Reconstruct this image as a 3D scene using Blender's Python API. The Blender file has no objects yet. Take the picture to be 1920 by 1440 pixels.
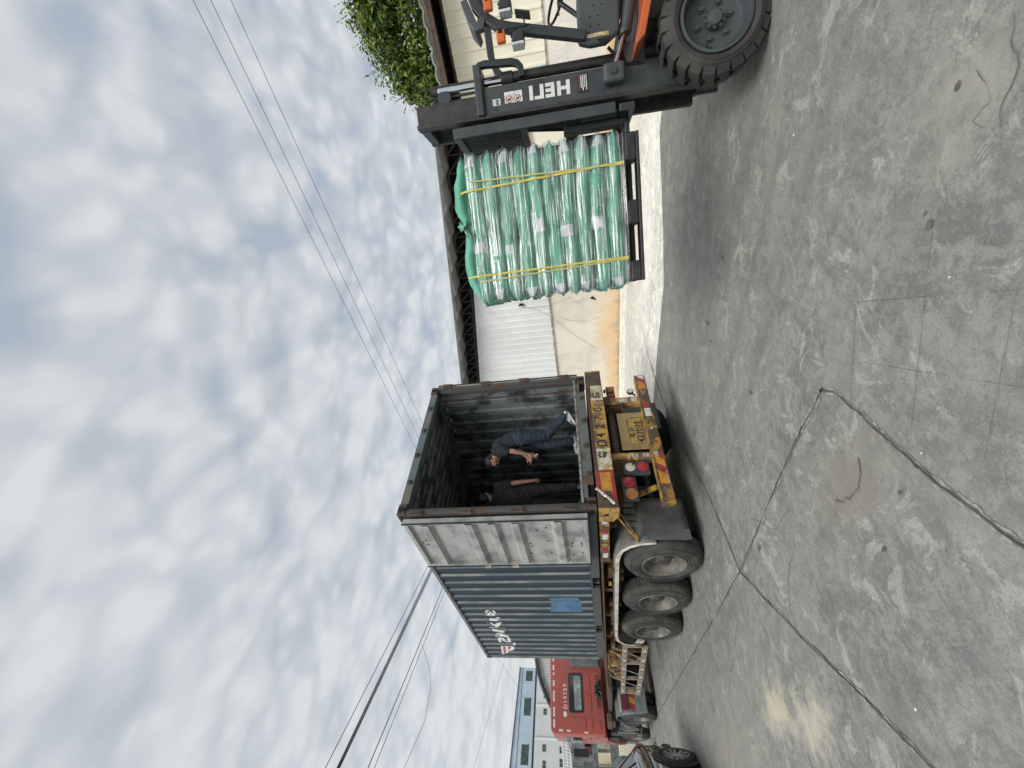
import bpy, bmesh, math, random
from mathutils import Vector, Matrix, noise as mnoise
R = math.radians
sc = bpy.context.scene
COL = sc.collection

# ------------------------------------------------------------------ camera
cd = bpy.data.cameras.new("camera"); cam = bpy.data.objects.new("camera", cd); COL.objects.link(cam)
sc.camera = cam
cd.sensor_fit = 'HORIZONTAL'; cd.sensor_width = 36.0; cd.lens = 14.975
cd.clip_start = 0.05; cd.clip_end = 2000
ax = Vector((0.05643066, 0.15844185, -0.98575441))      # picture right (the phone was held upright: up is to the left)
ad = Vector((-0.67534776, 0.73323521, 0.07919297))      # picture down
af = Vector((0.73533732, 0.66125812, 0.14838030))       # view direction
cam.matrix_world = Matrix(((ax.x, -ad.x, -af.x, -2.850128), (ax.y, -ad.y, -af.y, -4.696729), (ax.z, -ad.z, -af.z, 1.524837), (0, 0, 0, 1)))

# ------------------------------------------------------------------ world, sun, exposure
SUN_EL, SUN_AZ = R(45), R(218)        # azimuth of the sun measured from +X, counter-clockwise
w = bpy.data.worlds.new("World"); sc.world = w; w.use_nodes = True
nt = w.node_tree; N = nt.nodes; L = nt.links; N.clear()
def wn(t, **k):
    n = N.new(t)
    for a, b in k.items(): setattr(n, a, b)
    return n
def wmath(op, a, b=None):
    n = wn('ShaderNodeMath', operation=op)
    for i, v in enumerate((a, b)):
        if v is None: continue
        if isinstance(v, (int, float)): n.inputs[i].default_value = v
        else: L.new(v, n.inputs[i])
    return n.outputs[0]
tc = wn('ShaderNodeTexCoord'); sp = wn('ShaderNodeSeparateXYZ'); L.new(tc.outputs['Generated'], sp.inputs[0])
zc = wmath('ADD', wmath('MAXIMUM', sp.outputs[2], 0.0), 0.16)
px_ = wmath('DIVIDE', sp.outputs[0], zc); py_ = wmath('DIVIDE', sp.outputs[1], zc)
cb = wn('ShaderNodeCombineXYZ'); L.new(px_, cb.inputs[0]); L.new(py_, cb.inputs[1])
mp = wn('ShaderNodeMapping'); mp.inputs['Rotation'].default_value = (0, 0, R(-28)); mp.inputs['Scale'].default_value = (1.0, 1.3, 1.0)
L.new(cb.outputs[0], mp.inputs[0])
def wnoise(scale, detail, rough, dist=0.0, off=(0, 0, 0)):
    m = wn('ShaderNodeMapping'); m.inputs['Location'].default_value = off; L.new(mp.outputs[0], m.inputs[0])
    n = wn('ShaderNodeTexNoise'); n.inputs['Scale'].default_value = scale; n.inputs['Detail'].default_value = detail
    n.inputs['Roughness'].default_value = rough; n.inputs['Distortion'].default_value = dist
    L.new(m.outputs[0], n.inputs['Vector']); return n.outputs['Fac']
n1 = wnoise(4.2, 7, 0.58, 0.05); n2 = wnoise(0.7, 3, 0.5, 0.5, (3.1, 7.7, 0)); n3 = wnoise(9.0, 3, 0.5, 0.0, (9, 2, 0))
wm_ = wn('ShaderNodeTexNoise'); wm_.inputs['Scale'].default_value = 3.0; wm_.inputs['Detail'].default_value = 4; L.new(mp.outputs[0], wm_.inputs['Vector'])
wv_ = wn('ShaderNodeVectorMath', operation='MULTIPLY_ADD'); L.new(wm_.outputs['Color'], wv_.inputs[0]); wv_.inputs[1].default_value = (.22, .22, 0); L.new(mp.outputs[0], wv_.inputs[2])
def lumps(scale, sm=.7):
    v = wn('ShaderNodeTexVoronoi', feature='SMOOTH_F1'); v.inputs['Scale'].default_value = scale; v.inputs['Smoothness'].default_value = sm; L.new(wv_.outputs[0], v.inputs['Vector'])
    return wmath('SUBTRACT', 1.0, v.outputs['Distance'])
dens = wmath('ADD', wmath('ADD', wmath('MULTIPLY', n1, 0.36), wmath('MULTIPLY', n2, 0.16)), wmath('ADD', wmath('MULTIPLY', lumps(6.8, .75), 0.40), wmath('MULTIPLY', lumps(15.0, .75), 0.26)))
# more open and bluer toward +X -Y, whiter toward +Y
side = wmath('MULTIPLY', wmath('SUBTRACT', sp.outputs[1], wmath('MULTIPLY', sp.outputs[0], 0.55)), 0.085)
dens = wmath('ADD', wmath('ADD', dens, side), 0.01)
ramp = wn('ShaderNodeValToRGB'); L.new(dens, ramp.inputs[0])
e = ramp.color_ramp.elements; e[0].position = 0.42; e[0].color = (4.3, 5.0, 5.75, 1); e[1].position = 0.78; e[1].color = (7.5, 7.75, 7.8, 1)
for pos, c in ((0.50, (5.1, 5.65, 6.15, 1)), (0.58, (5.8, 6.2, 6.5, 1)), (0.67, (6.6, 6.95, 7.15, 1))):
    k = e.new(pos); k.color = c
sky = wn('ShaderNodeTexSky', sky_type='NISHITA'); sky.sun_disc = False; sky.sun_elevation = SUN_EL; sky.sun_rotation = R(90) - SUN_AZ
mixs = wn('ShaderNodeMix', data_type='RGBA'); mixs.inputs[0].default_value = 0.86
L.new(sky.outputs[0], mixs.inputs[6]); L.new(ramp.outputs[0], mixs.inputs[7])
# pale, slightly warm veil towards the horizon
hz = wn('ShaderNodeMapRange'); hz.inputs[1].default_value = 0.0; hz.inputs[2].default_value = 0.32; hz.inputs[3].default_value = 0.62; hz.inputs[4].default_value = 0.0
L.new(sp.outputs[2], hz.inputs[0])
mixh = wn('ShaderNodeMix', data_type='RGBA'); L.new(hz.outputs[0], mixh.inputs[0]); L.new(mixs.outputs[2], mixh.inputs[6]); mixh.inputs[7].default_value = (7.0, 7.1, 6.9, 1)
bg = wn('ShaderNodeBackground'); bg.inputs[1].default_value = 0.1
L.new(mixh.outputs[2], bg.inputs[0]); wo = wn('ShaderNodeOutputWorld'); L.new(bg.outputs[0], wo.inputs[0])

sd = bpy.data.lights.new("sun", 'SUN'); sd.energy = 2.3; sd.angle = R(30); sd.color = (1, 0.965, 0.90)
so = bpy.data.objects.new("sun", sd); COL.objects.link(so)
sdir = Vector((math.cos(SUN_EL) * math.cos(SUN_AZ), math.cos(SUN_EL) * math.sin(SUN_AZ), math.sin(SUN_EL)))
so.rotation_euler = sdir.to_track_quat('Z', 'Y').to_euler(); so.location = sdir * 50
sc.view_settings.view_transform = 'Standard'; sc.view_settings.look = 'None'
sc.view_settings.exposure = 0.08; sc.view_settings.gamma = 1.0; sc.view_settings.use_curve_mapping = False

# ------------------------------------------------------------------ materials
MATS = {}
def mat(name, col, col2=None, sc1=4.0, lo=0.45, hi=0.6, rough=0.6, metal=0.0, bump=0.0, bscale=40.0, var=0.12, stretch=(1, 1, 1), col3=None, sc3=12.0, lo3=0.6, hi3=0.68, spec=0.5, coat=0.0, emit=None):
    if name in MATS: return MATS[name]
    m = bpy.data.materials.new(name); m.use_nodes = True; t = m.node_tree; n = t.nodes; l = t.links
    b = n['Principled BSDF']; b.inputs['Roughness'].default_value = rough; b.inputs['Metallic'].default_value = metal
    b.inputs['Specular IOR Level'].default_value = spec; b.inputs['Coat Weight'].default_value = coat
    tcn = n.new('ShaderNodeTexCoord'); mpn = n.new('ShaderNodeMapping'); mpn.inputs['Scale'].default_value = stretch
    l.new(tcn.outputs['Object'], mpn.inputs[0])
    def nz(s, d=6, r=0.6):
        q = n.new('ShaderNodeTexNoise'); q.inputs['Scale'].default_value = s; q.inputs['Detail'].default_value = d; q.inputs['Roughness'].default_value = r
        l.new(mpn.outputs[0], q.inputs['Vector']); return q.outputs['Fac']
    def mr(src, a, b_, c=0.0, d=1.0):
        q = n.new('ShaderNodeMapRange'); q.inputs[1].default_value = a; q.inputs[2].default_value = b_; q.inputs[3].default_value = c; q.inputs[4].default_value = d
        l.new(src, q.inputs[0]); return q.outputs[0]
    def mx(f, a, b_, mode='MIX'):
        q = n.new('ShaderNodeMix'); q.data_type = 'RGBA'; q.blend_type = mode
        for i, v in ((0, f), (6, a), (7, b_)):
            if isinstance(v, (int, float)): q.inputs[i].default_value = v
            elif isinstance(v, tuple): q.inputs[i].default_value = (*v, 1) if len(v) == 3 else v
            else: l.new(v, q.inputs[i])
        return q.outputs[2]
    big = nz(sc1 * 0.35, 4)
    g = n.new('ShaderNodeCombineColor'); v = mr(big, 0.3, 0.7, 1 - var, 1 + var)
    for i in range(3): l.new(v, g.inputs[i])
    out = mx(1.0, tuple(col), g.outputs[0], 'MULTIPLY')
    if col2 is not None: out = mx(mr(nz(sc1), lo, hi), out, tuple(col2))
    if col3 is not None: out = mx(mr(nz(sc3, 8, 0.7), lo3, hi3), out, tuple(col3))
    l.new(out, b.inputs['Base Color'])
    if rough < 0.95: l.new(mr(nz(sc1 * 2.0), 0.3, 0.7, max(0.02, rough - 0.08), min(1, rough + 0.1)), b.inputs['Roughness'])
    if bump:
        q = n.new('ShaderNodeBump'); q.inputs['Strength'].default_value = bump; q.inputs['Distance'].default_value = 0.01
        l.new(nz(bscale, 5), q.inputs['Height']); l.new(q.outputs[0], b.inputs['Normal'])
    if emit: b.inputs['Emission Color'].default_value = (*emit[:3], 1); b.inputs['Emission Strength'].default_value = emit[3]
    m['_'] = 1; MATS[name] = m; return m

# ------------------------------------------------------------------ geometry helpers
WM = {}
class MB:
    def __init__(s): s.v = []; s.f = []; s.mi = []; s.m = 0
    def add(s, vs, fs):
        o = len(s.v); s.v += [Vector(q) for q in vs]; s.f += [tuple(i + o for i in f) for f in fs]; s.mi += [s.m] * len(fs); return s
    def bx(s, x0, x1, y0, y1, z0, z1, M=None):
        vs = [Vector((x, y, z)) for x in (x0, x1) for y in (y0, y1) for z in (z0, z1)]
        if M: vs = [M @ q for q in vs]
        return s.add(vs, [(0, 1, 3, 2), (4, 6, 7, 5), (0, 4, 5, 1), (2, 3, 7, 6), (0, 2, 6, 4), (1, 5, 7, 3)])
    def bar(s, p0, p1, wd, ht, up=(0, 0, 1)):
        p0 = Vector(p0); p1 = Vector(p1); d = p1 - p0; ln = d.length; d.normalize(); up = Vector(up)
        a = d.cross(up)
        if a.length < 1e-4: a = d.cross(Vector((1, 0, 0)))
        a.normalize(); u = a.cross(d)
        M = Matrix(((d.x, a.x, u.x, p0.x), (d.y, a.y, u.y, p0.y), (d.z, a.z, u.z, p0.z), (0, 0, 0, 1)))
        return s.bx(0, ln, -wd / 2, wd / 2, -ht / 2, ht / 2, M)
    def cyl(s, p0, p1, r, n=16, r1=None, cap=True):
        p0 = Vector(p0); p1 = Vector(p1); d = (p1 - p0).normalized(); r1 = r if r1 is None else r1
        a = d.orthogonal().normalized(); b = d.cross(a)
        vs = [p0 + (a * math.cos(t) + b * math.sin(t)) * r for t in [2 * math.pi * i / n for i in range(n)]] + \
             [p1 + (a * math.cos(t) + b * math.sin(t)) * r1 for t in [2 * math.pi * i / n for i in range(n)]]
        fs = [(i, (i + 1) % n, n + (i + 1) % n, n + i) for i in range(n)]
        if cap: fs += [tuple(range(n))[::-1], tuple(range(n, 2 * n))]
        return s.add(vs, fs)
    def tube(s, pts, r, n=8, closed=False, rs=None, sq=None):
        pts = [Vector(p) for p in pts]; m = len(pts); prev = None; vs = []; fs = []
        for i, p in enumerate(pts):
            if closed: d = pts[(i + 1) % m] - pts[i - 1]
            else: d = pts[min(i + 1, m - 1)] - pts[max(i - 1, 0)]
            d.normalize()
            if prev is None: a = d.orthogonal().normalized() if not sq else (Vector(sq) - d * d.dot(Vector(sq))).normalized()
            else: a = (prev - d * prev.dot(d)).normalized()
            prev = a; b = d.cross(a); rr = rs[i] if rs else r
            for k in range(n):
                t = 2 * math.pi * (k + (0.5 if sq else 0)) / n; vs.append(p + (a * math.cos(t) + b * math.sin(t)) * rr)
        q = m if closed else m - 1
        for i in range(q):
            for k in range(n):
                j = (i + 1) % m; fs.append((i * n + k, i * n + (k + 1) % n, j * n + (k + 1) % n, j * n + k))
        if not closed: fs += [tuple(range(n))[::-1], tuple(range((m - 1) * n, m * n))]
        return s.add(vs, fs)
    def lathe(s, prof, o, axis, n=48, closed=False):
        o = Vector(o); d = Vector(axis).normalized(); a = d.orthogonal().normalized(); b = d.cross(a); m = len(prof)
        vs = [o + d * h + (a * math.cos(t) + b * math.sin(t)) * r for (r, h) in prof for t in [2 * math.pi * i / n for i in range(n)]]
        fs = [(i * n + k, i * n + (k + 1) % n, ((i + 1) % m) * n + (k + 1) % n, ((i + 1) % m) * n + k) for i in range(m if closed else m - 1) for k in range(n)]
        return s.add(vs, fs)
    def prism(s, poly, M, h0, h1):      # poly in the local xy plane of M, extruded along its z
        n = len(poly); vs = [M @ Vector((x, y, h0)) for x, y in poly] + [M @ Vector((x, y, h1)) for x, y in poly]
        return s.add(vs, [tuple(range(n))[::-1], tuple(range(n, 2 * n))] + [(i, (i + 1) % n, n + (i + 1) % n, n + i) for i in range(n)])
    def grid(s, rows):
        nr = len(rows); nc = len(rows[0])
        return s.add([p for r_ in rows for p in r_], [(i * nc + j, i * nc + j + 1, (i + 1) * nc + j + 1, (i + 1) * nc + j) for i in range(nr - 1) for j in range(nc - 1)])
    def ball(s, c, r, n=12, sx=1, sy=1, sz=1):
        c = Vector(c); vs = []; m = n // 2
        for i in range(m + 1):
            t = math.pi * i / m
            for k in range(n):
                u = 2 * math.pi * k / n; vs.append(c + Vector((r * sx * math.sin(t) * math.cos(u), r * sy * math.sin(t) * math.sin(u), r * sz * math.cos(t))))
        return s.add(vs, [(i * n + k, i * n + (k + 1) % n, (i + 1) * n + (k + 1) % n, (i + 1) * n + k) for i in range(m) for k in range(n)])
    def each(s, name, m, parent=None, **k):          # every loose piece becomes a part of its own
        par = list(range(len(s.v)))
        def fd(a):
            while par[a] != a: par[a] = par[par[a]]; a = par[a]
            return a
        for f in s.f:
            for q in f[1:]: par[fd(q)] = fd(f[0])
        grp = {}
        for f in s.f: grp.setdefault(fd(f[0]), []).append(f)
        first = None
        for fs in grp.values():
            ids = sorted({i for f in fs for i in f}); mp_ = {i: j for j, i in enumerate(ids)}; q = MB(); q.v = [s.v[i] for i in ids]; q.f = [tuple(mp_[i] for i in f) for f in fs]; q.mi = [0] * len(fs)
            o = q.build(name, m, parent, **k); first = first or o
        return first
    def build(s, name, m, parent=None, world=True, smooth=False, bevel=0.0, segs=2, weld=False, fixn=True):
        me = bpy.data.meshes.new(name); me.from_pydata([tuple(v) for v in s.v], [], s.f); me.update()
        ms = m if isinstance(m, (list, tuple)) else [m]
        for q in ms: me.materials.append(q)
        if len(ms) > 1: me.polygons.foreach_set('material_index', s.mi)
        if fixn or weld:
            bm = bmesh.new(); bm.from_mesh(me)
            if weld: bmesh.ops.remove_doubles(bm, verts=bm.verts, dist=1e-4)
            if fixn: bmesh.ops.recalc_face_normals(bm, faces=bm.faces)
            bm.to_mesh(me); bm.free()
        return link(name, me, parent, world, smooth, bevel, segs)
def link(name, me, parent=None, world=True, smooth=False, bevel=0.0, segs=2):
    pm = WM.get(parent.name, Matrix()) if parent else Matrix()
    if world and parent: me.transform(pm.inverted())
    o = bpy.data.objects.new(name, me); COL.objects.link(o)
    if parent: o.parent = parent
    WM[o.name] = pm.copy()
    if smooth:
        for p in me.polygons: p.use_smooth = True
        if smooth == 'auto':
            try: me.set_sharp_from_angle(angle=R(38))
            except Exception: pass
    if bevel:
        b = o.modifiers.new('bevel', 'BEVEL'); b.width = bevel; b.segments = segs; b.limit_method = 'ANGLE'; b.angle_limit = R(40); b.harden_normals = False
    return o
def tag(o, label=None, cat=None, group=None, kind=None):
    if label: o['label'] = label
    if cat: o['category'] = cat
    if group: o['group'] = group
    if kind: o['kind'] = kind
    return o
def thing(name, label, cat, loc=(0, 0, 0), M=None, group=None):
    o = bpy.data.objects.new(name, None); COL.objects.link(o); o.empty_display_size = 0.2
    mw = M if M is not None else Matrix.Translation(Vector(loc)); o.matrix_world = mw; WM[o.name] = mw.copy()
    return tag(o, label, cat, group)
def copy_tree(o, parent=None, M=None):
    c = o.copy(); COL.objects.link(c); c.parent = parent
    if M is not None: c.matrix_world = M; WM[c.name] = M.copy()
    elif parent: c.matrix_parent_inverse = o.matrix_parent_inverse.copy(); WM[c.name] = WM[parent.name].copy()
    for ch in [q for q in COL.objects if q.parent == o]: copy_tree(ch, c)
    return c
def text(name, body, size, M, m, parent=None, extrude=0.0015, world=True, shear=0.0, align='LEFT', bold=0.0, sx=1.0, spacing=1.0):
    cu = bpy.data.curves.new(name, 'FONT'); cu.body = body; cu.size = size; cu.extrude = extrude; cu.shear = shear; cu.align_x = align; cu.offset = bold; cu.space_character = spacing
    to = bpy.data.objects.new('tmp', cu); COL.objects.link(to)
    dg = bpy.context.evaluated_depsgraph_get(); me = bpy.data.meshes.new_from_object(to.evaluated_get(dg)); bpy.data.objects.remove(to)
    me.name = name; me.transform(Matrix.Diagonal((sx, 1, 1, 1))); me.transform(M); me.materials.clear(); me.materials.append(m)
    return link(name, me, parent, world)
def frame(o, x, y, z=None):
    x = Vector(x).normalized(); y = Vector(y).normalized(); z = x.cross(y) if z is None else Vector(z); o = Vector(o)
    return Matrix(((x.x, y.x, z.x, o.x), (x.y, y.y, z.y, o.y), (x.z, y.z, z.z, o.z), (0, 0, 0, 1)))
def evalmesh(o):
    dg = bpy.context.evaluated_depsgraph_get(); return bpy.data.meshes.new_from_object(o.evaluated_get(dg))
rnd = random.Random(7)
# ------------------------------------------------------------------ ground
def ground_mat(name, base, patches, light=0.0):
    m = bpy.data.materials.new(name); m.use_nodes = True; t = m.node_tree; n = t.nodes; l = t.links; b = n['Principled BSDF']
    geo = n.new('ShaderNodeNewGeometry')
    def nz(s, d=6, r=0.6, dist=0.0, st=(1, 1, 1)):
        mp_ = n.new('ShaderNodeMapping'); mp_.inputs['Scale'].default_value = st; l.new(geo.outputs['Position'], mp_.inputs[0])
        q = n.new('ShaderNodeTexNoise'); q.inputs['Scale'].default_value = s; q.inputs['Detail'].default_value = d; q.inputs['Roughness'].default_value = r; q.inputs['Distortion'].default_value = dist
        l.new(mp_.outputs[0], q.inputs['Vector']); return q.outputs['Fac']
    def mr(src, a, b_, c=0.0, d=1.0):
        q = n.new('ShaderNodeMapRange'); q.inputs[1].default_value = a; q.inputs[2].default_value = b_; q.inputs[3].default_value = c; q.inputs[4].default_value = d
        l.new(src, q.inputs[0]); return q.outputs[0]
    def mth(op, a, b_):
        q = n.new('ShaderNodeMath'); q.operation = op
        for i, v in enumerate((a, b_)):
            if isinstance(v, (int, float)): q.inputs[i].default_value = v
            else: l.new(v, q.inputs[i])
        return q.outputs[0]
    def mx(f, a, b_, mode='MIX'):
        q = n.new('ShaderNodeMix'); q.data_type = 'RGBA'; q.blend_type = mode
        for i, v in ((0, f), (6, a), (7, b_)):
            if isinstance(v, (int, float)): q.inputs[i].default_value = v
            elif isinstance(v, tuple): q.inputs[i].default_value = (*v, 1)
            else: l.new(v, q.inputs[i])
        return q.outputs[2]
    def k(c, f): return tuple(x * f for x in c)
    out = mx(mr(nz(0.55, 6, 0.6, 0.3), 0.40, 0.60), k(base, 0.80), k(base, 1.14))
    out = mx(mr(nz(2.3, 9, 0.7, 0.5), 0.44, 0.58, 0, .85), out, (base[0] * 1.26, base[1] * 1.24, base[2] * 1.17))
    out = mx(mr(nz(7.0, 10, 0.8, 0.3), 0.48, 0.55, 0, 0.7), out, (base[0] * 1.55, base[1] * 1.52, base[2] * 1.40))
    out = mx(mr(nz(5.0, 10, 0.8, 0.5, (1, 1, 1)), 0.53, 0.62, 0, 0.55), out, (base[0] * .70, base[1] * .68, base[2] * .68))
    out = mx(mr(nz(22, 10, 0.82), 0.51, 0.58, 0, 0.42), out, (base[0] * 1.65, base[1] * 1.62, base[2] * 1.5))
    out = mx(mr(nz(3.1, 10, 0.76, 0.8), 0.555, 0.59, 0, 0.8), out, (base[0] * 2.0, base[1] * 1.96, base[2] * 1.8))
    out = mx(mr(nz(1.5, 9, 0.74, 0.6), 0.55, 0.66, 0, 0.5), out, (base[0] * .66, base[1] * .63, base[2] * .64))
    out = mx(mr(nz(15, 10, 0.8), 0.54, 0.60, 0, 0.42), out, (base[0] * .55, base[1] * .56, base[2] * .56))
    out = mx(mr(nz(1.0, 6, 0.6, 0.2, (2.6, .16, 1)), 0.50, 0.66, 0, 0.42), out, k(base, 0.66))
    out = mx(mr(nz(1.0, 6, 0.65, 0.2, (.22, 2.0, 1)), 0.54, 0.68, 0, 0.35), out, k(base, 1.45))
    out = mx(mr(nz(70, 4, 0.75), 0.45, 0.65, 0, 0.4), out, k(base, 0.66))
    out = mx(mr(nz(200, 2, 0.6), 0.61, 0.68, 0, 0.5), out, k(base, 1.7))
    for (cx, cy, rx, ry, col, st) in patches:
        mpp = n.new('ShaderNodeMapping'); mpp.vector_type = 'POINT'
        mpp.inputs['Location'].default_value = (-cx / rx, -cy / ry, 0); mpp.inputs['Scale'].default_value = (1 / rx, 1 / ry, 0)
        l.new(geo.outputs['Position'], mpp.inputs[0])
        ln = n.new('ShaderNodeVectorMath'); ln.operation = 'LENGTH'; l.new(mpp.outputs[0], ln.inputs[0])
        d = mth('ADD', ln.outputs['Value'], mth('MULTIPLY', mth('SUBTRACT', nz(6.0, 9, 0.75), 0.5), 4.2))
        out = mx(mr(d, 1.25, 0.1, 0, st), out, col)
    l.new(out, b.inputs['Base Color']); l.new(mr(nz(4, 5), 0.35, 0.65, 0.50, 0.78), b.inputs['Roughness'])
    bp = n.new('ShaderNodeBump'); bp.inputs['Strength'].default_value = 0.55; bp.inputs['Distance'].default_value = 0.012
    hsum = mth('ADD', mth('MULTIPLY', nz(9, 8, 0.7), 1.0), mth('MULTIPLY', nz(90, 4, 0.6), 0.25))
    l.new(hsum, bp.inputs['Height']); l.new(bp.outputs[0], b.inputs['Normal'])
    return m
GB = (0.222, 0.224, 0.213)
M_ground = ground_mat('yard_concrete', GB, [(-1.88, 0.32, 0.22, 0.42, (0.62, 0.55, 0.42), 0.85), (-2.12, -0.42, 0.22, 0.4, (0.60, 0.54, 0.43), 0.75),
    (-1.30, -2.3, 0.20, 0.45, (0.27, 0.24, 0.19), 0.85), (-0.85, -4.15, 0.22, 0.3, (0.38, 0.36, 0.31), 0.7), (1.9, -1.2, 1.1, 2.2, (0.17, 0.17, 0.17), 0.45), (-1.9, 2.5, 0.5, 1.6, (0.36, 0.34, 0.29), 0.6)])  # wide grey patch: tyre marks plus soft cast shadow painted into the concrete
M_apron = ground_mat('apron_concrete', (0.74, 0.725, 0.68), [(6.6, 0.5, 0.9, 5, (0.46, 0.42, 0.34), 0.5)])
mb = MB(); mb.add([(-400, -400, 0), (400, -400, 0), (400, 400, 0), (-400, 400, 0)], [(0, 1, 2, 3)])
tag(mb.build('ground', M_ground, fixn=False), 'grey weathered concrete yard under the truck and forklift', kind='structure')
mb = MB(); edge = [(4.6, -14), (4.25, -4.4), (4.45, -2.9), (3.75, -1.7), (3.42, -0.9), (3.48, 0.5), (3.42, 2.0), (3.5, 6), (3.7, 26)]
vs = [(x, y, 0.004) for x, y in edge] + [(8.66, y, 0.004) for x, y in reversed(edge)]; mb.add(vs, [tuple(range(len(vs)))])
tag(mb.build('pavement', M_apron, fixn=False), 'pale bleached concrete strip along the warehouse wall', kind='structure')
M_crack = mat('crack_dirt', (0.055, 0.053, 0.050), (0.12, 0.115, 0.105), sc1=9, rough=0.95, bump=0.6)
M_crack2 = mat('hairline_dirt', (0.14, 0.14, 0.135), (0.20, 0.20, 0.195), sc1=9, rough=0.95)
M_halo = mat('chipped_edge', (0.34, 0.34, 0.315), (0.23, 0.23, 0.215), sc1=24, lo=.46, hi=.54, rough=0.95, bump=0.5)
M_mid = mat('joint_grime', (0.135, 0.135, 0.128), (0.20, 0.20, 0.19), sc1=18, rough=0.95, bump=0.5)
def crack(name, pts, wd, seed, m=None, jag=0.012, z=0.004, gapy=0.0, label=None, rich=False):
    step = 0.012 if rich else 0.03; dense = []; tot = 0
    for (a, b) in zip(pts[:-1], pts[1:]):
        a = Vector((*a, 0)); b = Vector((*b, 0)); k = max(2, int((b - a).length / (step if max(a.y, b.y) < 3 else .08)))
        for i in range(k): dense.append(a.lerp(b, i / k))
    dense.append(Vector((*pts[-1], 0))); lay = []
    s_ = 0; arc = [0]
    for p, q in zip(dense[:-1], dense[1:]): s_ += (q - p).length; arc.append(s_)
    specs = [(wd * 3.4, M_halo, z, 2.2, .25, 11), (wd * 1.5, M_mid, z + .002, 1.0, .55, 12), (wd * .55, m or M_crack, z + .004, .8, .35, 13)] if rich else [(wd, m or M_crack, z + .001, .6, .9, 14)]
    root = None
    for (wv0, mm, zz, jg, thr, sd_) in specs:
        r0, r1 = [], []
        for i, p in enumerate(dense):
            d = (dense[min(i + 1, len(dense) - 1)] - dense[max(i - 1, 0)]).normalized(); q = Vector((-d.y, d.x, 0)); t = arc[i]
            off = (mnoise.noise(Vector((t * 3.1, seed, 0))) + 0.5 * mnoise.noise(Vector((t * 11, seed + 5, 0))) + .3 * mnoise.noise(Vector((t * 31, seed + 7, 0)))) * jag
            wn_ = .5 + mnoise.noise(Vector((t * 2.3, seed + sd_, 3))) * 1.3 + .55 * mnoise.noise(Vector((t * 13, seed + sd_, 6))) + .35 * mnoise.noise(Vector((t * 45, seed + sd_, 9)))
            wn_ = max(.04 if rich and mm is M_halo else .12, wn_ + (.25 if mm is not M_halo else -.05)); sk = .5 + .5 * mnoise.noise(Vector((t * 7, seed + sd_ + 3, 1)))
            if i in (0, len(dense) - 1): wn_ = .02
            c = p + q * off; r0.append((*(c + q * wv0 * wn_ * (sk + .3)).xy, zz)); r1.append((*(c - q * wv0 * wn_ * (1.3 - sk)).xy, zz))
        mb = MB(); mb.grid([r0, r1]); o = mb.build(name if root is None else 'joint_dirt', mm, root, fixn=False)
        if root is None: root = o
    return tag(root, label or 'dark dirt filled joint in the yard concrete', kind='structure')
crack('path_joint', [(-0.795, -2.61), (-0.79, -2.58), (-0.76, -1.8), (-0.77, -0.9), (-0.78, 0.03), (-0.70, 1.5), (-0.52, 4.2), (-0.22, 8.75), (0.2, 16)], 0.011, 1, rich=True)
crack('path_joint', [(4.4, 1.15), (3.29, 1.12), (2.0, 0.90), (1.0, 0.55), (0.247, 0.223), (-0.78, 0.03), (-1.2, -0.38), (-1.634, -0.816), (-2.0, -1.22), (-2.48, -1.711), (-3.3, -2.5)], 0.012, 2, rich=True)
crack('path_joint', [(-0.775, -2.57), (-0.79, -2.58), (-0.889, -2.66), (-1.15, -2.74), (-1.447, -2.80), (-1.75, -2.88), (-1.987, -2.969), (-2.6, -3.2)], 0.013, 3, jag=0.018, rich=True)
def gpx(*a): return a
crack('path_crack', [(-0.62, -0.75), (-0.95, -1.15), (-1.0, -1.55), (-1.18, -1.35), (-1.32, -1.0), (-1.48, -0.75)], 0.0022, 4, M_crack2, 0.03)
crack('path_crack', [(-1.05, 0.6), (-1.3, 1.5), (-1.55, 2.1)], 0.003, 6, M_crack2, 0.03)
# scored lines in the bottom right part of the slab
for i, (a, b) in enumerate([((-0.55, -3.55), (-1.15, -2.55)), ((-0.98, -3.75), (-1.45, -2.9)), ((-1.35, -3.9), (-1.75, -3.1)), ((-0.95, -2.95), (-1.95, -3.62)), ((-0.75, -3.2), (-1.75, -3.9)), ((-0.2, -3.2), (-0.7, -2.75))]):
    crack('path_score', [a, b], 0.0016, 20 + i, M_crack2, 0.006, label='thin scored line in the concrete')
crack('path_crack', [(-0.84, -4.25), (-0.93, -4.22), (-0.99, -4.17), (-0.95, -4.10), (-1.02, -4.08)], 0.0035, 31, M_mid, 0.03)
crack('path_crack', [(-0.88, -4.42), (-0.93, -4.33), (-1.0, -4.27), (-1.03, -4.15), (-1.08, -4.10)], 0.003, 32, M_mid, 0.03)
crack('path_crack', [(-1.27, -2.52), (-1.36, -2.42), (-1.37, -2.3), (-1.33, -2.18), (-1.27, -2.12)], 0.005, 33, M_mid, 0.05, rich=True)
M_oil = mat('oil_stain', (0.115, 0.105, 0.092), (0.16, 0.15, 0.132), sc1=20, rough=0.5)
M_litter = mat('paper_scrap', (0.75, 0.75, 0.73), rough=0.7)
def blot(x, y, rx, ry, seed, m=M_oil, name='path_stain', z=0.0085):
    pts = []
    for i in range(22):
        t = 2 * math.pi * i / 22; k = 1 + 0.45 * mnoise.noise(Vector((math.cos(t) * 1.3, math.sin(t) * 1.3, seed * 3.1)))
        pts.append((x + rx * k * math.cos(t), y + ry * k * math.sin(t), z))
    mb = MB(); mb.add(pts, [tuple(range(22))]); tag(mb.build(name, m, fixn=False), 'small dark oily stain on the concrete', kind='structure')
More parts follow.
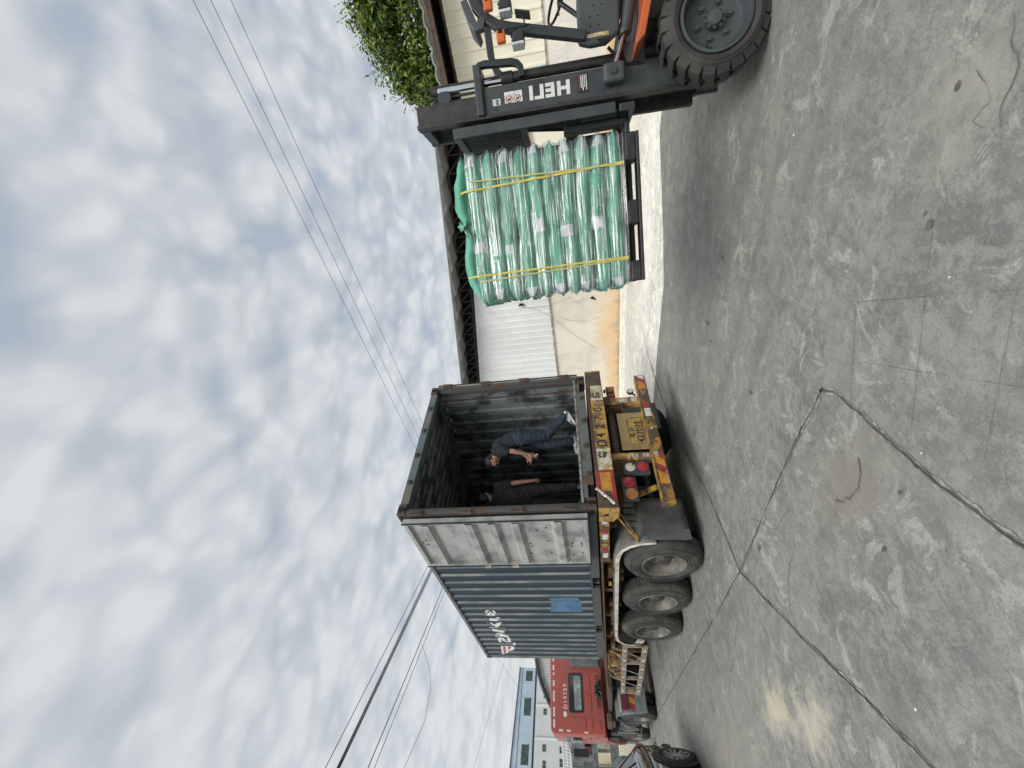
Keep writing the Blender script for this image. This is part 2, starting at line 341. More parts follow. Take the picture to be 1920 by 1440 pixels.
for i, (x, y, a, b) in enumerate([(-0.98, -3.722, .022, .03), (-0.932, -3.754, .008, .012), (1.2, -2.5, .03, .02), (0.0, -1.807, .02, .03), (1.29, -1.66, .05, .03), (-0.89, -0.696, .022, .04), (-1.686, -2.28, .015, .025), (-0.80, -4.19, .014, .02), (-1.57, -2.63, .012, .02), (1.1, -1.54, .03, .02)]): blot(x, y, a * .8, b * .8, i + 1)
for i, (x, y, a) in enumerate([(0.368, -3.766, .010), (-1.54, -2.9, .006), (-1.81, -1.97, .006), (-1.2, -3.6, .005), (-2.28, -1.83, .008)]):
    mb = MB(); mb.bx(-a, a, -a * .6, a * .6, 0, .0015, Matrix.Translation((x, y, .009)) @ Matrix.Rotation(i * 1.3, 4, 'Z') @ Matrix.Rotation(.12, 4, 'X'))
    tag(mb.build('paper_scrap', M_litter), ['white paper scrap on the concrete below the lifted pallet', 'tiny white scrap beside the joint near the brown hollow', 'tiny white scrap by the long joint', 'tiny white scrap among the scored lines', 'white scrap on the slab at the lower left corner'][i], 'litter', 'litter scraps on the yard')

H0, CT, CW, CL = 1.39, 3.981, 2.438, 6.058
M_cblue = mat('container_blue_paint', (0.024, 0.040, 0.054), (0.045, 0.058, 0.068), sc1=3.0, lo=0.5, hi=0.72, rough=0.62, spec=.25, bump=0.12, bscale=30, stretch=(1, 1, 0.35), col3=(0.30, 0.31, 0.30), sc3=9, lo3=0.66, hi3=0.72)
M_cglint = mat('container_slope_glint', (0.11, 0.135, 0.145), (0.26, 0.265, 0.25), sc1=3.5, lo=0.46, hi=0.66, rough=0.55, stretch=(1, 1, 0.4), bump=0.1)  # lighter copy of the blue: gloss on the corrugation slopes painted in
M_cgrey = mat('container_inner_grey', (0.165, 0.185, 0.19), (0.032, 0.038, 0.046), sc1=2.6, lo=0.46, hi=0.60, rough=0.6, stretch=(1, 1, 0.9), bump=0.1, col3=(0.27, 0.27, 0.25), sc3=5, lo3=0.66, hi3=0.70)
M_cframe = mat('container_frame_grey', (0.15, 0.175, 0.175), (0.14, 0.075, 0.045), sc1=5, lo=0.5, hi=0.62, rough=0.6, bump=0.2)
M_crust = mat('container_rusty_post', (0.105, 0.066, 0.048), (0.052, 0.045, 0.042), sc1=8, rough=0.75, bump=0.35, col3=(0.26, 0.22, 0.18), sc3=14, lo3=0.62, hi3=0.68)
M_cpost = mat('container_post_grey', (0.075, 0.082, 0.085), (0.10, 0.062, 0.045), sc1=6, lo=.48, hi=.6, rough=0.6, bump=0.25)
M_door = mat('container_door_grey', (0.37, 0.38, 0.365), (0.19, 0.195, 0.19), sc1=3.2, lo=0.46, hi=0.66, rough=0.55, bump=0.15, col3=(0.12, 0.10, 0.085), sc3=13, lo3=0.70, hi3=0.74, stretch=(1, 1, 1.3))
M_rubber = mat('black_rubber', (0.018, 0.019, 0.021), rough=0.7, bump=0.2, bscale=120)
M_floor = mat('container_plywood', (0.085, 0.06, 0.042), (0.04, 0.033, 0.028), sc1=6, rough=0.8, stretch=(1, 0.3, 1))
M_black = mat('dark_void', (0.01, 0.01, 0.011), rough=0.9)
M_bpatch = mat('container_repair_blue', (0.05, 0.135, 0.25), (0.085, 0.19, 0.32), sc1=5, col3=(.14, .10, .07), sc3=9, lo3=.66, hi3=.72, rough=0.5)
M_white = mat('white_marking', (0.68, 0.68, 0.66), (0.5, 0.5, 0.48), sc1=20, lo=.55, hi=.7, rough=0.6)
M_redmark = mat('red_marking', (0.42, 0.10, 0.11), rough=0.6)

box = thing('shipping_container', 'open dark blue twenty foot shipping container on the yellow trailer', 'container', (0, 0, H0))
def corr(y0, y1, pitch, depth, flat, slope, start_out=True):
    """list of (s, d) corrugation points between y0 and y1, d measured inward"""
    pts = []; y = y0; k = 0; out = start_out
    n = int((y1 - y0) / pitch); m = (y1 - y0 - n * pitch) / 2
    pts = [(y0, 0)]; y = y0 + m
    for i in range(n):
        pts += [(y + flat / 2, 0), (y + flat / 2 + slope, depth), (y + flat / 2 + slope + (pitch - flat - 2 * slope), depth), (y + pitch - flat / 2, 0)]
        y += pitch
    pts.append((y1, 0)); return pts
SP = corr(0.16, CL - 0.16, 0.275, 0.026, 0.104, 0.030)
def wallsheet(name, xo, sgn, m_out, m_in, m_glint):
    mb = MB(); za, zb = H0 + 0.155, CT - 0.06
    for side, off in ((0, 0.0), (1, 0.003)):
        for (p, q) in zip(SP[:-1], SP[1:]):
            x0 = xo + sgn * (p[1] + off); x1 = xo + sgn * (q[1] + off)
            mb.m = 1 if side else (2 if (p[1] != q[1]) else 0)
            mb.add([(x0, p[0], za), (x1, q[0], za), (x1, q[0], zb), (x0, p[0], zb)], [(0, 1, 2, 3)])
    return mb.build(name, [m_out, m_in, m_glint], box, fixn=False)
wl = wallsheet('side_wall', 0.012, 1, M_cblue, M_cgrey, M_cglint)
wr = wallsheet('side_wall', CW - 0.012, -1, M_cblue, M_cgrey, M_cglint)
# front wall, roof, floor
mb = MB()
fp = corr(0.16, CW - 0.16, 0.25, 0.045, 0.07, 0.07)
for off, yy in ((0, CL - 0.02), (1, CL - 0.023)):
    for p, q in zip(fp[:-1], fp[1:]):
        mb.m = off; mb.add([(p[0], yy - p[1], H0 + .15), (q[0], yy - q[1], H0 + .15), (q[0], yy - q[1], CT - .06), (p[0], yy - p[1], CT - .06)], [(0, 1, 2, 3)])
mb.build('front_wall', [M_cblue, M_cgrey], box, fixn=False)
mb = MB(); rp = corr(0.16, CL - 0.16, 0.21, 0.02, 0.06, 0.03)
for off in (0, 1):
    for p, q in zip(rp[:-1], rp[1:]):
        mb.m = off; za = CT - 0.012 - p[1] - off * .003; zb = CT - 0.012 - q[1] - off * .003
        mb.add([(0.06, p[0], za), (CW - 0.06, p[0], za), (CW - 0.06, q[0], zb), (0.06, q[0], zb)], [(0, 1, 2, 3)])
mb.build('roof', [M_cblue, M_cgrey], box, fixn=False)
mb = MB(); mb.bx(0.05, CW - 0.05, 0.08, CL - 0.06, H0 + 0.145, H0 + 0.175); mb.build('floor', M_floor, box)
mb = MB()
for k in range(20): mb.bx(0.07, CW - 0.07, 0.25 + k * 0.29, 0.31 + k * 0.29, H0 + 0.02, H0 + 0.143)
mb.each('floor_crossmember', M_cframe, box)
# rails
mb = MB(); mb.bx(0.0, 0.06, 0.175, CL - 0.175, CT - 0.062, CT - 0.004); mb.build('top_rail', M_cframe, box, bevel=.004)
mb = MB(); mb.bx(CW - 0.06, CW, 0.175, CL - 0.175, CT - 0.062, CT - 0.004); mb.build('top_rail', M_cframe, box, bevel=.004)
M_brail = mat('container_bottom_rail', (0.065, 0.078, 0.082), (0.09, 0.06, 0.045), sc1=4, lo=.52, hi=.66, rough=0.6, bump=.15)
for s in (0, 1):
    mb = MB(); X0 = 0.004 if s == 0 else CW - 0.052
    ys = [0.175, 1.98, 2.36, 4.02, 4.40, CL - 0.175]
    for a, b in ((ys[0], ys[1]), (ys[2], ys[3]), (ys[4], ys[5])): mb.bx(X0, X0 + .048, a, b, H0 + 0.012, H0 + 0.15)
    for a, b in ((ys[1], ys[2]), (ys[3], ys[4])): mb.bx(X0, X0 + .048, a, b, H0 + 0.125, H0 + 0.15)
    mb.build('bottom_rail', M_brail, box, bevel=.003)
    for a, b in ((ys[1], ys[2]), (ys[3], ys[4])):
        p = MB(); XX0, XX1 = (0.06, 0.7) if s == 0 else (CW - .7, CW - .06)
        p.bx(XX0, XX1, a + .002, b - .002, H0 + .012, H0 + .02); p.bx(XX0, XX1, a + .002, b - .002, H0 + .116, H0 + .124)
        p.build('forklift_pocket', M_black, box)
# corner posts: rear ones with hinge lugs
for xo, sg in ((0.0, 1), (CW, -1)):
    mb = MB(); mb.bx(*sorted((xo + sg * .004, xo + sg * .062)), 0.008, 0.16, H0 + .12, CT - .12); mb.bx(*sorted((xo + sg * .0621, xo + sg * .10)), 0.03, 0.09, H0 + .12, CT - .12)
    mb.build('corner_post', M_cpost, box, bevel=.006)
    mb = MB(); mb.bx(*sorted((xo + sg * .004, xo + sg * .11)), CL - .16, CL - .006, H0 + .12, CT - .12); mb.build('corner_post', M_cframe, box, bevel=.006)
    for k in range(4):
        z = H0 + 0.33 + k * 0.66
        mb = MB(); mb.bx(*sorted((xo - sg * .022, xo + sg * .05)), -0.02, 0.007, z - .07, z + .07); mb.cyl((xo - sg * .014, -.018, z - .085), (xo - sg * .014, -.018, z + .085), .018, 10)
        mb.build('hinge', M_crust, box, bevel=.003)
def casting(x, y, z, sx, sy):
    """corner fitting 178 x 162 x 118 with oval holes; sx, sy point outward"""
    a, b, c = 0.162, 0.178, 0.118; x0, x1 = sorted((x, x - sx * a)); y0, y1 = sorted((y, y - sy * b)); t = .004
    m = MB(); m.bx(x0, x1, y0, y1, z, z + c)
    o = m.build('corner_casting', M_crust, box, bevel=.012, segs=3)
    h = MB(); cy = y + sy * .0015; cx_ = x - sx * a * .5
    def oval(M):
        pts = [(math.cos(t_) * .032 + (.022 if math.cos(t_) > 0 else -.022), math.sin(t_) * .032) for t_ in [2 * math.pi * i / 20 for i in range(20)]]
        h.prism(pts, M, 0, .002)
    oval(frame((cx_, y + sy * .0002, z + c / 2), (0, 0, 1) if z > 3 else (0, 0, 1), (1, 0, 0), (0, sy, 0)))
    oval(frame((x + sx * .0002, y - sy * b * .5, z + c / 2), (0, 1, 0), (0, 0, 1), (sx, 0, 0)))
    h.build('casting_hole', M_black, o)
for z in (H0, CT - .118):
    for x, sx in ((0, -1), (CW, 1)):
        for y, sy in ((0, -1), (CL, 1)): casting(x, y, z, sx, sy)
# header and sill
mb = MB(); mb.bx(0.164, CW - .164, 0.012, 0.10, CT - .125, CT - .012); mb.build('door_header', mat('container_header', (0.11, 0.15, 0.17), (0.17, 0.15, 0.13), sc1=5, lo=.5, hi=.62, rough=.6, bump=.2), box, bevel=.006)
M_sill = mat('container_sill', (0.13, 0.145, 0.145), (0.11, 0.07, 0.048), sc1=4, lo=.5, hi=.64, rough=.65, bump=.25, col3=(0.10, 0.14, 0.17), sc3=3, lo3=.58, hi3=.62)
mb = MB(); mb.bx(0.36, CW - .36, 0.012, 0.13, H0 + .012, H0 + .165); mb.bx(.164, .36, 0.012, .13, H0 + .09, H0 + .165); mb.bx(CW - .36, CW - .164, 0.012, .13, H0 + .09, H0 + .165); mb.build('door_sill', M_sill, box, bevel=.006)
mb = MB(); mb.bx(.09, CW - .09, .004, .0115, H0 + .155, H0 + .185); mb.build('sill_lip', mat('worn_steel', (.34, .33, .31), (.16, .13, .11), sc1=12, rough=.45, metal=.3), box)
mb = MB(); mb.bx(.17, .35, .05, .12, H0 + .012, H0 + .088); mb.bx(CW - .35, CW - .17, .05, .12, H0 + .012, H0 + .088); mb.each('sill_recess', M_black, box)
for k in range(4):
    for (z, nm) in ((CT - .065, 'cam_keeper'), (H0 + .075, 'cam_keeper')):
        x = 0.50 + k * 0.475
        mb = MB(); mb.bx(x - .03, x + .03, -.022, .0118, z - .028, z + .028); mb.bx(x - .012, x + .012, -.034, -.0222, z - .02, z + .02); mb.build(nm, M_crust, box, bevel=.006)
# doors folded back along the sides; the inner face shows
def door(xo, sg, label=None, gap=.070):
    """sg = -1 for the near (left) side; door lies outside the wall plane"""
    xi = xo + sg * gap; xf = xi + sg * .042      # door skin / outer frame face
    y0, y1, z0, z1 = 0.035, 1.235, H0 + 0.125, CT - 0.10
    d = MB()
    zs = [z0 + .06]
    prof = [(z0 + .055, 0)]
    for zc in (1.89, 2.42, 2.72, 3.02, 3.60):
        prof += [(zc - .095, 0), (zc - .045, .056), (zc + .035, .056), (zc + .085, 0)]
    prof += [(z1 - .055, 0)]
    for off in (0, 1):
        for p, q in zip(prof[:-1], prof[1:]):
            x0 = xi + sg * p[1] - sg * off * .003; x1 = xi + sg * q[1] - sg * off * .003; d.m = off
            d.add([(x0, y0 + .05, p[0]), (x0, y1 - .05, p[0]), (x1, y1 - .05, q[0]), (x1, y0 + .05, q[0])], [(0, 1, 2, 3)])
    dr = d.build('door', [M_door, M_cblue], box, fixn=False)
    if label: dr['label'] = label
    f = MB(); xa, xb = sorted((xi - sg * .028, xf + sg * .002))
    f.bx(xa, xb, y0, y0 + .05, z0, z1); f.bx(xa, xb, y1 - .05, y1, z0, z1); f.bx(xa, xb, y0 + .0502, y1 - .0502, z0, z0 + .055); f.bx(xa, xb, y0 + .0502, y1 - .0502, z1 - .055, z1)
    f.build('door_frame', M_door, dr, bevel=.004)
    g_ = MB(); xa, xb = sorted((xf + sg * .0025, xf + sg * .016))
    for (a, b, c_, e_) in ((y0 - .012, y0 + .014, z0 - .01, z1 + .01), (y1 - .002, y1 + .012, z0 - .01, z1 + .01), (y0 + .015, y1 - .003, z0 - .012, z0 + .008)): g_.bx(xa, xb, a, b, c_, e_)
    g_.build('gasket', M_rubber, dr, bevel=.004)
    k_ = MB()
    for (yy, zz) in [(y1 + .006, 2.58), (y1 + .006, 2.98)]: k_.bx(*sorted((xf - sg * .03, xf + sg * .022)), yy - .02, yy + .05, zz - .05, zz + .05)
    k_.each('door_catch', mat('catch_steel', (.42, .40, .36), (.25, .17, .12), sc1=20, rough=.5, metal=.3), dr, bevel=.004)
    r_ = random.Random(4); b_ = MB()
    for (yy, zz) in [(.72, 1.62), (.78, 1.62), (.72, 1.74), (.80, 1.75), (1.0, 1.62), (1.05, 1.75), (.62, 1.95), (.64, 2.06), (.92, 1.93), (.96, 2.04), (.70, 2.30), (.77, 2.28), (.98, 2.32), (.98, 2.44), (.55, 3.72), (.60, 3.78), (.60, 3.66), (.66, 3.72), (.3, 2.05), (.36, 2.18)]:
        b_.cyl((xi + sg * .0005, yy, zz), (xi + sg * .012, yy, zz), .011, 8)
    b_.each('door_bolt', M_crust, dr)
    rods = MB()                                   # locking rods hang on the outer face, toward the container side
    for yy in (0.32, 0.93): rods.cyl((xi - sg * .045, yy, z0 + .02), (xi - sg * .045, yy, z1 - .02), .014, 8)
    rods.each('locking_rod', M_crust, dr)
door(0.0, -1, 'grey door panel folded back flat against the near side'); door(CW, 1, None, .012)
# repair patch, logo and lettering on the near side follow the outer flats (x = 0.0095)
sx_ = 0.0
def on_side(y, z, x=0.0085): return frame((x, y, z), (0, -1, 0), (0, 0, 1), (-1, 0, 0))
def decal(name, quads, m, par, lift=0.0022):
    """quads: polygons in (y, z) draped over the corrugation of the near wall"""
    mb = MB()
    def depth(y):
        for p, q in zip(SP[:-1], SP[1:]):
            if p[0] <= y <= q[0]: return p[1] + (q[1] - p[1]) * (0 if q[0] == p[0] else (y - p[0]) / (q[0] - p[0]))
        return 0
    ks = [p[0] for p in SP]
    for poly in quads:                             # convex polygons: cut into strips at the corrugation edges
        ymin = min(p[0] for p in poly); ymax = max(p[0] for p in poly); cuts = [ymin] + [k for k in ks if ymin < k < ymax] + [ymax]
        n = len(poly)
        def span(y):
            zz = []
            for i in range(n):
                a, b = poly[i], poly[(i + 1) % n]
                if abs(a[0] - b[0]) < 1e-9:
                    if abs(a[0] - y) < 1e-6: zz += [a[1], b[1]]
                elif min(a[0], b[0]) - 1e-9 <= y <= max(a[0], b[0]) + 1e-9:
                    zz.append(a[1] + (b[1] - a[1]) * (y - a[0]) / (b[0] - a[0]))
            return min(zz), max(zz)
        for a, b in zip(cuts[:-1], cuts[1:]):
            (a0, a1), (b0, b1) = span(a), span(b)
            mb.add([(0.012 + depth(a) - lift, a, a0), (0.012 + depth(b) - lift, b, b0), (0.012 + depth(b) - lift, b, b1), (0.012 + depth(a) - lift, a, a1)], [(0, 1, 2, 3)])
    return mb.build(name, m, par, fixn=False)
decal('paint_patch', [[(2.74, 1.77), (2.98, 1.75), (2.98, 2.24), (2.74, 2.26)], [(2.98, 1.73), (3.2, 1.74), (3.2, 2.27), (2.98, 2.24)], [(3.2, 1.74), (3.43, 1.72), (3.43, 2.30), (3.2, 2.27)]], M_bpatch, wl)
# letters, each drawn from strokes in a unit cell leaning forward; u runs toward the container's rear
def letter(u0, wdt, zb, ht, strokes, lean=0.22):
    q = []
    for (a, b, c_, d_) in strokes:                 # a..b across, c..d up
        pts = [(a, c_), (b, c_), (b, d_), (a, d_)]
        q.append([(u0 - (x + lean * y * ht / wdt * 0.6) * wdt, zb + y * ht) for x, y in pts])
    return q
def poly_letter(u0, wdt, zb, ht, polys):
    return [[(u0 - x * wdt, zb + y * ht) for x, y in p] for p in polys]
SER = []
SER += poly_letter(5.20, .30, 3.20, .05, [[(0, 0), (.25, 0), (.25, 1), (0, 1)]])
SER += poly_letter(5.10, .36, 3.26, .26, [[(0, .75), (.95, .75), (1.0, 1), (.05, 1)], [(0, 0), (.9, 0), (.95, .25), (.05, .25)], [(.02, .2), (.30, .2), (.98, .8), (.70, .8)]])
SER += poly_letter(4.72, .40, 3.26, .27, [[(0, 0), (.28, 0), (.34, 1), (.06, 1)], [(.66, 0), (.94, 0), (1, 1), (.72, 1)], [(.06, 1), (.34, 1), (.94, 0), (.66, 0)]])
SER += poly_letter(4.28, .42, 3.27, .28, [[(0, 0), (.28, 0), (.34, 1), (.06, 1)], [(.3, .4), (.5, .6), (1, 1), (.68, 1)], [(.3, .55), (.5, .62), (1, 0), (.66, 0)]])
SER += poly_letter(3.83, .22, 3.28, .2, [[(0, 0), (.3, 0), (.36, 1), (.06, 1)], [(0, 0), (.95, 0), (.95, .28), (0, .28)]])
SER += poly_letter(3.56, .28, 3.30, .2, [[(0, 0), (.25, 0), (.3, 1), (.05, 1)], [(0, 0), (.95, 0), (.95, .2), (0, .2)], [(0, .42), (.9, .42), (.9, .6), (0, .6)], [(0, .8), (1, .8), (1, 1), (.05, 1)], [(.78, .42), (1, .42), (1, 1), (.78, 1)]])
decal('lettering', SER, M_white, wl)
decal('logo', [[(5.24, 3.28), (5.24, 3.53), (5.82, 3.60), (5.80, 3.52), (5.48, 3.27)]], M_white, wl)
decal('logo_stripe', [[(5.26, 3.43), (5.26, 3.485), (5.74, 3.55), (5.74, 3.50)], [(5.26, 3.325), (5.26, 3.38), (5.5, 3.41), (5.42, 3.33)]], M_redmark, wl, .004)
# ------------------------------------------------------------------ semi trailer
M_yel = mat('trailer_yellow', (0.38, 0.205, 0.035), (0.085, 0.062, 0.048), sc1=7, lo=0.41, hi=0.50, rough=0.6, bump=0.3, col3=(0.50, 0.33, 0.08), sc3=16, lo3=.6, hi3=.66)
M_yel2 = mat('trailer_yellow_clean', (0.47, 0.275, 0.06), (0.15, 0.10, 0.06), sc1=8, lo=0.44, hi=0.57, rough=0.55, bump=0.2)
M_yold = mat('trailer_yellow_rust', (0.12, 0.06, 0.022), (0.07, 0.042, 0.03), sc1=5, lo=.46, hi=.58, rough=.75, bump=.3)
M_brown = mat('trailer_rust_brown', (0.105, 0.072, 0.055), (0.06, 0.046, 0.040), sc1=9, rough=.7, bump=.35, col3=(0.2, .13, .07), sc3=10, lo3=.62, hi3=.66)
M_tyre = mat('tyre_rubber', (0.042, 0.042, 0.040), (0.088, 0.086, 0.078), sc1=5, lo=.45, hi=.65, rough=.85, bump=.25, bscale=60)
M_rim = mat('dusty_rim', (0.20, 0.192, 0.168), (0.11, 0.104, 0.09), sc1=6, rough=.6, metal=.2, bump=.2)
M_hub = mat('greasy_hub', (0.05, 0.048, 0.045), (0.11, .10, .085), sc1=14, rough=.6, metal=.3)
M_fend = mat('fender_grey', (0.23, 0.22, 0.195), (0.13, 0.125, 0.115), sc1=5, rough=.6, bump=.15)
M_fendw = mat('fender_lip', (0.62, 0.59, 0.53), (0.42, 0.37, 0.30), sc1=8, rough=.5)
M_flap = mat('mudflap_rubber', (0.075, 0.078, 0.076), (0.11, 0.112, 0.108), sc1=5, rough=.65, bump=.15)
M_red = mat('reflector_red', (0.38, 0.035, 0.04), (0.20, .04, .035), sc1=14, rough=.35)
M_orange = mat('reflector_yellow', (0.60, 0.27, 0.03), (0.40, .19, .04), sc1=14, rough=.35)
M_refw = mat('reflector_white', (0.72, 0.72, 0.70), (0.5, .5, .48), sc1=30, rough=.4)
M_foil = mat('peeling_foil', (0.62, 0.60, 0.55), (0.30, .26, .2), sc1=30, rough=.35, metal=.5)
M_platey = mat('number_plate_yellow', (0.50, 0.33, 0.05), (0.27, 0.20, 0.11), sc1=6, lo=.42, hi=.62, rough=.55)
M_txt = mat('black_lettering', (0.03, 0.028, 0.025), rough=.6)
M_lampb = mat('lamp_housing', (0.045, 0.05, 0.055), rough=.5)
M_lred = mat('lamp_red', (0.38, 0.03, 0.045), (0.25, .03, .04), sc1=30, rough=.25)
M_lamb = mat('lamp_amber', (0.40, 0.17, 0.06), rough=.3)
M_lwh = mat('lamp_clear', (0.55, 0.53, 0.42), rough=.3)
M_dark = mat('chassis_dark', (0.035, 0.033, 0.032), (0.06, .05, .04), sc1=8, rough=.8, bump=.2)
M_tape = mat('aged_label', (0.60, 0.58, 0.48), (0.36, 0.26, 0.08), sc1=9, lo=.45, hi=.58, rough=.6)
GW = 1.219
tr = thing('semi_trailer', 'rusty yellow skeletal semi-trailer carrying the open container', 'trailer', (GW, 4, 0))
# main frame
for s in (-1, 1):
    mb = MB(); x = GW + s * .5
    mb.bx(x - .07, x + .07, 0.05, 9.6, 1.20, 1.215); mb.bx(x - .005, x + .005, 0.05, 9.6, .88, 1.1999); mb.bx(x - .07, x + .07, 0.05, 9.6, .865, .8799)
    mb.build('frame_beam', M_yold, tr)
mb = MB()
for y in (0.55, 1.5, 2.5, 3.6, 4.7, 5.75):
    mb.bx(0.06, GW * 2 - .06, y, y + .1, 1.22, 1.37)
    for s in (-1, 1):
        x0 = GW + s * .51; x1 = GW + s * 1.14
        mb.add([(x0, y + .04, .9), (x0, y + .06, .9), (x0, y + .06, 1.215), (x0, y + .04, 1.215), (x1, y + .04, 1.15), (x1, y + .06, 1.15), (x1, y + .06, 1.215), (x1, y + .04, 1.215)], [(0, 3, 7, 4), (1, 5, 6, 2), (0, 4, 5, 1), (4, 7, 6, 5)])
mb.each('outrigger', M_yold, tr)
for s in (-1, 1):
    xx = sorted((GW + s * 1.16, GW + s * 1.235)); mb = MB(); mb.bx(*xx, 0.16, 1.40, 1.25, 1.375); sr = mb.build('side_rail', M_yel, tr, bevel=.004); mb = MB(); mb.bx(*xx, 1.4, 9.4, 1.345, 1.376); mb.build('side_rail', M_yold, tr)
    xo = GW + s * 1.2352
    for i, (y, m_) in enumerate([(.22, M_refw), (.46, M_red), (.62, M_refw), (.86, M_yel2), (.98, M_red), (1.14, M_refw)]):
        q = MB(); q.bx(*sorted((xo, xo + s * .002)), y, y + .13, 1.275, 1.345); q.build('reflective_strip', m_, sr)
# assorted brackets under the side rail, near side
mb = MB()
for (y, z, a, b) in [(1.75, 1.22, .34, .10), (2.05, 1.12, .16, .16), (2.5, 1.18, .10, .22), (3.1, 1.16, .12, .2), (3.4, 1.2, .5, .07), (4.0, 1.1, .1, .28), (4.5, 1.15, .12, .2), (5.15, 1.2, .5, .08), (5.5, 1.0, .12, .3)]: mb.bx(.05, .16, y, y + a, z - b / 2, z + b / 2)
mb.bx(.0, .6, 1.72, 1.80, 1.05, 1.24)
mb.each('bracket', M_yold, tr, bevel=.004)
mb = MB(); mb.bar((.05, 2.3, 1.25), (.25, 2.75, .95), .06, .05); mb.bar((.05, 4.9, 1.05), (.3, 5.5, 1.3), .09, .06); mb.bar((.1, 5.6, 1.28), (.1, 6.3, .72), .12, .05); mb.bar((.1, 6.7, 1.25), (.1, 6.35, .70), .12, .05); mb.bar((.12, 7.2, 1.28), (.12, 7.9, 1.0), .14, .06)
mb.each('brace', M_yel2, tr)
# front goose neck boxes and the landing legs
mb = MB(); mb.bx(.25, .42, 6.25, 6.45, .50, 1.2); mb.bx(.22, .45, 6.2, 6.5, .47, .4999); mb.bx(GW * 2 - .42, GW * 2 - .25, 6.25, 6.45, .50, 1.2); mb.bx(GW * 2 - .45, GW * 2 - .22, 6.2, 6.5, .47, .4999); mb.each('landing_leg', M_yold, tr, bevel=.005)
mb = MB(); mb.bx(.05, .5, 6.9, 7.6, .95, 1.28); mb.bx(.0, .05, 7.0, 7.45, 1.0, 1.18); mb.build('tool_box', M_yel, tr, bevel=.01)
mb = MB(); mb.bx(.15, 2.3, 9.0, 12.3, 1.22, 1.33); mb.build('goose_neck', M_brown, tr, bevel=.01)
mb = MB(); mb.cyl((.55, 5.0, .72), (.55, 6.0, .72), .17, 20); mb.cyl((1.9, 5.0, .72), (1.9, 6.0, .72), .17, 20); mb.each('air_tank', M_dark, tr, smooth='auto')
# rear beam
mb = MB(); mb.bx(-.03, 2.445, -.045, .12, 1.135, 1.376); rb = mb.build('rear_beam', M_brown, tr, bevel=.006)
mb = MB(); pts = [(-.052, 1.377), (.235, 1.377), (.235, 1.20), (.12, 1.132), (-.052, 1.132)]
mb.prism([(y, z) for y, z in pts], frame((-.055, 0, 0), (0, 1, 0), (0, 0, 1), (1, 0, 0)), 0, .024); mb.prism([(y, z) for y, z in pts], frame((2.448, 0, 0), (0, 1, 0), (0, 0, 1), (1, 0, 0)), 0, .024)
mb.each('beam_end_plate', M_yel2, rb, bevel=.004)
mb = MB(); mb.bx(-.058, -.0552, .055, .10, 1.26, 1.315); mb.build('end_plate_hole', M_black, rb)
yb = -.0475
def onb(name, x0, x1, z0, z1, m, y=yb, t=.0018, par=None):
    q = MB(); q.bx(x0, x1, y - t, y, z0, z1); return q.build(name, m, par or rb)
onb('painted_band', .60, 1.86, 1.14, 1.33, M_yel2); onb('rust_band', .60, 2.1, 1.3302, 1.374, mat('dark_red_paint', (.10, .03, .025), (.07, .05, .04), sc1=9, rough=.6))
onb('label_plate', .52, .87, 1.145, 1.325, M_tape, yb - .002); onb('label_plate', 1.80, 2.12, 1.145, 1.315, M_tape, yb - .002)
onb('reflective_sheet', .02, .52, 1.142, 1.372, M_red, yb - .0005); onb('reflective_sheet', .17, .48, 1.185, 1.318, M_orange, yb - .0025)
onb('bare_metal', .018, .20, 1.20, 1.374, M_brown, yb - .005); 
q = MB(); q.add([(.03, yb - .03, 1.29), (.05, yb - .012, 1.37), (.30, yb - .012, 1.372), (.22, yb - .04, 1.30), (.05, yb - .05, 1.155), (.02, yb - .03, 1.20)], [(0, 1, 2, 3), (0, 3, 4, 5)])
q = MB(); rows = []
for i in range(9):
    t = i / 8; a = Vector((.04 + .01 * t, yb - .006, 1.16 + .0 * t)).lerp(Vector((.27, yb - .006, 1.368)), t); rows.append([a, a + Vector((-.018, -.022, .012 + .004 * math.sin(i * 2.1))), a + Vector((-.045 - .012 * math.sin(i * 1.7), -.016, .03)), a + Vector((-.03, -.007, .022))])
q.grid(rows); q.build('peeling_corner', M_foil, rb, smooth=True)
XF = lambda x, z, y=yb - .0045: frame((x, y, z), (1, 0, 0), (0, 0, 1), (0, -1, 0))
for ch, x in (('D', .90), ('4', 1.06), ('2', 1.22), ('7', 1.38), ('0', 1.56)): text('painted_number', ch, .185, XF(x, 1.18), M_txt, rb, bold=.0012, sx=.9)
text('painted_number', '粤', .13, XF(.70, 1.20), M_txt, rb, bold=.004); text('painted_number', '挂', .13, XF(1.84, 1.20), M_txt, rb, bold=.004)
# uprights, number plate board, cross tube
def upright(x0, x1):
    q = MB(); q.bx(x0, x1, .06, .07, .585, 1.134); q.bx(x0, x0 + .012, .0702, .17, .585, 1.134); q.bx(x1 - .012, x1, .0702, .17, .585, 1.134); return q.build('upright', M_yel2, tr, bevel=.003)
u1 = upright(.75, .86); u2 = upright(1.80, 1.93)
for u, (x0, x1) in ((u1, (.755, .855)), (u2, (1.805, 1.925))):
    onb('reflective_strip', x0 + .02, x1 - .02, .63, .72, M_foil, .0595, par=u); onb('reflective_strip', x0 + .02, x1 - .02, .78, .90, M_foil, .0595, par=u); onb('reflective_strip', x0 + .02, x1 - .02, .60, .628, M_red, .0595, par=u)
mb = MB(); mb.bx(1.78, 1.97, .05, .2, 1.02, 1.133); mb.build('gusset', M_brown, tr, bevel=.02)
mb = MB(); mb.cyl((.86, .2, 1.04), (1.80, .2, 1.04), .062, 20); mb.build('cross_tube', M_brown, tr, smooth='auto')
mb = MB(); mb.bx(.93, 1.62, .08, .10, .60, .97); pb = mb.build('plate_board', mat('board_tan', (.36, .26, .12), (.24, .17, .09), sc1=4, rough=.6), tr, bevel=.012)
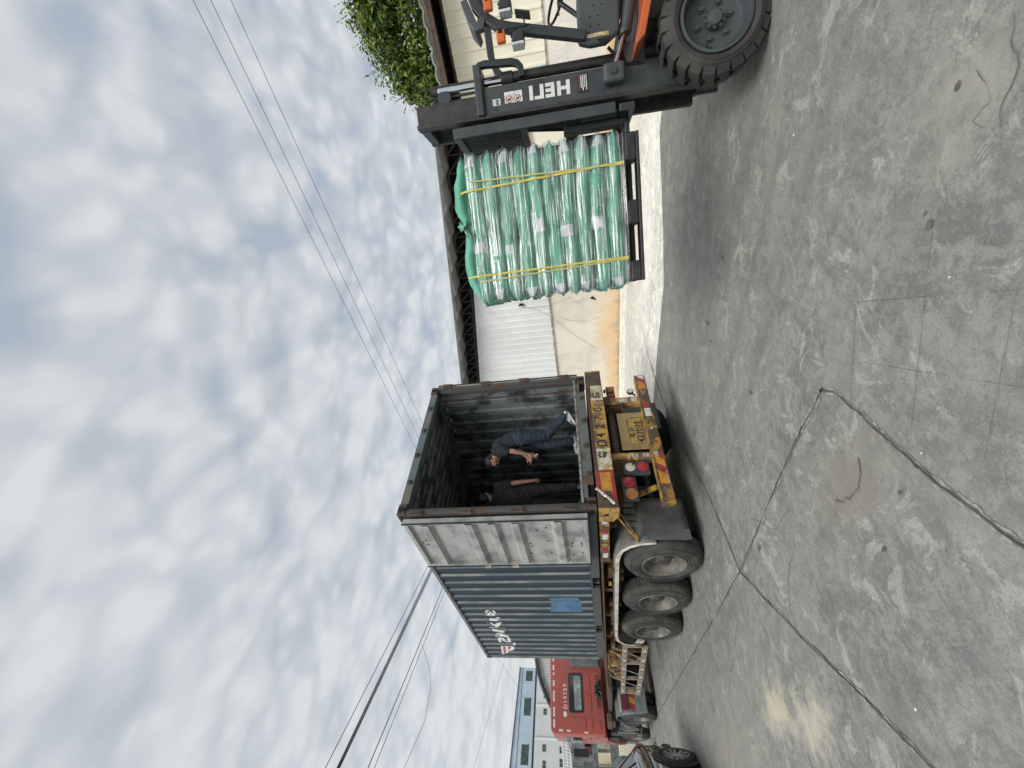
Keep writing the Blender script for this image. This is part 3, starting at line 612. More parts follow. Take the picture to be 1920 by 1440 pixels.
onb('number_plate', 1.0, 1.52, .615, .86, M_platey, .0795, .003, pb)
q = MB()
for a in ((1.012, 1.508, .838, .845), (1.012, 1.508, .628, .635), (1.012, 1.019, .6352, .8378), (1.501, 1.508, .6352, .8378)): q.bx(a[0], a[1], .0745, .0763, a[2], a[3])
q.build('plate_border', M_txt, pb)
text('plate_number', '4270挂', .125, XF(1.035, .647, .0755), M_txt, pb, bold=.0015, sx=1.12)
text('plate_number', '粤 D', .085, XF(1.13, .763, .0755), M_txt, pb, bold=.001, sx=1.1)
# bumper
mb = MB(); mb.bx(.04, 2.33, -.01, .10, .455, .60); bp_ = mb.build('bumper', M_yel, tr, bevel=.008)
mb = MB(); mb.bx(.04, 2.33, -.014, .10, .602, .612); mb.build('bumper_edge', M_yel2, bp_)
def chevron(x0, x1, z0, z1, cols, y=-.0125, lean=.09, par=bp_):
    n = len(cols); wv = (x1 - x0) / n
    for i, m_ in enumerate(cols):
        a = x0 + i * wv; q = MB(); pts = []
        for (x, z) in ((a, z0), (a + wv, z0), (a + wv + (lean if i < n - 1 else 0), z1), (a + (lean if i > 0 else 0), z1)): pts.append((x, z))
        q.prism(pts, frame((0, y, 0), (1, 0, 0), (0, 0, 1), (0, -1, 0)), 0, .0022); q.build('reflective_sheet', m_, par)
chevron(.30, .78, .475, .585, [M_orange, M_red, M_orange, M_red]); chevron(2.02, 2.31, .475, .585, [M_orange, M_red, M_refw])
onb('reflective_sheet', 1.60, 1.73, .49, .58, M_red, -.0125, .0022, bp_); onb('reflective_sheet', 1.44, 1.598, .49, .575, M_refw, -.0125, .0022, bp_); onb('paint_chip', 1.20, 1.23, .52, .55, M_refw, -.0125, .0022, bp_)
onb('peeling_corner', .30, .50, .475, .487, M_foil, -.016, .004, bp_); onb('peeling_corner', .72, .80, .53, .59, M_foil, -.016, .004, bp_)
mb = MB(); mb.bar((.36, .15, .62), (.60, .8, .95), .06, .035); mb.each('brace', M_yel2, tr)
# lamp clusters
def cluster(x0, x1, z0, z1, y, lamps):
    q = MB(); q.bx(x0, x1, y, y + .06, z0, z1); h = q.build('tail_lamp', M_lampb, tr, bevel=.012)
    for (x, z, r_, m_) in lamps:
        q = MB(); q.lathe([(r_ + .008, 0), (r_ + .008, .012), (r_, .016), (r_ * .75, .022), (0.001, .026)], (x, y + .0005, z), (0, -1, 0), 24); q.build('lens', m_, h, smooth='auto')
cluster(.53, .74, .66, 1.00, .08, [(.635, .905, .058, M_lwh), (.635, .745, .062, M_lred)])
cluster(.16, .50, .86, 1.05, .10, [(.415, .955, .072, M_lred), (.245, .945, .072, M_lamb)])
cluster(1.98, 2.30, .93, 1.06, .16, [(2.07, .995, .05, M_lred), (2.21, .995, .05, M_lamb)])
mb = MB(); mb.tube([(2.05, .2, 1.13), (2.05, .17, 1.04)], .006, 6); mb.tube([(2.22, .2, 1.13), (2.22, .17, 1.04)], .006, 6); mb.bx(2.02, 2.08, .17, .2, 1.07, 1.1); mb.bx(2.19, 2.25, .17, .2, 1.07, 1.1); mb.each('lamp_bracket', M_black, tr)
mb = MB(); mb.bar((1.99, .1, .64), (2.1, .1, .72), .02, .02); mb.cyl((2.08, .075, .70), (2.08, .12, .70), .05, 20); mb.build('round_reflector', M_lampb, tr)
mb = MB(); mb.cyl((2.08, .072, .70), (2.08, .0748, .70), .042, 20); mb.build('reflector_face', M_lwh, tr)
# axles, wheels
def wheel_meshes(Ro=.525, Ri=.292, Wd=.275, tread=True):
    """outer wheel of a dual pair: axis x, outer face at x = 0, body toward +x"""
    s = Ro / .525
    ty = [(Ri, .012), (Ri + .03, -.006), (Ri + .085, -.014), (Ro - .085, -.008), (Ro - .03, .018), (Ro - .008, .045), (Ro, .062), (Ro, Wd - .062), (Ro - .008, Wd - .045), (Ro - .03, Wd - .018), (Ri + .05, Wd), (Ri, Wd - .02)]
    t = MB(); t.lathe(ty, (0, 0, 0), (1, 0, 0), 64)
    for rr in (Ri + .055, Ri + .10, Ro - .06): t.lathe([(rr - .004, -.0115), (rr, -.019), (rr + .004, -.0115)], (0, 0, 0), (1, 0, 0), 64)
    if tread:
        for k in range(56):
            a = 2 * math.pi * k / 56; M = Matrix.Rotation(a, 4, 'X')
            for j, xx in enumerate((.068, .104, .140, .176)): t.bx(xx, xx + .030, -.021 * s, .021 * s, Ro - .012, Ro + .010, M @ Matrix.Rotation(.03 * (j % 2), 4, 'X'))
    rim = MB(); rim.lathe([(Ri + .012, .006), (Ri + .008, -.010), (Ri - .004, -.008), (Ri - .014, .01), (Ri - .018, .05), (Ri - .035, .07), (Ri - .04, .15), (Ri - .06, .165), (Ri - .08, .172), (.15, .150), (.14, .148)], (0, 0, 0), (1, 0, 0), 64)
    hub = MB(); hub.lathe([(.15, .150), (.12, .13), (.115, .07), (.10, .055), (.05, .045), (.001, .043)], (0, 0, 0), (1, 0, 0), 32)
    for k in range(10):
        a = 2 * math.pi * k / 10; hub.cyl((.165, .168 * math.cos(a), .168 * math.sin(a)), (.125, .168 * math.cos(a), .168 * math.sin(a)), .014, 8)
    holes = MB()
    for k in range(8):
        a = 2 * math.pi * (k + .5) / 8; holes.cyl((.1685, .205 * math.cos(a), .205 * math.sin(a)), (.162, .203 * math.cos(a), .203 * math.sin(a)), .022, 12)
    return t, rim, hub, holes
T_, R_, H_, O_ = wheel_meshes()
tyre_me = rim_me = None
def place_wheel(name, parent, x, y, z, sg, meshes, Ro, spin=0.0, root=None):
    t, r_, h, o_ = meshes
    Mx = Matrix.Translation((x, y, z)) @ (Matrix.Rotation(0, 4, 'Z') if sg > 0 else Matrix.Rotation(math.pi, 4, 'Z')) @ Matrix.Rotation(spin, 4, 'X')
    def mk(mb, nm, m_, par, sm):
        q = MB(); q.v = [Mx @ v for v in mb.v]; q.f = mb.f; q.mi = mb.mi; return q.build(nm, m_, par, smooth=sm)
    wt = mk(t, name, M_tyre, parent, 'auto'); mk(r_, 'rim', M_rim, wt, 'auto'); mk(h, 'hub', M_hub, wt, 'auto'); mk(o_, 'rim_holes', M_black, wt, False); return wt
for i, y in enumerate((1.343, 2.653, 3.963)):
    place_wheel('wheel', tr, -.107, y, .525, 1, (T_, R_, H_, O_), .525, i * .4)
    place_wheel('wheel', tr, 2.545, y, .525, -1, (T_, R_, H_, O_), .525, i * .7)
    inn = MB()
    for xx in (.225, 2.213 - .275): inn.lathe([(.30, .0), (.5, .0), (.525, .05), (.525, .225), (.5, .275), (.3, .275)], (xx, y, .525), (1, 0, 0), 48, closed=True)
    inn.each('inner_tyre', M_rubber, tr, smooth='auto')
    mb = MB(); mb.cyl((.1, y, .525), (2.34, y, .525), .065, 16); mb.cyl((.06, y, .525), (.22, y, .525), .19, 24); mb.cyl((2.2, y, .525), (2.38, y, .525), .19, 24); mb.build('axle', M_hub, tr, smooth='auto')
    mb = MB()
    for x in (.72, 1.72):
        for k in range(6): mb.bar((x, y - .5 + k * .05, .66 + k * .022), (x, y + .5 - k * .05, .66 + k * .022), .075, .018)
        mb.bx(x - .05, x + .05, y - .62, y - .55, .62, .87)
    mb.each('leaf_spring', M_dark, tr)
# fenders: one long pressed steel guard over three wheels each side
def fender(xo, sg):
    path = [(.78, .66), (.80, .86), (.87, 1.0), (.98, 1.10), (1.12, 1.155), (1.3, 1.175)] + [(1.3 + (4.35 - 1.3) * i / 8, 1.175 - .0 * i) for i in range(1, 9)] + [(4.6, 1.14), (4.76, 1.05), (4.85, .93), (4.87, .80)]
    xs = [0, .10, .103, .16, .163, .42, .60]; dz = [0, 0, .012, .012, 0, 0, 0]
    rows = []
    for j, (xx, dd) in enumerate(zip(xs, dz)):
        rw = []
        for i, (y, z) in enumerate(path):
            a = Vector(path[max(i - 1, 0)]); b = Vector(path[min(i + 1, len(path) - 1)]); t = (b - a).normalized(); nn = Vector((-t.y, t.x)); 
            rw.append((xo - sg * xx, y + nn.x * dd, z + nn.y * dd))
        rows.append(rw)
    mb = MB(); mb.grid(rows); o = mb.build('fender', M_fend, tr, smooth='auto', fixn=False)
    md = o.modifiers.new('s', 'SOLIDIFY'); md.thickness = .006
    lip = MB(); lr = []
    for i, (y, z) in enumerate(path):
        a = Vector(path[max(i - 1, 0)]); b = Vector(path[min(i + 1, len(path) - 1)]); t = (b - a).normalized(); nn = Vector((-t.y, t.x)); h = .045 if y > 1.0 else .02 + .02 * (z - .66)
        lr.append([(xo + sg * .001, y + nn.x * .006, z + nn.y * .006), (xo + sg * .014, y, z), (xo + sg * .014, y - nn.x * h, z - nn.y * h), (xo + sg * .001, y - nn.x * h, z - nn.y * h)])
    lip.grid(lr); lip.build('fender_lip', M_fendw, o, smooth='auto')
fender(-.062, -1); fender(2.50, 1)
mb = MB(); rows = []
for i in range(9):
    z = .86 - .65 * i / 8; rows.append([(-.03 + .585 * j / 8 + (.03 * (8 - i) / 8 if j == 8 else 0), .775 - .02 * math.sin(i * .5) + .012 * math.sin(j * 1.1 + i * .3), z) for j in range(9)])
mb.grid(rows); o = mb.build('mudflap', M_flap, tr, smooth=True, fixn=False); md = o.modifiers.new('s', 'SOLIDIFY'); md.thickness = .008
mb = MB(); mb.grid([[(-.035 + .14 * j / 3, .765, z) for j in range(4)] for z in (.76, .5, .21)]); o = mb.build('mudflap_patch', mat('mudflap_worn', (.11, .122, .125), rough=.6), tr, fixn=False); o.modifiers.new('s', 'SOLIDIFY').thickness = .006
mb = MB()
for k in range(6): mb.bx(-.02 + k * .1, .05 + k * .1, .79, .80, .70 + .015 * (k % 2), 1.02)
mb.each('flap_hanger', M_fend, tr, bevel=.004)
mb = MB(); mb.bar((.0, .24, 1.14), (-.04, .80, .87), .018, .018); mb.bar((.55, .70, 1.18), (-.03, .80, .86), .02, .02); mb.each('fender_stay', M_yel2, tr)
mb = MB(); mb.grid([[(1.88 + .58 * j / 4, .78, z) for j in range(5)] for z in (1.0, .6, .22)]); o = mb.build('mudflap', M_flap, tr, fixn=False); o.modifiers.new('s', 'SOLIDIFY').thickness = .008
# side guards
for s, xo in ((-1, -.05), (1, 2.49)):
    mb = MB()
    mb.bx(xo - .018, xo + .018, 4.92, 8.62, .93, 1.035); mb.bx(xo - .018, xo + .018, 4.96, 8.70, .545, .655)
    for y in (4.95, 6.05, 7.25, 8.5): mb.bx(xo - .0179, xo + .05, y, y + .06, .656, .929)
    gd = mb.build('side_guard', mat('guard_aluminium', (.34, .30, .22), (.22, .18, .13), sc1=8, rough=.55, metal=.2), tr, bevel=.006)
    q = MB()
    for k in range(6):
        for z in (.985, .60): q.bx(*sorted((xo + s * .0185, xo + s * .021)), 5.15 + k * .62, 5.27 + k * .62, z - .025, z + .025)
    q.build('reflective_strip', M_refw, gd)
    q = MB()
    for k in range(6):
        for z in (.985, .60): q.bx(*sorted((xo + s * .0185, xo + s * .021)), 5.29 + k * .62, 5.41 + k * .62, z - .025, z + .025)
    q.build('reflective_strip', mat('faded_red_tape', (.26, .13, .10), rough=.6), gd)
    q = MB()
    for y in (5.0, 6.2, 7.2): q.cyl((xo + .02, y, .90), (xo + .3, y - .1, 1.28), .008, 6); q.cyl((xo + .02, y + .1, 1.22), (xo + .0, y + .75, .62), .007, 6)
    q.each('stay_rod', M_refw, gd)
mb = MB(); 
for k in range(5): mb.tube([(.35 + k * .05, 5.1, .9 - .03 * k), (.25 + k * .04, 5.6, .62), (.3, 6.1, .75 + .04 * k)], .012, 6)
mb.each('air_hose', M_black, tr)
mb = MB(); rows = [[(.12 + .01 * math.sin(i * 2 + j), 5.05 + j * .09 + .03 * math.sin(i * 1.9), .74 - .035 * i - .03 * math.sin(j * 1.3)) for j in range(5)] for i in range(5)]; mb.grid(rows)
tag(mb.build('plastic_bag', M_litter, smooth=True, fixn=False), 'torn white plastic bag caught behind the trailer side guard', 'plastic bag')
# ------------------------------------------------------------------ red tractor unit
M_cab = mat('cab_red', (0.38, 0.085, 0.068), (0.30, 0.09, 0.075), sc1=2.2, lo=.45, hi=.7, rough=0.42, coat=.2, bump=.04)
M_cabdust = mat('cab_red_dusty', (0.36, 0.13, 0.11), (0.30, 0.16, 0.14), sc1=3, rough=.5)
M_glass = mat('dark_glass', (0.03, 0.04, 0.045), rough=.06, spec=.8)
M_winrefl = mat('cab_window_reflection', (0.42, 0.47, 0.47), (0.2, 0.24, 0.24), sc1=2.5, rough=.2)
M_plastic = mat('black_plastic', (0.025, 0.028, 0.030), rough=.45, bump=.1)
M_gplast = mat('grey_plastic', (0.10, 0.115, 0.12), (0.14, 0.15, .15), sc1=6, rough=.5, bump=.1)
M_chrome = mat('chrome', (0.75, 0.76, 0.77), rough=.12, metal=1.0)
cx0, cx1, cy0, cy1, cz0, cz1 = -.30, 2.20, 12.8, 14.75, 1.46, 3.22
tk = thing('tractor_truck', 'red tractor truck coupled ahead of the trailer, seen from behind', 'truck', (.95, 13, 0))
def rsec(y, x0, x1, z0, z1, r, n=5):
    pts = []
    for (cx, cz, a0) in ((x1 - r, z1 - r, 0), (x0 + r, z1 - r, 90), (x0 + r * .4, z0 + r * .4, 180), (x1 - r * .4, z0 + r * .4, 270)):
        rr = r if a0 in (0, 90) else r * .4
        for k in range(n + 1):
            a = R(a0 + 90 * k / n); pts.append((cx + rr * math.cos(a), y, cz + rr * math.sin(a)))
    return pts
mb = MB(); secs = [rsec(cy0, cx0 + .03, cx1 - .03, cz0 + .02, cz1 - .03, .13), rsec(cy0 + .04, cx0, cx1, cz0, cz1, .15), rsec(13.6, cx0, cx1, cz0, cz1, .15), rsec(14.1, cx0, cx1, cz0 - .3, cz1 - .02, .18), rsec(14.5, cx0 + .02, cx1 - .02, cz0 - .5, cz1 - .35, .2), rsec(15.0, cx0 + .1, cx1 - .1, cz0 - .7, 2.35, .2), rsec(15.08, cx0 + .2, cx1 - .2, cz0 - .6, 2.2, .2)]
n_ = len(secs[0])
for s_ in secs: mb.v += [Vector(p) for p in s_]
for i in range(len(secs) - 1):
    for k in range(n_): mb.f.append((i * n_ + k, i * n_ + (k + 1) % n_, (i + 1) * n_ + (k + 1) % n_, (i + 1) * n_ + k)); mb.mi.append(0)
mb.f += [tuple(range(n_)), tuple(range((len(secs) - 1) * n_, len(secs) * n_))]; mb.mi += [0, 0]
cab = mb.build('cab', M_cab, tk, smooth='auto')
def rr_poly(x0, x1, z0, z1, r, n=4):
    pts = []
    for cx, cz, a0 in ((x1 - r, z1 - r, 0), (x0 + r, z1 - r, 90), (x0 + r, z0 + r, 180), (x1 - r, z0 + r, 270)):
        pts += [(cx + r * math.cos(R(a0 + 90 * k / n)), cz + r * math.sin(R(a0 + 90 * k / n))) for k in range(n + 1)]
    return pts
BK = frame((0, cy0, 0), (1, 0, 0), (0, 0, 1), (0, -1, 0))
def onback(nm, x0, x1, z0, z1, r, m_, h0, h1, bev=0.0, par=None):
    q = MB(); q.prism(rr_poly(x0, x1, z0, z1, r), BK, h0, h1); return q.build(nm, m_, par or cab, bevel=bev, segs=2)
onback('window_seal', .26, 1.36, 2.13, 2.60, .07, M_rubber, .0, .02); wf = onback('rear_window', .30, 1.32, 2.165, 2.565, .05, M_glass, .0205, .024)
onback('window_reflection', .33, 1.29, 2.19, 2.42, .04, M_winrefl, .0245, .0255, par=wf)  # reflection painted as a pale panel over the lower rear window
for (x0, x1, z0, z1) in ((-.20, .14, 2.07, 2.52), (-.20, .12, 1.86, 2.01), (-.18, .06, 1.60, 1.74), (.30, .78, 1.86, 2.0), (.90, 1.36, 1.88, 2.0)):
    onback('pressed_panel', x0, x1, z0, z1, .05, M_cab, .001, .016, .012)
onback('pressed_panel', .32, 1.42, 1.49, 1.80, .12, M_cab, .001, .014, .010)
q = MB()
for k in range(22):
    if 7 < k < 15: continue
    q.bx(.42 + k * .042, .436 + k * .042, cy0 - .019, cy0 - .0145, 1.53, 1.68)
q.build('vent_slots', M_black, cab)
q = MB(); r_ = random.Random(3)
for k in range(16): q.ball((.90 + r_.uniform(-.22, .22), cy0 - .05, 1.60 + r_.uniform(-.1, .12)), r_.uniform(.03, .07), 8)
q.tube([(.6, cy0 - .06, 1.5), (.8, cy0 - .12, 1.7), (1.1, cy0 - .1, 1.6), (1.2, cy0 - .06, 1.46)], .02, 6); q.build('latch_and_hoses', M_plastic, cab)
q = MB(); q.bx(1.52, 2.25, cy0 - .25, cy0 - .0185, 1.5, 2.5); q.build('air_intake', M_gplast, cab, bevel=.06)
for k, (x0, x1) in enumerate([(-.14, .08), (.14, .40), (.55, .85), (.98, 1.16), (1.3, 1.38), (1.45, 1.6), (1.72, 1.9), (-.02, .02)][:7]): onback('reflective_tape', x0, x1, 3.075, 3.13, .005, M_refw, .001, .004)
onback('reflective_tape', -.235, -.175, 2.82, 2.95, .005, M_refw, .001, .004); onback('reflective_tape', -.235, -.185, 2.58, 2.70, .005, M_refw, .001, .004); onback('reflective_tape', -.262, -.215, 2.02, 2.14, .005, M_refw, .001, .004)
onback('seam_line', -.2, 2.0, 2.835, 2.842, .003, M_cabdust, .0005, .0015)
text('painted_number', 'D19759', .17, frame((.35, cy0 - .0045, 2.665), (1, 0, 0), (0, 0, 1), (0, -1, 0)), M_white, cab, bold=.0015, spacing=1.34)
q = MB(); q.prism([(.20, 2.67), (.27, 2.70), (.30, 2.75), (.27, 2.79), (.23, 2.78), (.20, 2.80), (.15, 2.77), (.14, 2.72)], BK, .002, .0045); q.build('emblem', M_white, cab)
# side: window, handle, step trims, mirrors
q = MB(); q.prism([(13.25, 2.25), (14.05, 2.25), (14.35, 2.3), (14.2, 2.8), (13.25, 2.85)], frame((cx0 - .004, 0, 0), (0, 1, 0), (0, 0, 1), (1, 0, 0)), -.004, .003); q.build('side_window', M_glass, cab)
q = MB(); q.prism([(13.25, 2.25), (14.05, 2.25), (14.35, 2.3), (14.2, 2.8), (13.25, 2.85)], frame((cx1 + .004, 0, 0), (0, 1, 0), (0, 0, 1), (1, 0, 0)), -.003, .004); q.build('side_window', M_glass, cab)
q = MB(); q.bx(cx0 - .03, cx0 - .004, 13.0, 14.9, 1.42, 1.55); q.bx(cx0 - .03, cx0 - .004, 13.3, 13.6, 1.95, 2.02); q.each('side_trim', M_cabdust, cab, bevel=.02)
for sx, xx in ((-1, cx0), (1, cx1)):
    q = MB(); q.tube([(xx, 14.4, 2.75), (xx + sx * .22, 14.55, 2.7), (xx + sx * .22, 14.55, 2.0), (xx, 14.4, 1.95)], .016, 8); q.bx(*sorted((xx + sx * .12, xx + sx * .34)), 14.52, 14.60, 2.1, 2.6); q.build('mirror', M_plastic, cab, bevel=.01)
# chassis, tank, fenders, wheels
mb = MB()
for s in (-1, 1): mb.bx(.95 + s * .42 - .04, .95 + s * .42 + .04, 9.9, 15.0, .82, 1.08)
mb.build('frame_beam', M_dark, tk)
mb = MB(); mb.bx(.45, 1.5, 10.3, 11.4, 1.085, 1.21); mb.build('fifth_wheel', M_dark, tk, bevel=.03)
mb = MB(); mb.bx(-.12, .1, 11.75, 12.9, 1.25, 1.40); mb.bx(-.1, .3, 11.9, 12.75, 1.15, 1.2499); mb.build('rear_cab_mount', M_brown, tk, bevel=.02)
T2, R2, H2, O2 = wheel_meshes(.52, .29, .27)
for x, sg in ((-.16, 1), (2.06, -1)):
    place_wheel('wheel', tk, x, 10.95, .515, sg, (T2, R2, H2, O2), .52)
    inn = MB(); xx = x + sg * .31; inn.lathe([(.3, 0), (.49, 0), (.52, .05), (.52, .22), (.49, .27), (.3, .27)], (xx, 10.95, .515), (sg, 0, 0), 40, closed=True); inn.build('inner_tyre', M_rubber, tk, smooth='auto')
    place_wheel('wheel', tk, x + sg * .05, 14.3, .515, sg, (T2, R2, H2, O2), .52)
mb = MB(); mb.cyl((0, 10.95, .515), (1.9, 10.95, .515), .12, 16); mb.cyl((0, 14.3, .515), (1.9, 14.3, .515), .07, 12); mb.ball((.95, 10.95, .52), .28, 16); mb.build('axle', M_dark, tk, smooth='auto')
for s, xo in ((1, -.17), (-1, 2.07)):
    rows = []
    for i in range(15):
        a = R(200 - 220 * i / 14); rows.append([(xo + s * xx, 10.95 - .66 * math.cos(a) * -1, .515 + .64 * math.sin(a)) for xx in (0, .06, .58, .62)])
    mb = MB(); mb.grid(rows); o = mb.build('fender', M_gplast, tk, smooth='auto', fixn=False); o.modifiers.new('s', 'SOLIDIFY').thickness = .01
    mb = MB(); mb.bx(*sorted((xo + s * .02, xo + s * .62)), 10.20, 10.23, .30, 1.08); fb = mb.build('fender_panel', mat('fender_panel_grey', (.17, .20, .21), (.11, .125, .13), sc1=6, rough=.5), tk, bevel=.02)
    if s > 0:
        for i, m_ in enumerate([M_red, M_orange, M_red, M_orange]):
            q = MB(); a = xo + .08 + i * .12; q.prism([(a, .62), (a + .12, .62), (a + .18 if i < 3 else a + .12, .76), (a + (.06 if i else 0), .76)], frame((0, 10.1995, 0), (1, 0, 0), (0, 0, 1), (0, -1, 0)), 0, .003); q.build('reflective_sheet', m_, fb)
        q = MB(); q.bx(xo + .06, xo + .42, 10.15, 10.199, .82, .96); q.build('tail_lamp', mat('lamp_dark_red', (.16, .03, .05), rough=.3), fb, bevel=.01)
        q = MB(); q.bx(xo + .02, xo + .58, 10.18, 10.1985, 1.0, 1.05); q.build('panel_edge', M_fendw, fb)
mb = MB(); mb.cyl((.12, 12.0, .72), (.12, 13.2, .72), .30, 24); mb.build('fuel_tank', mat('tank_grey', (.12, .13, .13), (.07, .07, .07), sc1=5, rough=.45, metal=.3), tk, smooth='auto')
mb = MB(); mb.bx(-.18, .2, 12.3, 13.3, .35, .40); mb.bx(-.19, .05, 13.1, 13.5, .5, 1.3); mb.bx(-.24, .05, 13.6, 15.0, 1.05, 1.35); mb.each('step', M_plastic, tk, bevel=.03)
mb = MB(); mb.bx(-.19, -.13, 12.45, 12.5, .45, 1.05); mb.bx(-.20, -.16, 12.9, 12.97, .5, 1.1); mb.bx(-.21, -.17, 13.0, 13.25, .35, .48); mb.each('tank_strap', M_fend, tk)
mb = MB(); mb.bx(-.15, 2.05, 14.9, 15.15, .35, .95); mb.build('bumper', M_gplast, tk, bevel=.05)
mb = MB(); mb.cyl((1.95, 12.2, .7), (1.95, 13.3, .7), .28, 20); mb.build('air_tank', M_dark, tk, smooth='auto')

# ------------------------------------------------------------------ black car at the left edge of the yard
M_carp = mat('car_paint_black', (0.022, 0.024, 0.026), rough=.18, coat=1.0, spec=.6)
caz = R(246); cf = Vector((math.cos(caz), math.sin(caz), 0)); clft = Vector((-cf.y, cf.x, 0))   # front, left
wc = Vector((-1.70, 5.30, 0)); crt = -clft
# local frame: x = towards the tail, y = across, positive away from the camera, z = up ; origin under the visible rear wheel
ext = -cf; ny = Vector((-math.sin(R(66)), math.cos(R(66)), 0))
CMx = Matrix(((ext.x, ny.x, 0, wc.x), (ext.y, ny.y, 0, wc.y), (0, 0, 1, 0), (0, 0, 0, 1)))
car = thing('parked_car', 'glossy black car with silver spoke wheel cut off by the left edge', 'car', M=CMx)
def carsec(x, hw, zb, zs, zr, hr):
    """half section: bottom, sill, belt, roof"""
    c = .86
    L_ = [(c + hw * .86, zb), (c + hw * .97, zb + .10), (c + hw, (zb + zs) / 2), (c + hw * .985, zs - .04), (c + hw * .95, zs)]
    if zr > zs + .02: L_ += [(c + hr + (hw * .95 - hr) * .5, (zs + zr) / 2), (c + hr, zr - .05), (c + hr * .8, zr), (c, zr + .02)]
    else: L_ += [(c + hw * .85, zs + .01), (c + hw * .7, zs + .02), (c + hw * .4, zs + .03), (c, zs + .035)]
    rt = L_; lf = [(2 * c - y, z) for y, z in reversed(L_[:-1])]
    return [(x, y, z) for y, z in rt + lf]
prof = [(.84, .74, .42, .86, .9, .5), (.80, .84, .32, .96, 1.05, .55), (.62, .89, .25, 1.0, 1.25, .58), (.35, .91, .22, 1.0, 1.42, .60), (0, .92, .22, .98, 1.50, .62), (-.8, .925, .20, .95, 1.54, .64), (-1.6, .92, .20, .93, 1.50, .62), (-2.1, .91, .20, .92, 1.25, .62), (-2.5, .90, .20, .92, .93, .6), (-3.1, .87, .22, .82, .84, .6), (-3.5, .78, .30, .70, .72, .6), (-3.62, .66, .38, .62, .64, .5)]
mb = MB(); secs = [carsec(*p) for p in prof]; n_ = len(secs[0])
for s_ in secs: mb.v += [Vector(p) for p in s_]
for i in range(len(secs) - 1):
    for k in range(n_): mb.f.append((i * n_ + k, i * n_ + (k + 1) % n_, (i + 1) * n_ + (k + 1) % n_, (i + 1) * n_ + k)); mb.mi.append(0)
mb.f += [tuple(range(n_)), tuple(range((len(secs) - 1) * n_, len(secs) * n_))]; mb.mi += [0, 0]
body = mb.build('body', M_carp, car, world=False, smooth='auto')
# the near side is at y = -.06
for (xw) in (0, -2.68):
    q = MB(); q.lathe([(.30, 0), (.40, 0), (.40, .03), (.36, .2), (.30, .2)], (xw, -.075, .335), (0, 1, 0), 40, closed=True); q.build('wheel_arch', M_plastic, body, world=False, smooth='auto')
    q = MB(); q.cyl((xw, -.071, .335), (xw, .12, .335), .385, 40); q.build('arch_shadow_gap', M_black, body, world=False)
    for yy, sg in ((-.10, 1), (1.82, -1)):
        q = MB(); q.lathe([(.215, .0), (.24, -.012), (.29, -.012), (.325, .02), (.332, .05), (.332, .18), (.31, .21), (.215, .21)], (xw, yy, .335), (0, sg, 0), 48); wt = q.build('wheel', M_tyre, car, world=False, smooth='auto')
        q = MB(); q.lathe([(.225, -.004), (.215, -.008), (.20, .01), (.19, .06), (.18, .09), (.001, .095)], (xw, yy, .335), (0, sg, 0), 40); q.build('rim_barrel', M_hub, wt, world=False, smooth='auto')
        q = MB(); q.cyl((xw, yy + sg * .0, .335), (xw, yy + sg * .05, .335), .05, 20)
        for k in range(6):
            a = 2 * math.pi * k / 6 + .2; d = Vector((math.cos(a), 0, math.sin(a))); pr_ = Vector((-math.sin(a), 0, math.cos(a)))
            for u in (-1, 1): q.bar(Vector((xw, yy + sg * .02, .335)) + d * .04 + pr_ * .012 * u, Vector((xw, yy + sg * .004, .335)) + d * .208 + pr_ * .045 * u, .03, .026, up=(0, 1, 0))
        q.lathe([(.222, -.012), (.226, 0), (.212, .01), (.208, 0)], (xw, yy, .335), (0, sg, 0), 40, closed=True); q.build('spokes', mat('alloy', (.48, .49, .50), rough=.3, metal=.7), wt, world=False, smooth='auto')
        q = MB(); q.lathe([(.200, .0105), (.206, .0115)], (xw, yy, .335), (0, sg, 0), 24); q.build('rim_edge', M_chrome, wt, world=False)
def sidept(x, t):
    """point on the near side: t 0 belt .. 1 roof edge"""
    for a, b in zip(prof[:-1], prof[1:]):
        if b[0] <= x <= a[0]:
            f = (a[0] - x) / (a[0] - b[0]); g_ = [u + (v - u) * f for u, v in zip(a, b)]; c = .86
            y0 = c - g_[1] * .95; y1 = c - g_[5]; return Vector((x, y0 + (y1 - y0) * t - .008, g_[3] + (g_[4] - .05 - g_[3]) * t))
def sidewin(nm, pts, m_, off=0.0):
    q = MB(); P = [sidept(x, t) + Vector((0, -off, .003)) for x, t in pts]; q.add(P, [tuple(range(len(P)))]); o = q.build(nm, m_, body, world=False, fixn=False); o.modifiers.new('s', 'SOLIDIFY').thickness = .006; return o
sidewin('side_window', [(.36, .18), (-.1, .10), (-.2, .9), (.12, .85)], M_glass); sidewin('side_window', [(-.24, .10), (-.95, .08), (-.95, .95), (-.3, .93)], M_glass); sidewin('side_window', [(-1.03, .08), (-1.95, .06), (-1.6, .9), (-1.03, .95)], M_glass)
q = MB(); q.tube([sidept(x, t) + Vector((0, -.008, .006)) for x, t in [(-1.95, .02), (-1.0, .03), (-.1, .05), (.42, .14), (.14, .9), (-.2, .96), (-1.0, 1.0), (-1.6, .96)]], .013, 6); q.build('window_trim', M_chrome, body, world=False, smooth='auto')
q = MB()
for yy in (-.02, 1.30):
    q.bx(.60, .835, yy + .02, yy + .40, .80, .96)
q.each('tail_light', M_lred, body, world=False, bevel=.03)
q = MB(); q.bx(.45, .90, .0, 1.72, .30, .50); q.build('rear_bumper', M_plastic, body, world=False, bevel=.06)
q = MB(); q.tube([sidept(x, 0) + Vector((0, -.028, -.22)) for x in (.5, 0, -1, -2)], .008, 6); q.build('body_crease', M_chrome, body, world=False)
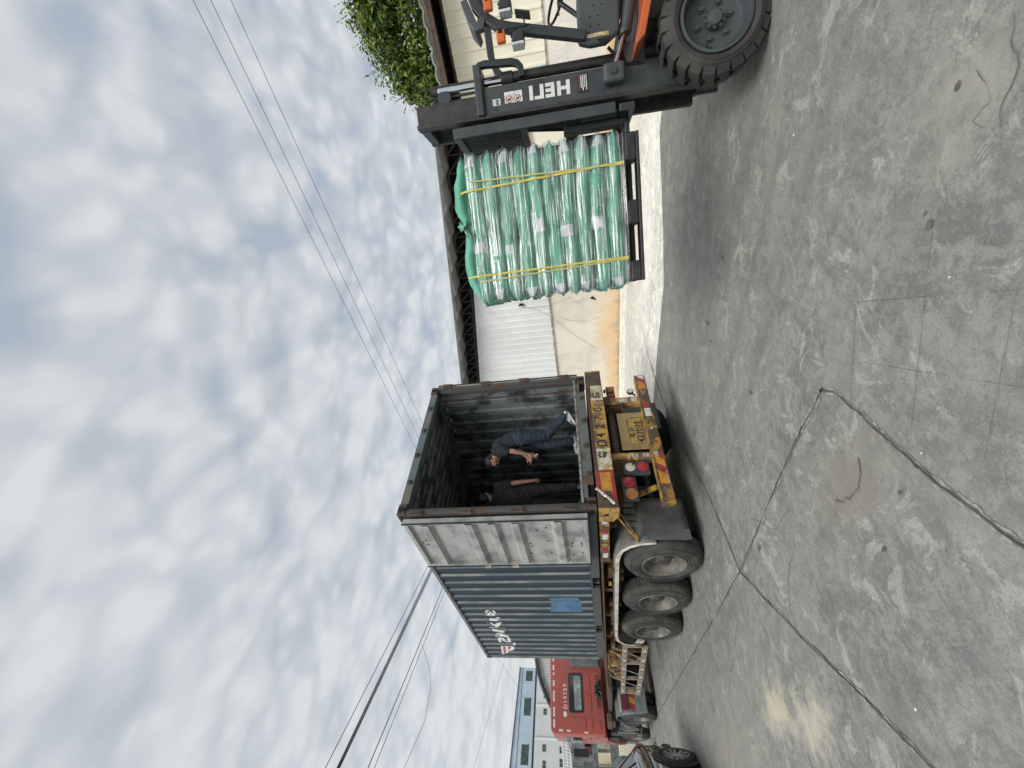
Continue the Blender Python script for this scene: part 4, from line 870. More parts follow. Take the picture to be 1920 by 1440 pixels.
# ------------------------------------------------------------------ forklift (local x = forward, y = its left/away negative = deeper, z = up)
TH = R(12); s0 = Vector((-0.6775, 0.7355, 0)); v0 = Vector((0.7355, 0.6775, 0))
e1 = (s0 * math.cos(TH) + v0 * math.sin(TH)).normalized(); ey = Vector((-e1.y, e1.x, 0))
F0 = Vector((1.110, -4.407, 0))
FM = Matrix(((e1.x, ey.x, 0, F0.x), (e1.y, ey.y, 0, F0.y), (0, 0, 1, 0), (0, 0, 0, 1)))
M_mast = mat('mast_grey', (0.034, 0.042, 0.048), (0.05, 0.056, 0.06), sc1=5, rough=.5, bump=.12, col3=(.025, .026, .027), sc3=6, lo3=.58, hi3=.66)
M_mastd = mat('mast_greasy', (0.020, 0.020, 0.020), (0.04, .036, .032), sc1=9, rough=.5, bump=.2)
M_fgrey = mat('forklift_grey', (0.062, 0.072, 0.077), (0.045, .052, .056), sc1=4, rough=.5, bump=.08)
M_forange = mat('forklift_orange', (0.55, 0.115, 0.03), (0.42, .09, .03), sc1=5, rough=.45)
M_fframe = mat('guard_black', (0.028, 0.033, 0.036), rough=.45, bump=.06)
M_rod = mat('polished_rod', (0.62, 0.64, 0.66), rough=.14, metal=1.0)
M_fr = mat('solid_tyre', (0.030, 0.029, 0.028), (0.062, .058, .052), sc1=5, lo=.42, hi=.62, rough=.8, bump=.25, bscale=50)
fk = thing('forklift', 'dark grey forklift with black mast holding up the bag pallet', 'forklift', M=FM)
def fb_(mb, nm, m_, par=None, **k): return mb.build(nm, m_, par or fk, world=False, **k)
Y = lambda b: -b
# --- mast
LEAN = R(0.5)
def mpt(x, b, z): return Vector((x - (z - .13) * math.tan(LEAN), -b, z))
def mbox(mb, xa, xb, ba, bb, za, zb):
    vs = [mpt(x, b, z) for x in (xa, xb) for b in (ba, bb) for z in (za, zb)]
    mb.add(vs, [(0, 1, 3, 2), (4, 6, 7, 5), (0, 4, 5, 1), (2, 3, 7, 6), (0, 2, 6, 4), (1, 5, 7, 3)])
OB0, OB1 = .285, .76         # mast across: near and far outer rails
for (ba, bb) in ((OB0, OB0 + .035), (OB1 - .035, OB1)):
    mb = MB(); mbox(mb, .08, .285, ba, bb, .34, 2.10); mbox(mb, .08, .22, ba, bb, .13, .3399); mbox(mb, .08, .115, ba + (.0352 if ba < .5 else -.06), bb + (.06 if ba < .5 else -.0352), .13, 2.10); o = fb_(mb, 'outer_mast_rail', M_mast, bevel=.006)
    if ba < .5: mast_near = o
    mb = MB(); mbox(mb, .12, .31, ba + (.045 if ba < .5 else -.045), bb + (.05 if ba < .5 else -.05), .35, 2.68); mbox(mb, .275, .31, ba + (.0 if ba < .5 else 0), bb + (.044 if ba < .5 else -.044), .35, 2.68); fb_(mb, 'inner_mast_rail', M_mastd, bevel=.006)
mb = MB(); mbox(mb, -.085, .29, OB0 - .03, OB1 + .03, 2.085, 2.15); fb_(mb, 'mast_cross_beam', M_mast, bevel=.012)
mb = MB(); mbox(mb, .09, .21, OB0 + .036, OB1 - .036, .15, .32); mbox(mb, .10, .16, OB0 + .036, OB1 - .036, 1.15, 1.27); mb.each('mast_cross_beam', M_mastd, fk, world=False, bevel=.01)
mb = MB(); mbox(mb, .12, .305, OB0 + .05, OB1 - .05, 2.60, 2.68); fb_(mb, 'inner_mast_top', M_mast, bevel=.012)
for b in (.375, .67):
    mb = MB(); mb.cyl(mpt(.012, b, 1.92), mpt(.012, b, 2.50), .024, 16); fb_(mb, 'lift_rod', M_rod, smooth='auto')
    mb = MB(); mb.cyl(mpt(.0, b, .3), mpt(.0, b, 1.90), .038, 16); mb.cyl(mpt(.0, b, 1.84), mpt(.0, b, 1.935), .048, 16); mb.cyl(mpt(.012, b, 2.485), mpt(.012, b, 2.535), .034, 16); fb_(mb, 'lift_cylinder', M_mastd, smooth='auto')
    mb = MB()
    for xx in (-.03, .055): 
        mb = MB()
        for k in range(60): mbox(mb, xx - .009, xx + .009, b + .012, b + .030, 1.5 + k * .018, 1.5 + k * .018 + .012)
        mbox(mb, xx - .005, xx + .005, b + .016, b + .026, 1.5, 2.57); fb_(mb, 'lift_chain', M_mastd)
    mb = MB(); mb.cyl(mpt(.07, b - .02, 2.43), mpt(.07, b + .02, 2.43), .055, 20); fb_(mb, 'chain_wheel', M_mast, smooth='auto')
mb = MB(); mb.tube([mpt(-.06, .33, 2.12), mpt(-.10, .33, 2.10), mpt(-.105, .33, 2.05), mpt(-.085, .33, 1.83), mpt(-.07, .33, 1.79), mpt(-.04, .33, 1.765), mpt(.03, .33, 1.76)], .034, 4, sq=(0, 1, 0)); fb_(mb, 'hose_guard', M_fframe, bevel=.004)
yy = -(OB0 - .0025)
def MP(x, z, lift=0.0): p = mpt(x, OB0, z); return frame((p.x, yy + lift, p.z), (-math.sin(LEAN), 0, math.cos(LEAN)), (-math.cos(LEAN), 0, -math.sin(LEAN)), (0, 1, 0))
def mrect(nm, x0, x1, z0, z1, m_, lift=.0, par=None):
    q = MB(); vs = [mpt(x0, OB0, z0), mpt(x1, OB0, z0), mpt(x1, OB0, z1), mpt(x0, OB0, z1)]
    q.add([(v.x, yy + lift, v.z) for v in vs] + [(v.x, yy + .0018 + lift, v.z) for v in vs], [(0, 1, 2, 3), (4, 5, 6, 7), (0, 1, 5, 4), (1, 2, 6, 5), (2, 3, 7, 6), (3, 0, 4, 7)]); return fb_(q, nm, m_, par or mast_near)
text('painted_name', 'HELI', .135, MP(.226, 1.382, .0012) @ Matrix.Translation((0, 0, 0)), M_white, mast_near, world=False, bold=.0065, sx=1.12, spacing=1.16)
wp = mrect('warning_sticker', .142, .225, 1.77, 1.915, M_refw)
mrect('small_sticker', .18, .228, 1.95, 2.015, M_refw)
text('sticker_sign', 'S', .05, MP(.222, 1.965, .002), M_txt, mast_near, world=False, bold=.002)
for zc in (1.81, 1.878):
    c_ = MP(.198, zc, .002); q = MB(); q.lathe([(.022, 0), (.022, .001), (.0275, .001), (.0275, 0)], c_.translation, (0, 1, 0), 24, closed=True); q.bar(c_.translation + Vector((-.017, .0006, -.017)), c_.translation + Vector((.017, .0006, .017)), .004, .001, up=(0, 1, 0)); fb_(q, 'prohibition_ring', M_red, mast_near)
    q = MB(); q.bar(c_.translation + Vector((-.002, .0003, -.016)), c_.translation + Vector((-.002, .0003, .012)), .010, .001, up=(0, 1, 0)); q.bar(c_.translation + Vector((.004, .0003, -.01)), c_.translation + Vector((.012, .0003, .006)), .006, .001, up=(0, 1, 0)); fb_(q, 'sticker_figure', M_txt, mast_near)
np_ = mrect('name_plate', .10, .235, 1.245, 1.325, mat('plate_black', (.02, .02, .022), rough=.35))
for k in range(5): mrect('plate_row', .112, .222 - .02 * (k % 2), 1.253 + k * .0135, 1.260 + k * .0135, M_refw if k < 4 else M_red, .0016)
mb = MB(); mb.cyl(mpt(.25, OB0 - .0, 2.0), mpt(.25, OB0 - .004, 2.0), .012, 12); fb_(mb, 'bolt', M_fframe)
# tilt cylinders, lugs
for b, s in ((.22, 1), (1.02, -1)):
    mb = MB(); mb.bx(.085, .225, *sorted((-b - .05, -b + .04)), .965, 1.135); lg = fb_(mb, 'tilt_lug', M_fgrey, bevel=.03, segs=3)
    mb = MB(); mb.cyl((.155, -b + .041, 1.055), (.155, -b + .05, 1.055), .03, 16); mb.bx(.135, .175, -b + .0505, -b + .056, 1.035, 1.075); fb_(mb, 'lug_pin', M_mast, lg)
    mb = MB(); mb.cyl((.11, -b, 1.04), (-.10, -b, .965), .019, 16); fb_(mb, 'tilt_rod', M_rod, smooth='auto')
    mb = MB(); mb.cyl((-.10, -b, .955), (-.55, -b, .85), .048, 20); mb.cyl((-.12, -b, .962), (-.09, -b, .953), .055, 20); fb_(mb, 'tilt_cylinder', M_fgrey, smooth='auto')
# carriage, load backrest, forks
cz = 1.06
BX = .395
for b in (.22, 1.0):
    mb = MB(); mb.bx(BX - .04, BX + .04, -b - .012, -b + .012, 1.05, 2.36); fb_(mb, 'backrest_post', M_mast, bevel=.006)
mb = MB(); mb.bx(BX - .04, BX + .04, -.988, -.232, 2.30, 2.36); mb.bx(BX - .03, BX + .03, -.988, -.232, 1.76, 1.81); mb.each('backrest_bar', M_fgrey, fk, world=False, bevel=.006)
mb = MB()
for k in range(16): mb.bx(BX - .016, BX + .016, -(.262 + k * .046), -(.240 + k * .046) , 1.81, 2.30)
fb_(mb, 'backrest_grille', M_fframe)
mb = MB(); mb.bx(BX - .03, BX + .03, -.988, -.232, 1.33, 1.44); mb.bx(BX - .03, BX + .03, -.988, -.232, .90, 1.02); mb.bx(BX - .0299, BX + .0299, -.40, -.33, 1.021, 1.329); mb.bx(BX - .0299, BX + .0299, -.90, -.83, 1.021, 1.329); mb.each('fork_carriage_bar', M_fframe, fk, world=False, bevel=.008)
for b in (.42, .84):
    mb = MB(); mb.bx(BX + .031, BX + .075, -b - .06, -b + .06, .93, 1.46); mb.bx(BX + .031, 1.62, -b - .06, -b + .06, .93, .968); fb_(mb, 'fork', M_fframe, bevel=.006)
mb = MB(); mb.tube([mpt(.2, .5, 2.5), (.33, -.5, 2.0), (.38, -.5, 1.44)], .012, 6); mb.tube([mpt(.2, .56, 2.5), (.32, -.56, 1.9), (.38, -.56, 1.44)], .012, 6); mb.each('hydraulic_hose', M_black, fk, world=False)
# wheels
def fl_wheel(x, b, Ro, Ri, Wd, sg, nm='wheel'):
    o_ = (x, -b, Ro); axv = (0, -sg, 0)
    t = MB(); t.lathe([(Ri, .02), (Ri + .02, .0), (Ri + .05, -.012), (Ro - .085, -.008), (Ro - .06, .0), (Ro - .052, .012), (Ro - .035, .03), (Ro - .03, Wd * .5), (Ro - .035, Wd - .03), (Ri + .03, Wd), (Ri, Wd - .02)], o_, axv, 64)
    for k in range(22):
        M = Matrix.Translation(o_) @ Matrix.Rotation(2 * math.pi * k / 22, 4, 'Y'); a = .0405
        def L_(pts): return [M @ Vector((px, -sg * hh, pz)) for px, hh, pz in pts]
        R0, R1 = Ro - .065, Ro
        vs = L_([(-a, .004, R0), (a, .004, R0), (a, .03, R1 - .006), (-a, .03, R1 - .006), (-a * .75, .05, R1), (a * .95, .05, R1), (a * .95 + .03, Wd * .5, R1 + .002), (-a * .75 + .045, Wd * .5, R1 + .002), (-a * .9, Wd * .5, R0 + .02), (a + .02, Wd * .5, R0 + .02)])
        t.add(vs, [(0, 1, 2, 3), (3, 2, 5, 4), (4, 5, 6, 7), (1, 9, 6, 5, 2), (0, 3, 4, 7, 8), (8, 7, 6, 9)])
        vs = L_([(-a + .04, Wd - .004, R0), (a + .04, Wd - .004, R0), (a + .04, Wd - .03, R1 - .006), (-a + .04, Wd - .03, R1 - .006), (-a * .75 + .04, Wd * .52, R1), (a * .95 + .04, Wd * .52, R1)]); t.add(vs, [(0, 1, 2, 3), (3, 2, 5, 4), (1, 5, 2), (0, 3, 4)])
    w_ = t.build(nm, M_fr, fk, world=False, smooth=False)
    rm = MB(); rm.lathe([(Ri + .006, .005), (Ri + .004, -.010), (Ri - .012, -.012), (Ri - .022, .006), (Ri - .03, .03), (Ri - .036, .075), (Ri - .05, .09), (Ri - .12, .098), (.06, .10), (.06, .06), (.045, .03), (.001, .025)], o_, axv, 56)
    r_ = rm.build('rim', M_fgrey, w_, world=False, smooth='auto')
    h = MB()
    for k in range(6):
        a = 2 * math.pi * (k + .25) / 6; c_ = Vector(o_) + Vector((math.cos(a) * .115, -sg * .098, math.sin(a) * .115)); h.cyl(c_, c_ + Vector((0, sg * .03, 0)), .016, 6); h.cyl(c_, c_ + Vector((0, sg * .012, 0)), .022, 12)
    for k in range(10):
        a = 2 * math.pi * k / 10; c_ = Vector(o_) + Vector((math.cos(a) * .062, -sg * .058, math.sin(a) * .062)); h.cyl(c_, c_ + Vector((0, sg * .016, 0)), .009, 6)
    h.build('wheel_nuts', M_fgrey, w_, world=False)
    v = MB(); v.tube([Vector(o_) + Vector((.165, -sg * .09, .02)), Vector(o_) + Vector((.20, -sg * .04, .03)), Vector(o_) + Vector((.19, -sg * .03, .06)), Vector(o_) + Vector((.16, -sg * .06, .05))], .007, 6); v.build('valve', M_black, w_, world=False)
fl_wheel(0, 0, .368, .235, .26, 1); fl_wheel(-.17, .90, .368, .235, .26, -1); fl_wheel(-1.6, .1, .29, .18, .19, 1); fl_wheel(-1.6, 1.15, .29, .18, .19, -1)
mb = MB(); mb.bx(-.14, .14, -.63, -.28, .22, .52); mb.build('drive_axle', M_mastd, fk, world=False, bevel=.03)
# body
mb = MB(); mb.prism([(-.33, 1.30), (-.06, 1.305), (-.03, 1.22), (-.03, 1.10), (-.09, 1.0), (-.33, .985), (-.42, .99), (-.45, 1.28)], frame((0, 0, 0), (1, 0, 0), (0, 0, 1), (0, -1, 0)), .15, .22); cw = fb_(mb, 'front_cowl', M_fgrey, bevel=.02, segs=3)
mb = MB(); mb.bx(-1.0, -.62, -1.08, -.225, .85, 1.16); fb_(mb, 'dashboard', M_plastic, bevel=.03); mb = MB(); mb.bx(-.10, -.075, -.1495, -.1478, 1.08, 1.24); fb_(mb, 'cowl_sticker', M_tape, cw)
mb = MB()
for (x, z) in ((-.15, 1.21), (-.15, 1.15), (-.21, 1.21), (-.21, 1.15), (-.28, 1.18), (-.28, 1.12)): mb.cyl((x, -.150, z), (x, -.147, z), .006, 8)
fb_(mb, 'cowl_holes', M_black, cw)
mb = MB(); mb.prism([(-.055, 1.17), (-.02, 1.13), (-.035, 1.08), (-.06, 1.06)], frame((0, 0, 0), (1, 0, 0), (0, 0, 1), (0, -1, 0)), .14, .1485); fb_(mb, 'cowl_slot', M_black, cw)
mb = MB(); mb.tube([(-.04, -.25, 1.08), (.02, -.27, 1.02), (.04, -.3, .9)], .012, 6); mb.tube([(-.02, -.25, 1.0), (.08, -.28, .95), (.1, -.3, .8)], .016, 6); mb.each('hydraulic_hose', M_black, fk, world=False)
mb = MB(); mb.bx(-.06, .079, -.30, -.27, .80, .97); fb_(mb, 'fender_plate', M_fgrey, bevel=.01)
mb = MB(); mb.prism([(.085, .905), (.03, .842), (-.20, .782), (-1.9, .782), (-1.9, .84), (-.20, .84)], frame((0, 0, 0), (1, 0, 0), (0, 0, 1), (0, -1, 0)), .02, .30); fb_(mb, 'mudguard', M_forange, bevel=.008)
mb = MB(); mb.bx(-1.9, -.2, -1.20, -.305, .35, .84); fb_(mb, 'frame_body', M_mastd, bevel=.02)
mb = MB(); mb.bx(-1.55, -.95, -1.1, -.15, .845, 1.12); fb_(mb, 'engine_hood', M_forange, bevel=.05)
mb = MB(); mb.bx(-2.35, -1.6, -1.22, -.03, .28, 1.05); fb_(mb, 'counterweight', M_forange, bevel=.12, segs=4)
mb = MB(); mb.bx(-1.4, -.95, -.85, -.4, 1.125, 1.22); mb.bx(-1.45, -1.33, -.85, -.4, 1.221, 1.65); fb_(mb, 'seat', M_plastic, bevel=.04)
mb = MB(); mb.lathe([(.165, 0), (.18, .012), (.165, .024), (.15, .012)], (-.62, -.62, 1.42), (-.5, 0, .86), 24, closed=True); mb.cyl((-.62, -.62, 1.42), (-.35, -.62, 1.1), .02, 8); mb.bar((-.62, -.78, 1.42), (-.62, -.46, 1.42), .03, .015); fb_(mb, 'steering_wheel', M_plastic)
for b in (.14, 1.11):
    mb = MB(); mb.tube([(-.085, -b, 1.25), (-.17, -b, 1.56), (-.235, -b, 1.80), (-.27, -b, 1.90), (-.33, -b, 1.98), (-.42, -b, 2.05), (-.55, -b, 2.09), (-1.55, -b, 2.12)], .046, 4, sq=(0, 1, 0)); fb_(mb, 'overhead_guard_post', M_fframe, bevel=.006, smooth=False)
    mb = MB(); mb.tube([(-1.5, -b, 2.11), (-1.62, -b, 1.6), (-1.66, -b, 1.05)], .04, 4, sq=(0, 1, 0)); fb_(mb, 'overhead_guard_post', M_fframe, bevel=.006)
mb = MB()
for k in range(6): mb.bx(-.84 - k * .13, -.80 - k * .13, -1.08, -.17, 2.07, 2.11)
fb_(mb, 'overhead_guard_roof', M_fframe)
mb = MB(); mb.prism([(-.46, 2.16), (-.31, 2.12), (-.245, 2.07), (-.285, 2.045), (-.36, 2.07), (-.47, 2.11)], frame((0, 0, 0), (1, 0, 0), (0, 0, 1), (0, -1, 0)), .10, .34); fb_(mb, 'guard_front_visor', M_fgrey, bevel=.008)
mb = MB(); mb.prism([(-.245, 2.07), (-.255, 2.0), (-.32, 1.985), (-.33, 2.04)], frame((0, 0, 0), (1, 0, 0), (0, 0, 1), (0, -1, 0)), .10, .16); fb_(mb, 'visor_bracket', M_fgrey, bevel=.005)
# lamps: near one seen whole, a second pair farther back
def lampset(dx, b, dz, up):
    q = MB(); q.tube([(-.20 + dx, -b, 1.86 + dz), (-.19 + dx, -b + .02, 1.85 + dz), (-.185 + dx, -b + .03, 1.70 + dz), (-.205 + dx, -b, 1.66 + dz)], .006, 6); q.tube([(-.19 + dx, -b + .03, 1.75 + dz), (-.13 + dx, -b + .03, 1.80 + dz)], .006, 6); fb_(q, 'lamp_bracket', M_black)
    q = MB(); q.bx(-.185 + dx, -.10 + dx, -b + .01, -b + .06, 1.838 + dz, 1.905 + dz); ts = fb_(q, 'turn_signal', mat('signal_orange', (.60, .13, .03), rough=.3), bevel=.012)
    q = MB(); q.bx(-.187 + dx, -.155 + dx, -b + .008, -b + .062, 1.855 + dz, 1.888 + dz); fb_(q, 'signal_band', M_black, ts)
    q = MB(); q.prism([(-.16 + dx, 1.70 + dz), (-.15 + dx, 1.78 + dz), (-.085 + dx, 1.80 + dz), (-.085 + dx, 1.70 + dz)], frame((0, 0, 0), (1, 0, 0), (0, 0, 1), (0, -1, 0)), b - .07, b + .05); hl = fb_(q, 'head_lamp', M_plastic, bevel=.012)
    q = MB(); q.bx(-.0845 + dx, -.066 + dx, -b - .04, -b + .06, 1.705 + dz, 1.795 + dz); fb_(q, 'lamp_glass', mat('lamp_glass', (.66, .68, .68), (.45, .47, .47), sc1=60, rough=.15), hl, bevel=.004)
lampset(.0, .08, 0, 1); lampset(-.235, .10, .075, 1)
mb = MB(); mb.bar((-.305, -.10, 1.755), (-.275, -.10, 1.645), .10, .012, up=(1, 0, 0.3)); mb.tube([(-.28, -.10, 1.70), (-.235, -.12, 1.69)], .007, 6); fb_(mb, 'mirror', M_fframe, bevel=.004)

# ------------------------------------------------------------------ pallet with bags, straps and film (same local frame)
PX0, PX1, PB0, PB1 = .618, 1.730, .10, 1.18
M_pal = mat('pallet_plastic', (0.016, 0.018, 0.019), (0.03, .032, .033), sc1=8, rough=.5, bump=.15)
pal = thing('plastic_pallet', 'black plastic pallet raised on the forklift forks under the green bags', 'pallet', M=FM @ Matrix.Translation((PX0, -PB0, .905)))
PMT = WM[pal.name]
def pbuild(mb, nm, m_, par, **k):
    q = MB(); q.v = [FM @ v for v in mb.v]; q.f = mb.f; q.mi = mb.mi; return q.build(nm, m_, par, world=True, **k)
mb = MB(); mb.bx(PX0, PX1, -PB1, -PB0, 1.012, 1.037); 
for k in range(8): mb.bx(PX0 + .02 + k * .138, PX0 + .12 + k * .138, -PB1 + .01, -PB0 - .01, 1.0372, 1.0392)
pbuild(mb, 'deck', M_pal, pal, bevel=.006)
for xa, xb in ((PX0, PX0 + .20), (PX0 + .49, PX0 + .67), (PX1 - .16, PX1)):
    for ba, bb in ((PB0, PB0 + .16), (PB0 + .46, PB0 + .62), (PB1 - .16, PB1)):
        mb = MB(); mb.bx(xa, xb, -bb, -ba, .930, 1.0118); pbuild(mb, 'foot', M_pal, pal, bevel=.012)
mb = MB()
for ba, bb in ((PB0, PB0 + .13), (PB0 + .47, PB0 + .61), (PB1 - .13, PB1)): mb.bx(PX0, PX1, -bb, -ba, .905, .9298)
mb.bx(PX0 + .0, PX0 + .16, -PB1 + .1301, -PB0 - .1301, .9052, .9296) if False else None
pbuild(mb, 'runner', M_pal, pal, bevel=.006)
M_bag = mat('green_woven_sack', (0.095, 0.355, 0.24), (0.16, 0.44, 0.325), sc1=3.5, lo=.4, hi=.65, rough=.5, bump=.25, bscale=25)
M_lab = mat('bag_label', (0.66, 0.67, 0.70), (0.45, .46, .50), sc1=45, lo=.5, hi=.6, rough=.6, stretch=(1, 1, 4))
M_thread = mat('bag_seam', (0.10, 0.45, 0.30), rough=.6)
LZ0, LH = 1.040, .1225
def bagpoint(u, v, Lx, Wy, Hz, seed, sag=0.0):
    """u -1..1 along, v angle around"""
    au = abs(u); e = max(0.0, 1 - au ** 4.6) ** .62; hz = Hz * .5 * (e * .97 + .03); wy = Wy * .5 * (.90 + .10 * e - .02 * au)
    c, s_ = math.cos(v), math.sin(v); cc = math.copysign(abs(c) ** .62, c); ss = math.copysign(abs(s_) ** .85, s_)
    p = Vector((u * Lx * .5, cc * wy, ss * hz)); nn = mnoise.noise(Vector((p.x * 7 + seed, p.y * 7, p.z * 5))) * .022 + mnoise.noise(Vector((p.x * 20 + seed, p.y * 20, p.z * 9 + seed))) * .009
    p.z += nn * e + sag * (u * u); p.y += nn * .6 * c * e
    wr_ = math.sin(v * 9 + seed) * .003 * (au ** 2); p.z += wr_; p.y += wr_ * c
    return p
def sagz(x, k):
    return .030 * mnoise.noise(Vector((x * 2.6, k * .55, 4.2))) + .010 * mnoise.noise(Vector((x * 6.5, k * .9, 9.1)))
FI = FM.inverted()
def make_bag(M, Lx, Wy, Hz, seed, label, group, sag=0.0, face_label=None):
    nu, nv = 26, 28; mb = MB(); rows = []
    for i in range(nu + 1):
        u = -1 + 2 * i / nu; u = math.copysign(abs(u) ** .8, u); rows.append([M @ bagpoint(u, 2 * math.pi * j / nv, Lx, Wy, Hz, seed, sag) for j in range(nv + 1)])
    mb.grid(rows)
    for v in mb.v: l_ = FI @ v; v.z += sagz(l_.x, (l_.z - LZ0) / LH) * min(1, max(0, (l_.z - LZ0) * 4))
    o = mb.build('bag', M_bag, None, smooth=True, weld=True)
    # the origin goes to the bag's own centre
    c = M.translation.copy(); o.data.transform(Matrix.Translation(-c)); o.location = c; WM[o.name] = Matrix.Translation(c)
    tag(o, label, 'bag', group)
    for sg in (-1, 1):
        q = MB(); q.grid([[M @ (bagpoint(sg, 0, Lx, Wy, Hz, seed, sag).lerp(bagpoint(sg, math.pi, Lx, Wy, Hz, seed, sag), t / 8) + Vector((sg * a, 0, 0))) for t in range(9)] for a in (-.004, .014)]); q2 = q.build('sewn_edge', M_thread, o, fixn=False); q2.modifiers.new('s', 'SOLIDIFY').thickness = .002
    if face_label:
        for (ua, ub) in face_label:
            q = MB(); q.grid([[M @ (bagpoint(ua + (ub - ua) * i / 6, v, Lx, Wy, Hz, seed, sag) * 1.0 + Vector((0, math.cos(v) * .004, math.sin(v) * .0035))) for i in range(7)] for v in [R(a) for a in range(-14, 57, 7)]])
            for v in q.v: l_ = FI @ v; v.z += sagz(l_.x, (l_.z - LZ0) / LH) * min(1, max(0, (l_.z - LZ0) * 4))
            q.build('bag_label', M_lab, o, smooth=True, fixn=False)
    return o
SX0, SX1 = .60, 1.765
ORD = ['bottom', 'second', 'third', 'fourth', 'fifth', 'sixth', 'seventh', 'eighth', 'ninth', 'tenth']
for k in range(10):
    z = LZ0 + LH * (k + .5); jit = .010 * math.sin(k * 2.3); lean = .012 * k / 9
    split = (SX0 + SX1) / 2 + [.09, -.06, .13, -.02, .05, -.11, .02, .10, -.05, .04][k]
    for side, (a, b) in enumerate(((SX0 + jit * .5, split), (split, SX1 + jit * .5 + lean))):
        for row, bc in enumerate((PB0 + .255, PB0 + .80)):
            Lx = (b - a) + .07; cx = (a + b) / 2 + (.03 if side == 0 else -.03)
            M = FM @ Matrix.Translation((cx, -bc + .006 * math.sin(k * 1.7 + side), z)) @ Matrix.Rotation(R(1.2) * math.sin(k * 3 + side * 2 + row), 4, 'Z') @ Matrix.Rotation(R(1.6 + 1.2 * math.sin(k * 1.9 + side)) * (1 if side else -.5), 4, 'Y')
            fl = None
            if row == 0:
                if k % 2 == 1: fl = [(-.95, -.70)] if side == 0 else [(-.62, -.36)]
                else: fl = ([(.72, .95)] if side == 1 else None)
            lab = 'green sack in the %s layer of the lifted stack, %s half, %s row' % (ORD[k], 'mast side' if side == 0 else 'truck side', 'near' if row == 0 else 'far')
            make_bag(M, Lx, .56, LH * 1.42, k * 7.3 + side * 3.1 + row, lab, 'green sacks stacked on the lifted pallet', 0.0, fl)
zt = LZ0 + LH * 10 + .050
for row, bc in enumerate((PB0 + .27, PB0 + .80)):
    for side, (cx, Lx, tilt, dz) in enumerate(((.885, .56, 0, .020), (1.45, .70, 3.5, .0))):
        M = FM @ Matrix.Translation((cx, -bc, zt + dz)) @ Matrix.Rotation(R(tilt), 4, 'Y')
        make_bag(M, Lx, .52, .145, 90 + side * 5 + row, 'loose bright green sack on top of the stack, %s, %s row' % ('nearer the mast' if side == 0 else 'drooping toward the truck', 'near' if row == 0 else 'far'), 'green sacks stacked on the lifted pallet', -.055 if side else -.028)
# gathered, tied mouth of the top sack
mb = MB(); rows = []
for i in range(8):
    t = i / 7; c = Vector((1.13 + .035 * t, -PB0 - .03 + .05 * t, zt + .065 - .085 * t)); rr = [.010, .035, .02, .016, .03, .045, .05, .055][i]; rows.append([FM @ (c + Vector((math.cos(a) * rr * (1 + .35 * math.sin(a * 5)), math.sin(a) * rr * .5, math.sin(a) * rr * .6 * (1 + .3 * math.cos(a * 4))))) for a in [2 * math.pi * j / 20 for j in range(21)]])
mb.grid(rows); kn = mb.build('bag_mouth', M_bag, None, smooth=True)
tag(kn, 'twisted tied mouth of a green sack on top of the stack', 'sack mouth')
mb = MB(); mb.tube([FM @ Vector(p) for p in [(1.13, -PB0 + .0, zt + .05), (1.16, -PB0 + .02, zt + .02), (1.19, -PB0 + .03, zt - .01), (1.24, -PB0 + .035, zt - .03)]], .003, 6); mb.build('tie_string', M_refw, kn)
# outline of the stack's near face at height z, used by straps and film
def face_b(z):
    k = (z - LZ0) / LH; f = k - math.floor(k); bulge = math.sin(math.pi * min(max(f, 0), 1)) ** .7
    return PB0 + .255 - .28 * .985 + .022 * (1 - bulge) - .010
M_strap = mat('yellow_strap', (0.52, 0.44, 0.06), (0.62, .55, .14), sc1=20, rough=.4)
M_strapf = mat('pale_strap', (0.48, 0.45, 0.16), rough=.4)
def strap(xt, xb_, wd, m_, label, top=True, lift=0.0, z1=None):
    pts = []; zt1 = z1 or (zt + .075)
    N_ = 34
    for i in range(N_ + 1):
        z = 1.030 + (LZ0 + LH * 10 - .02 - 1.030) * i / N_; x = xb_ + (xt - xb_) * i / N_; pts.append(Vector((x, -(PB0 - .036 - lift + .004 * math.sin(i * .9)), z)))
    if top:
        zz = zt + .078; pts += [Vector((xt + .002, -(PB0 - .028), zt - .01)), Vector((xt + .004, -(PB0 + .03), zt + .045)), Vector((xt + .004, -(PB0 + .15), zz)), Vector((xt, -(PB0 + .5), zz)), Vector((xt, -(PB1 - .15), zz)), Vector((xt, -(PB1 + .02), zt)), Vector((xt, -(PB1 + .035), 2.2)), Vector((xt, -(PB1 + .035), 1.03))]
    mb = MB(); rows = [[FM @ (p + Vector((-wd / 2, 0, 0))) for p in pts], [FM @ (p + Vector((wd / 2, 0, 0))) for p in pts]]; mb.grid(rows)
    o = mb.build('strap', m_, None, fixn=False); o.modifiers.new('s', 'SOLIDIFY').thickness = .0018
    return tag(o, label, 'strap', 'yellow straps round the sacks')
strap(.880, .835, .016, M_strap, 'yellow strap over the sacks near the mast, the brighter of two')
strap(.815, .850, .012, M_strapf, 'paler yellow strap crossing the bright one near the mast', top=False, lift=.004)
strap(1.552, 1.540, .016, M_strap, 'yellow strap over the sacks on the truck side, the brighter of two')
strap(1.600, 1.552, .012, M_strapf, 'paler yellow strap slanting beside the truck side strap', top=False, lift=.004)
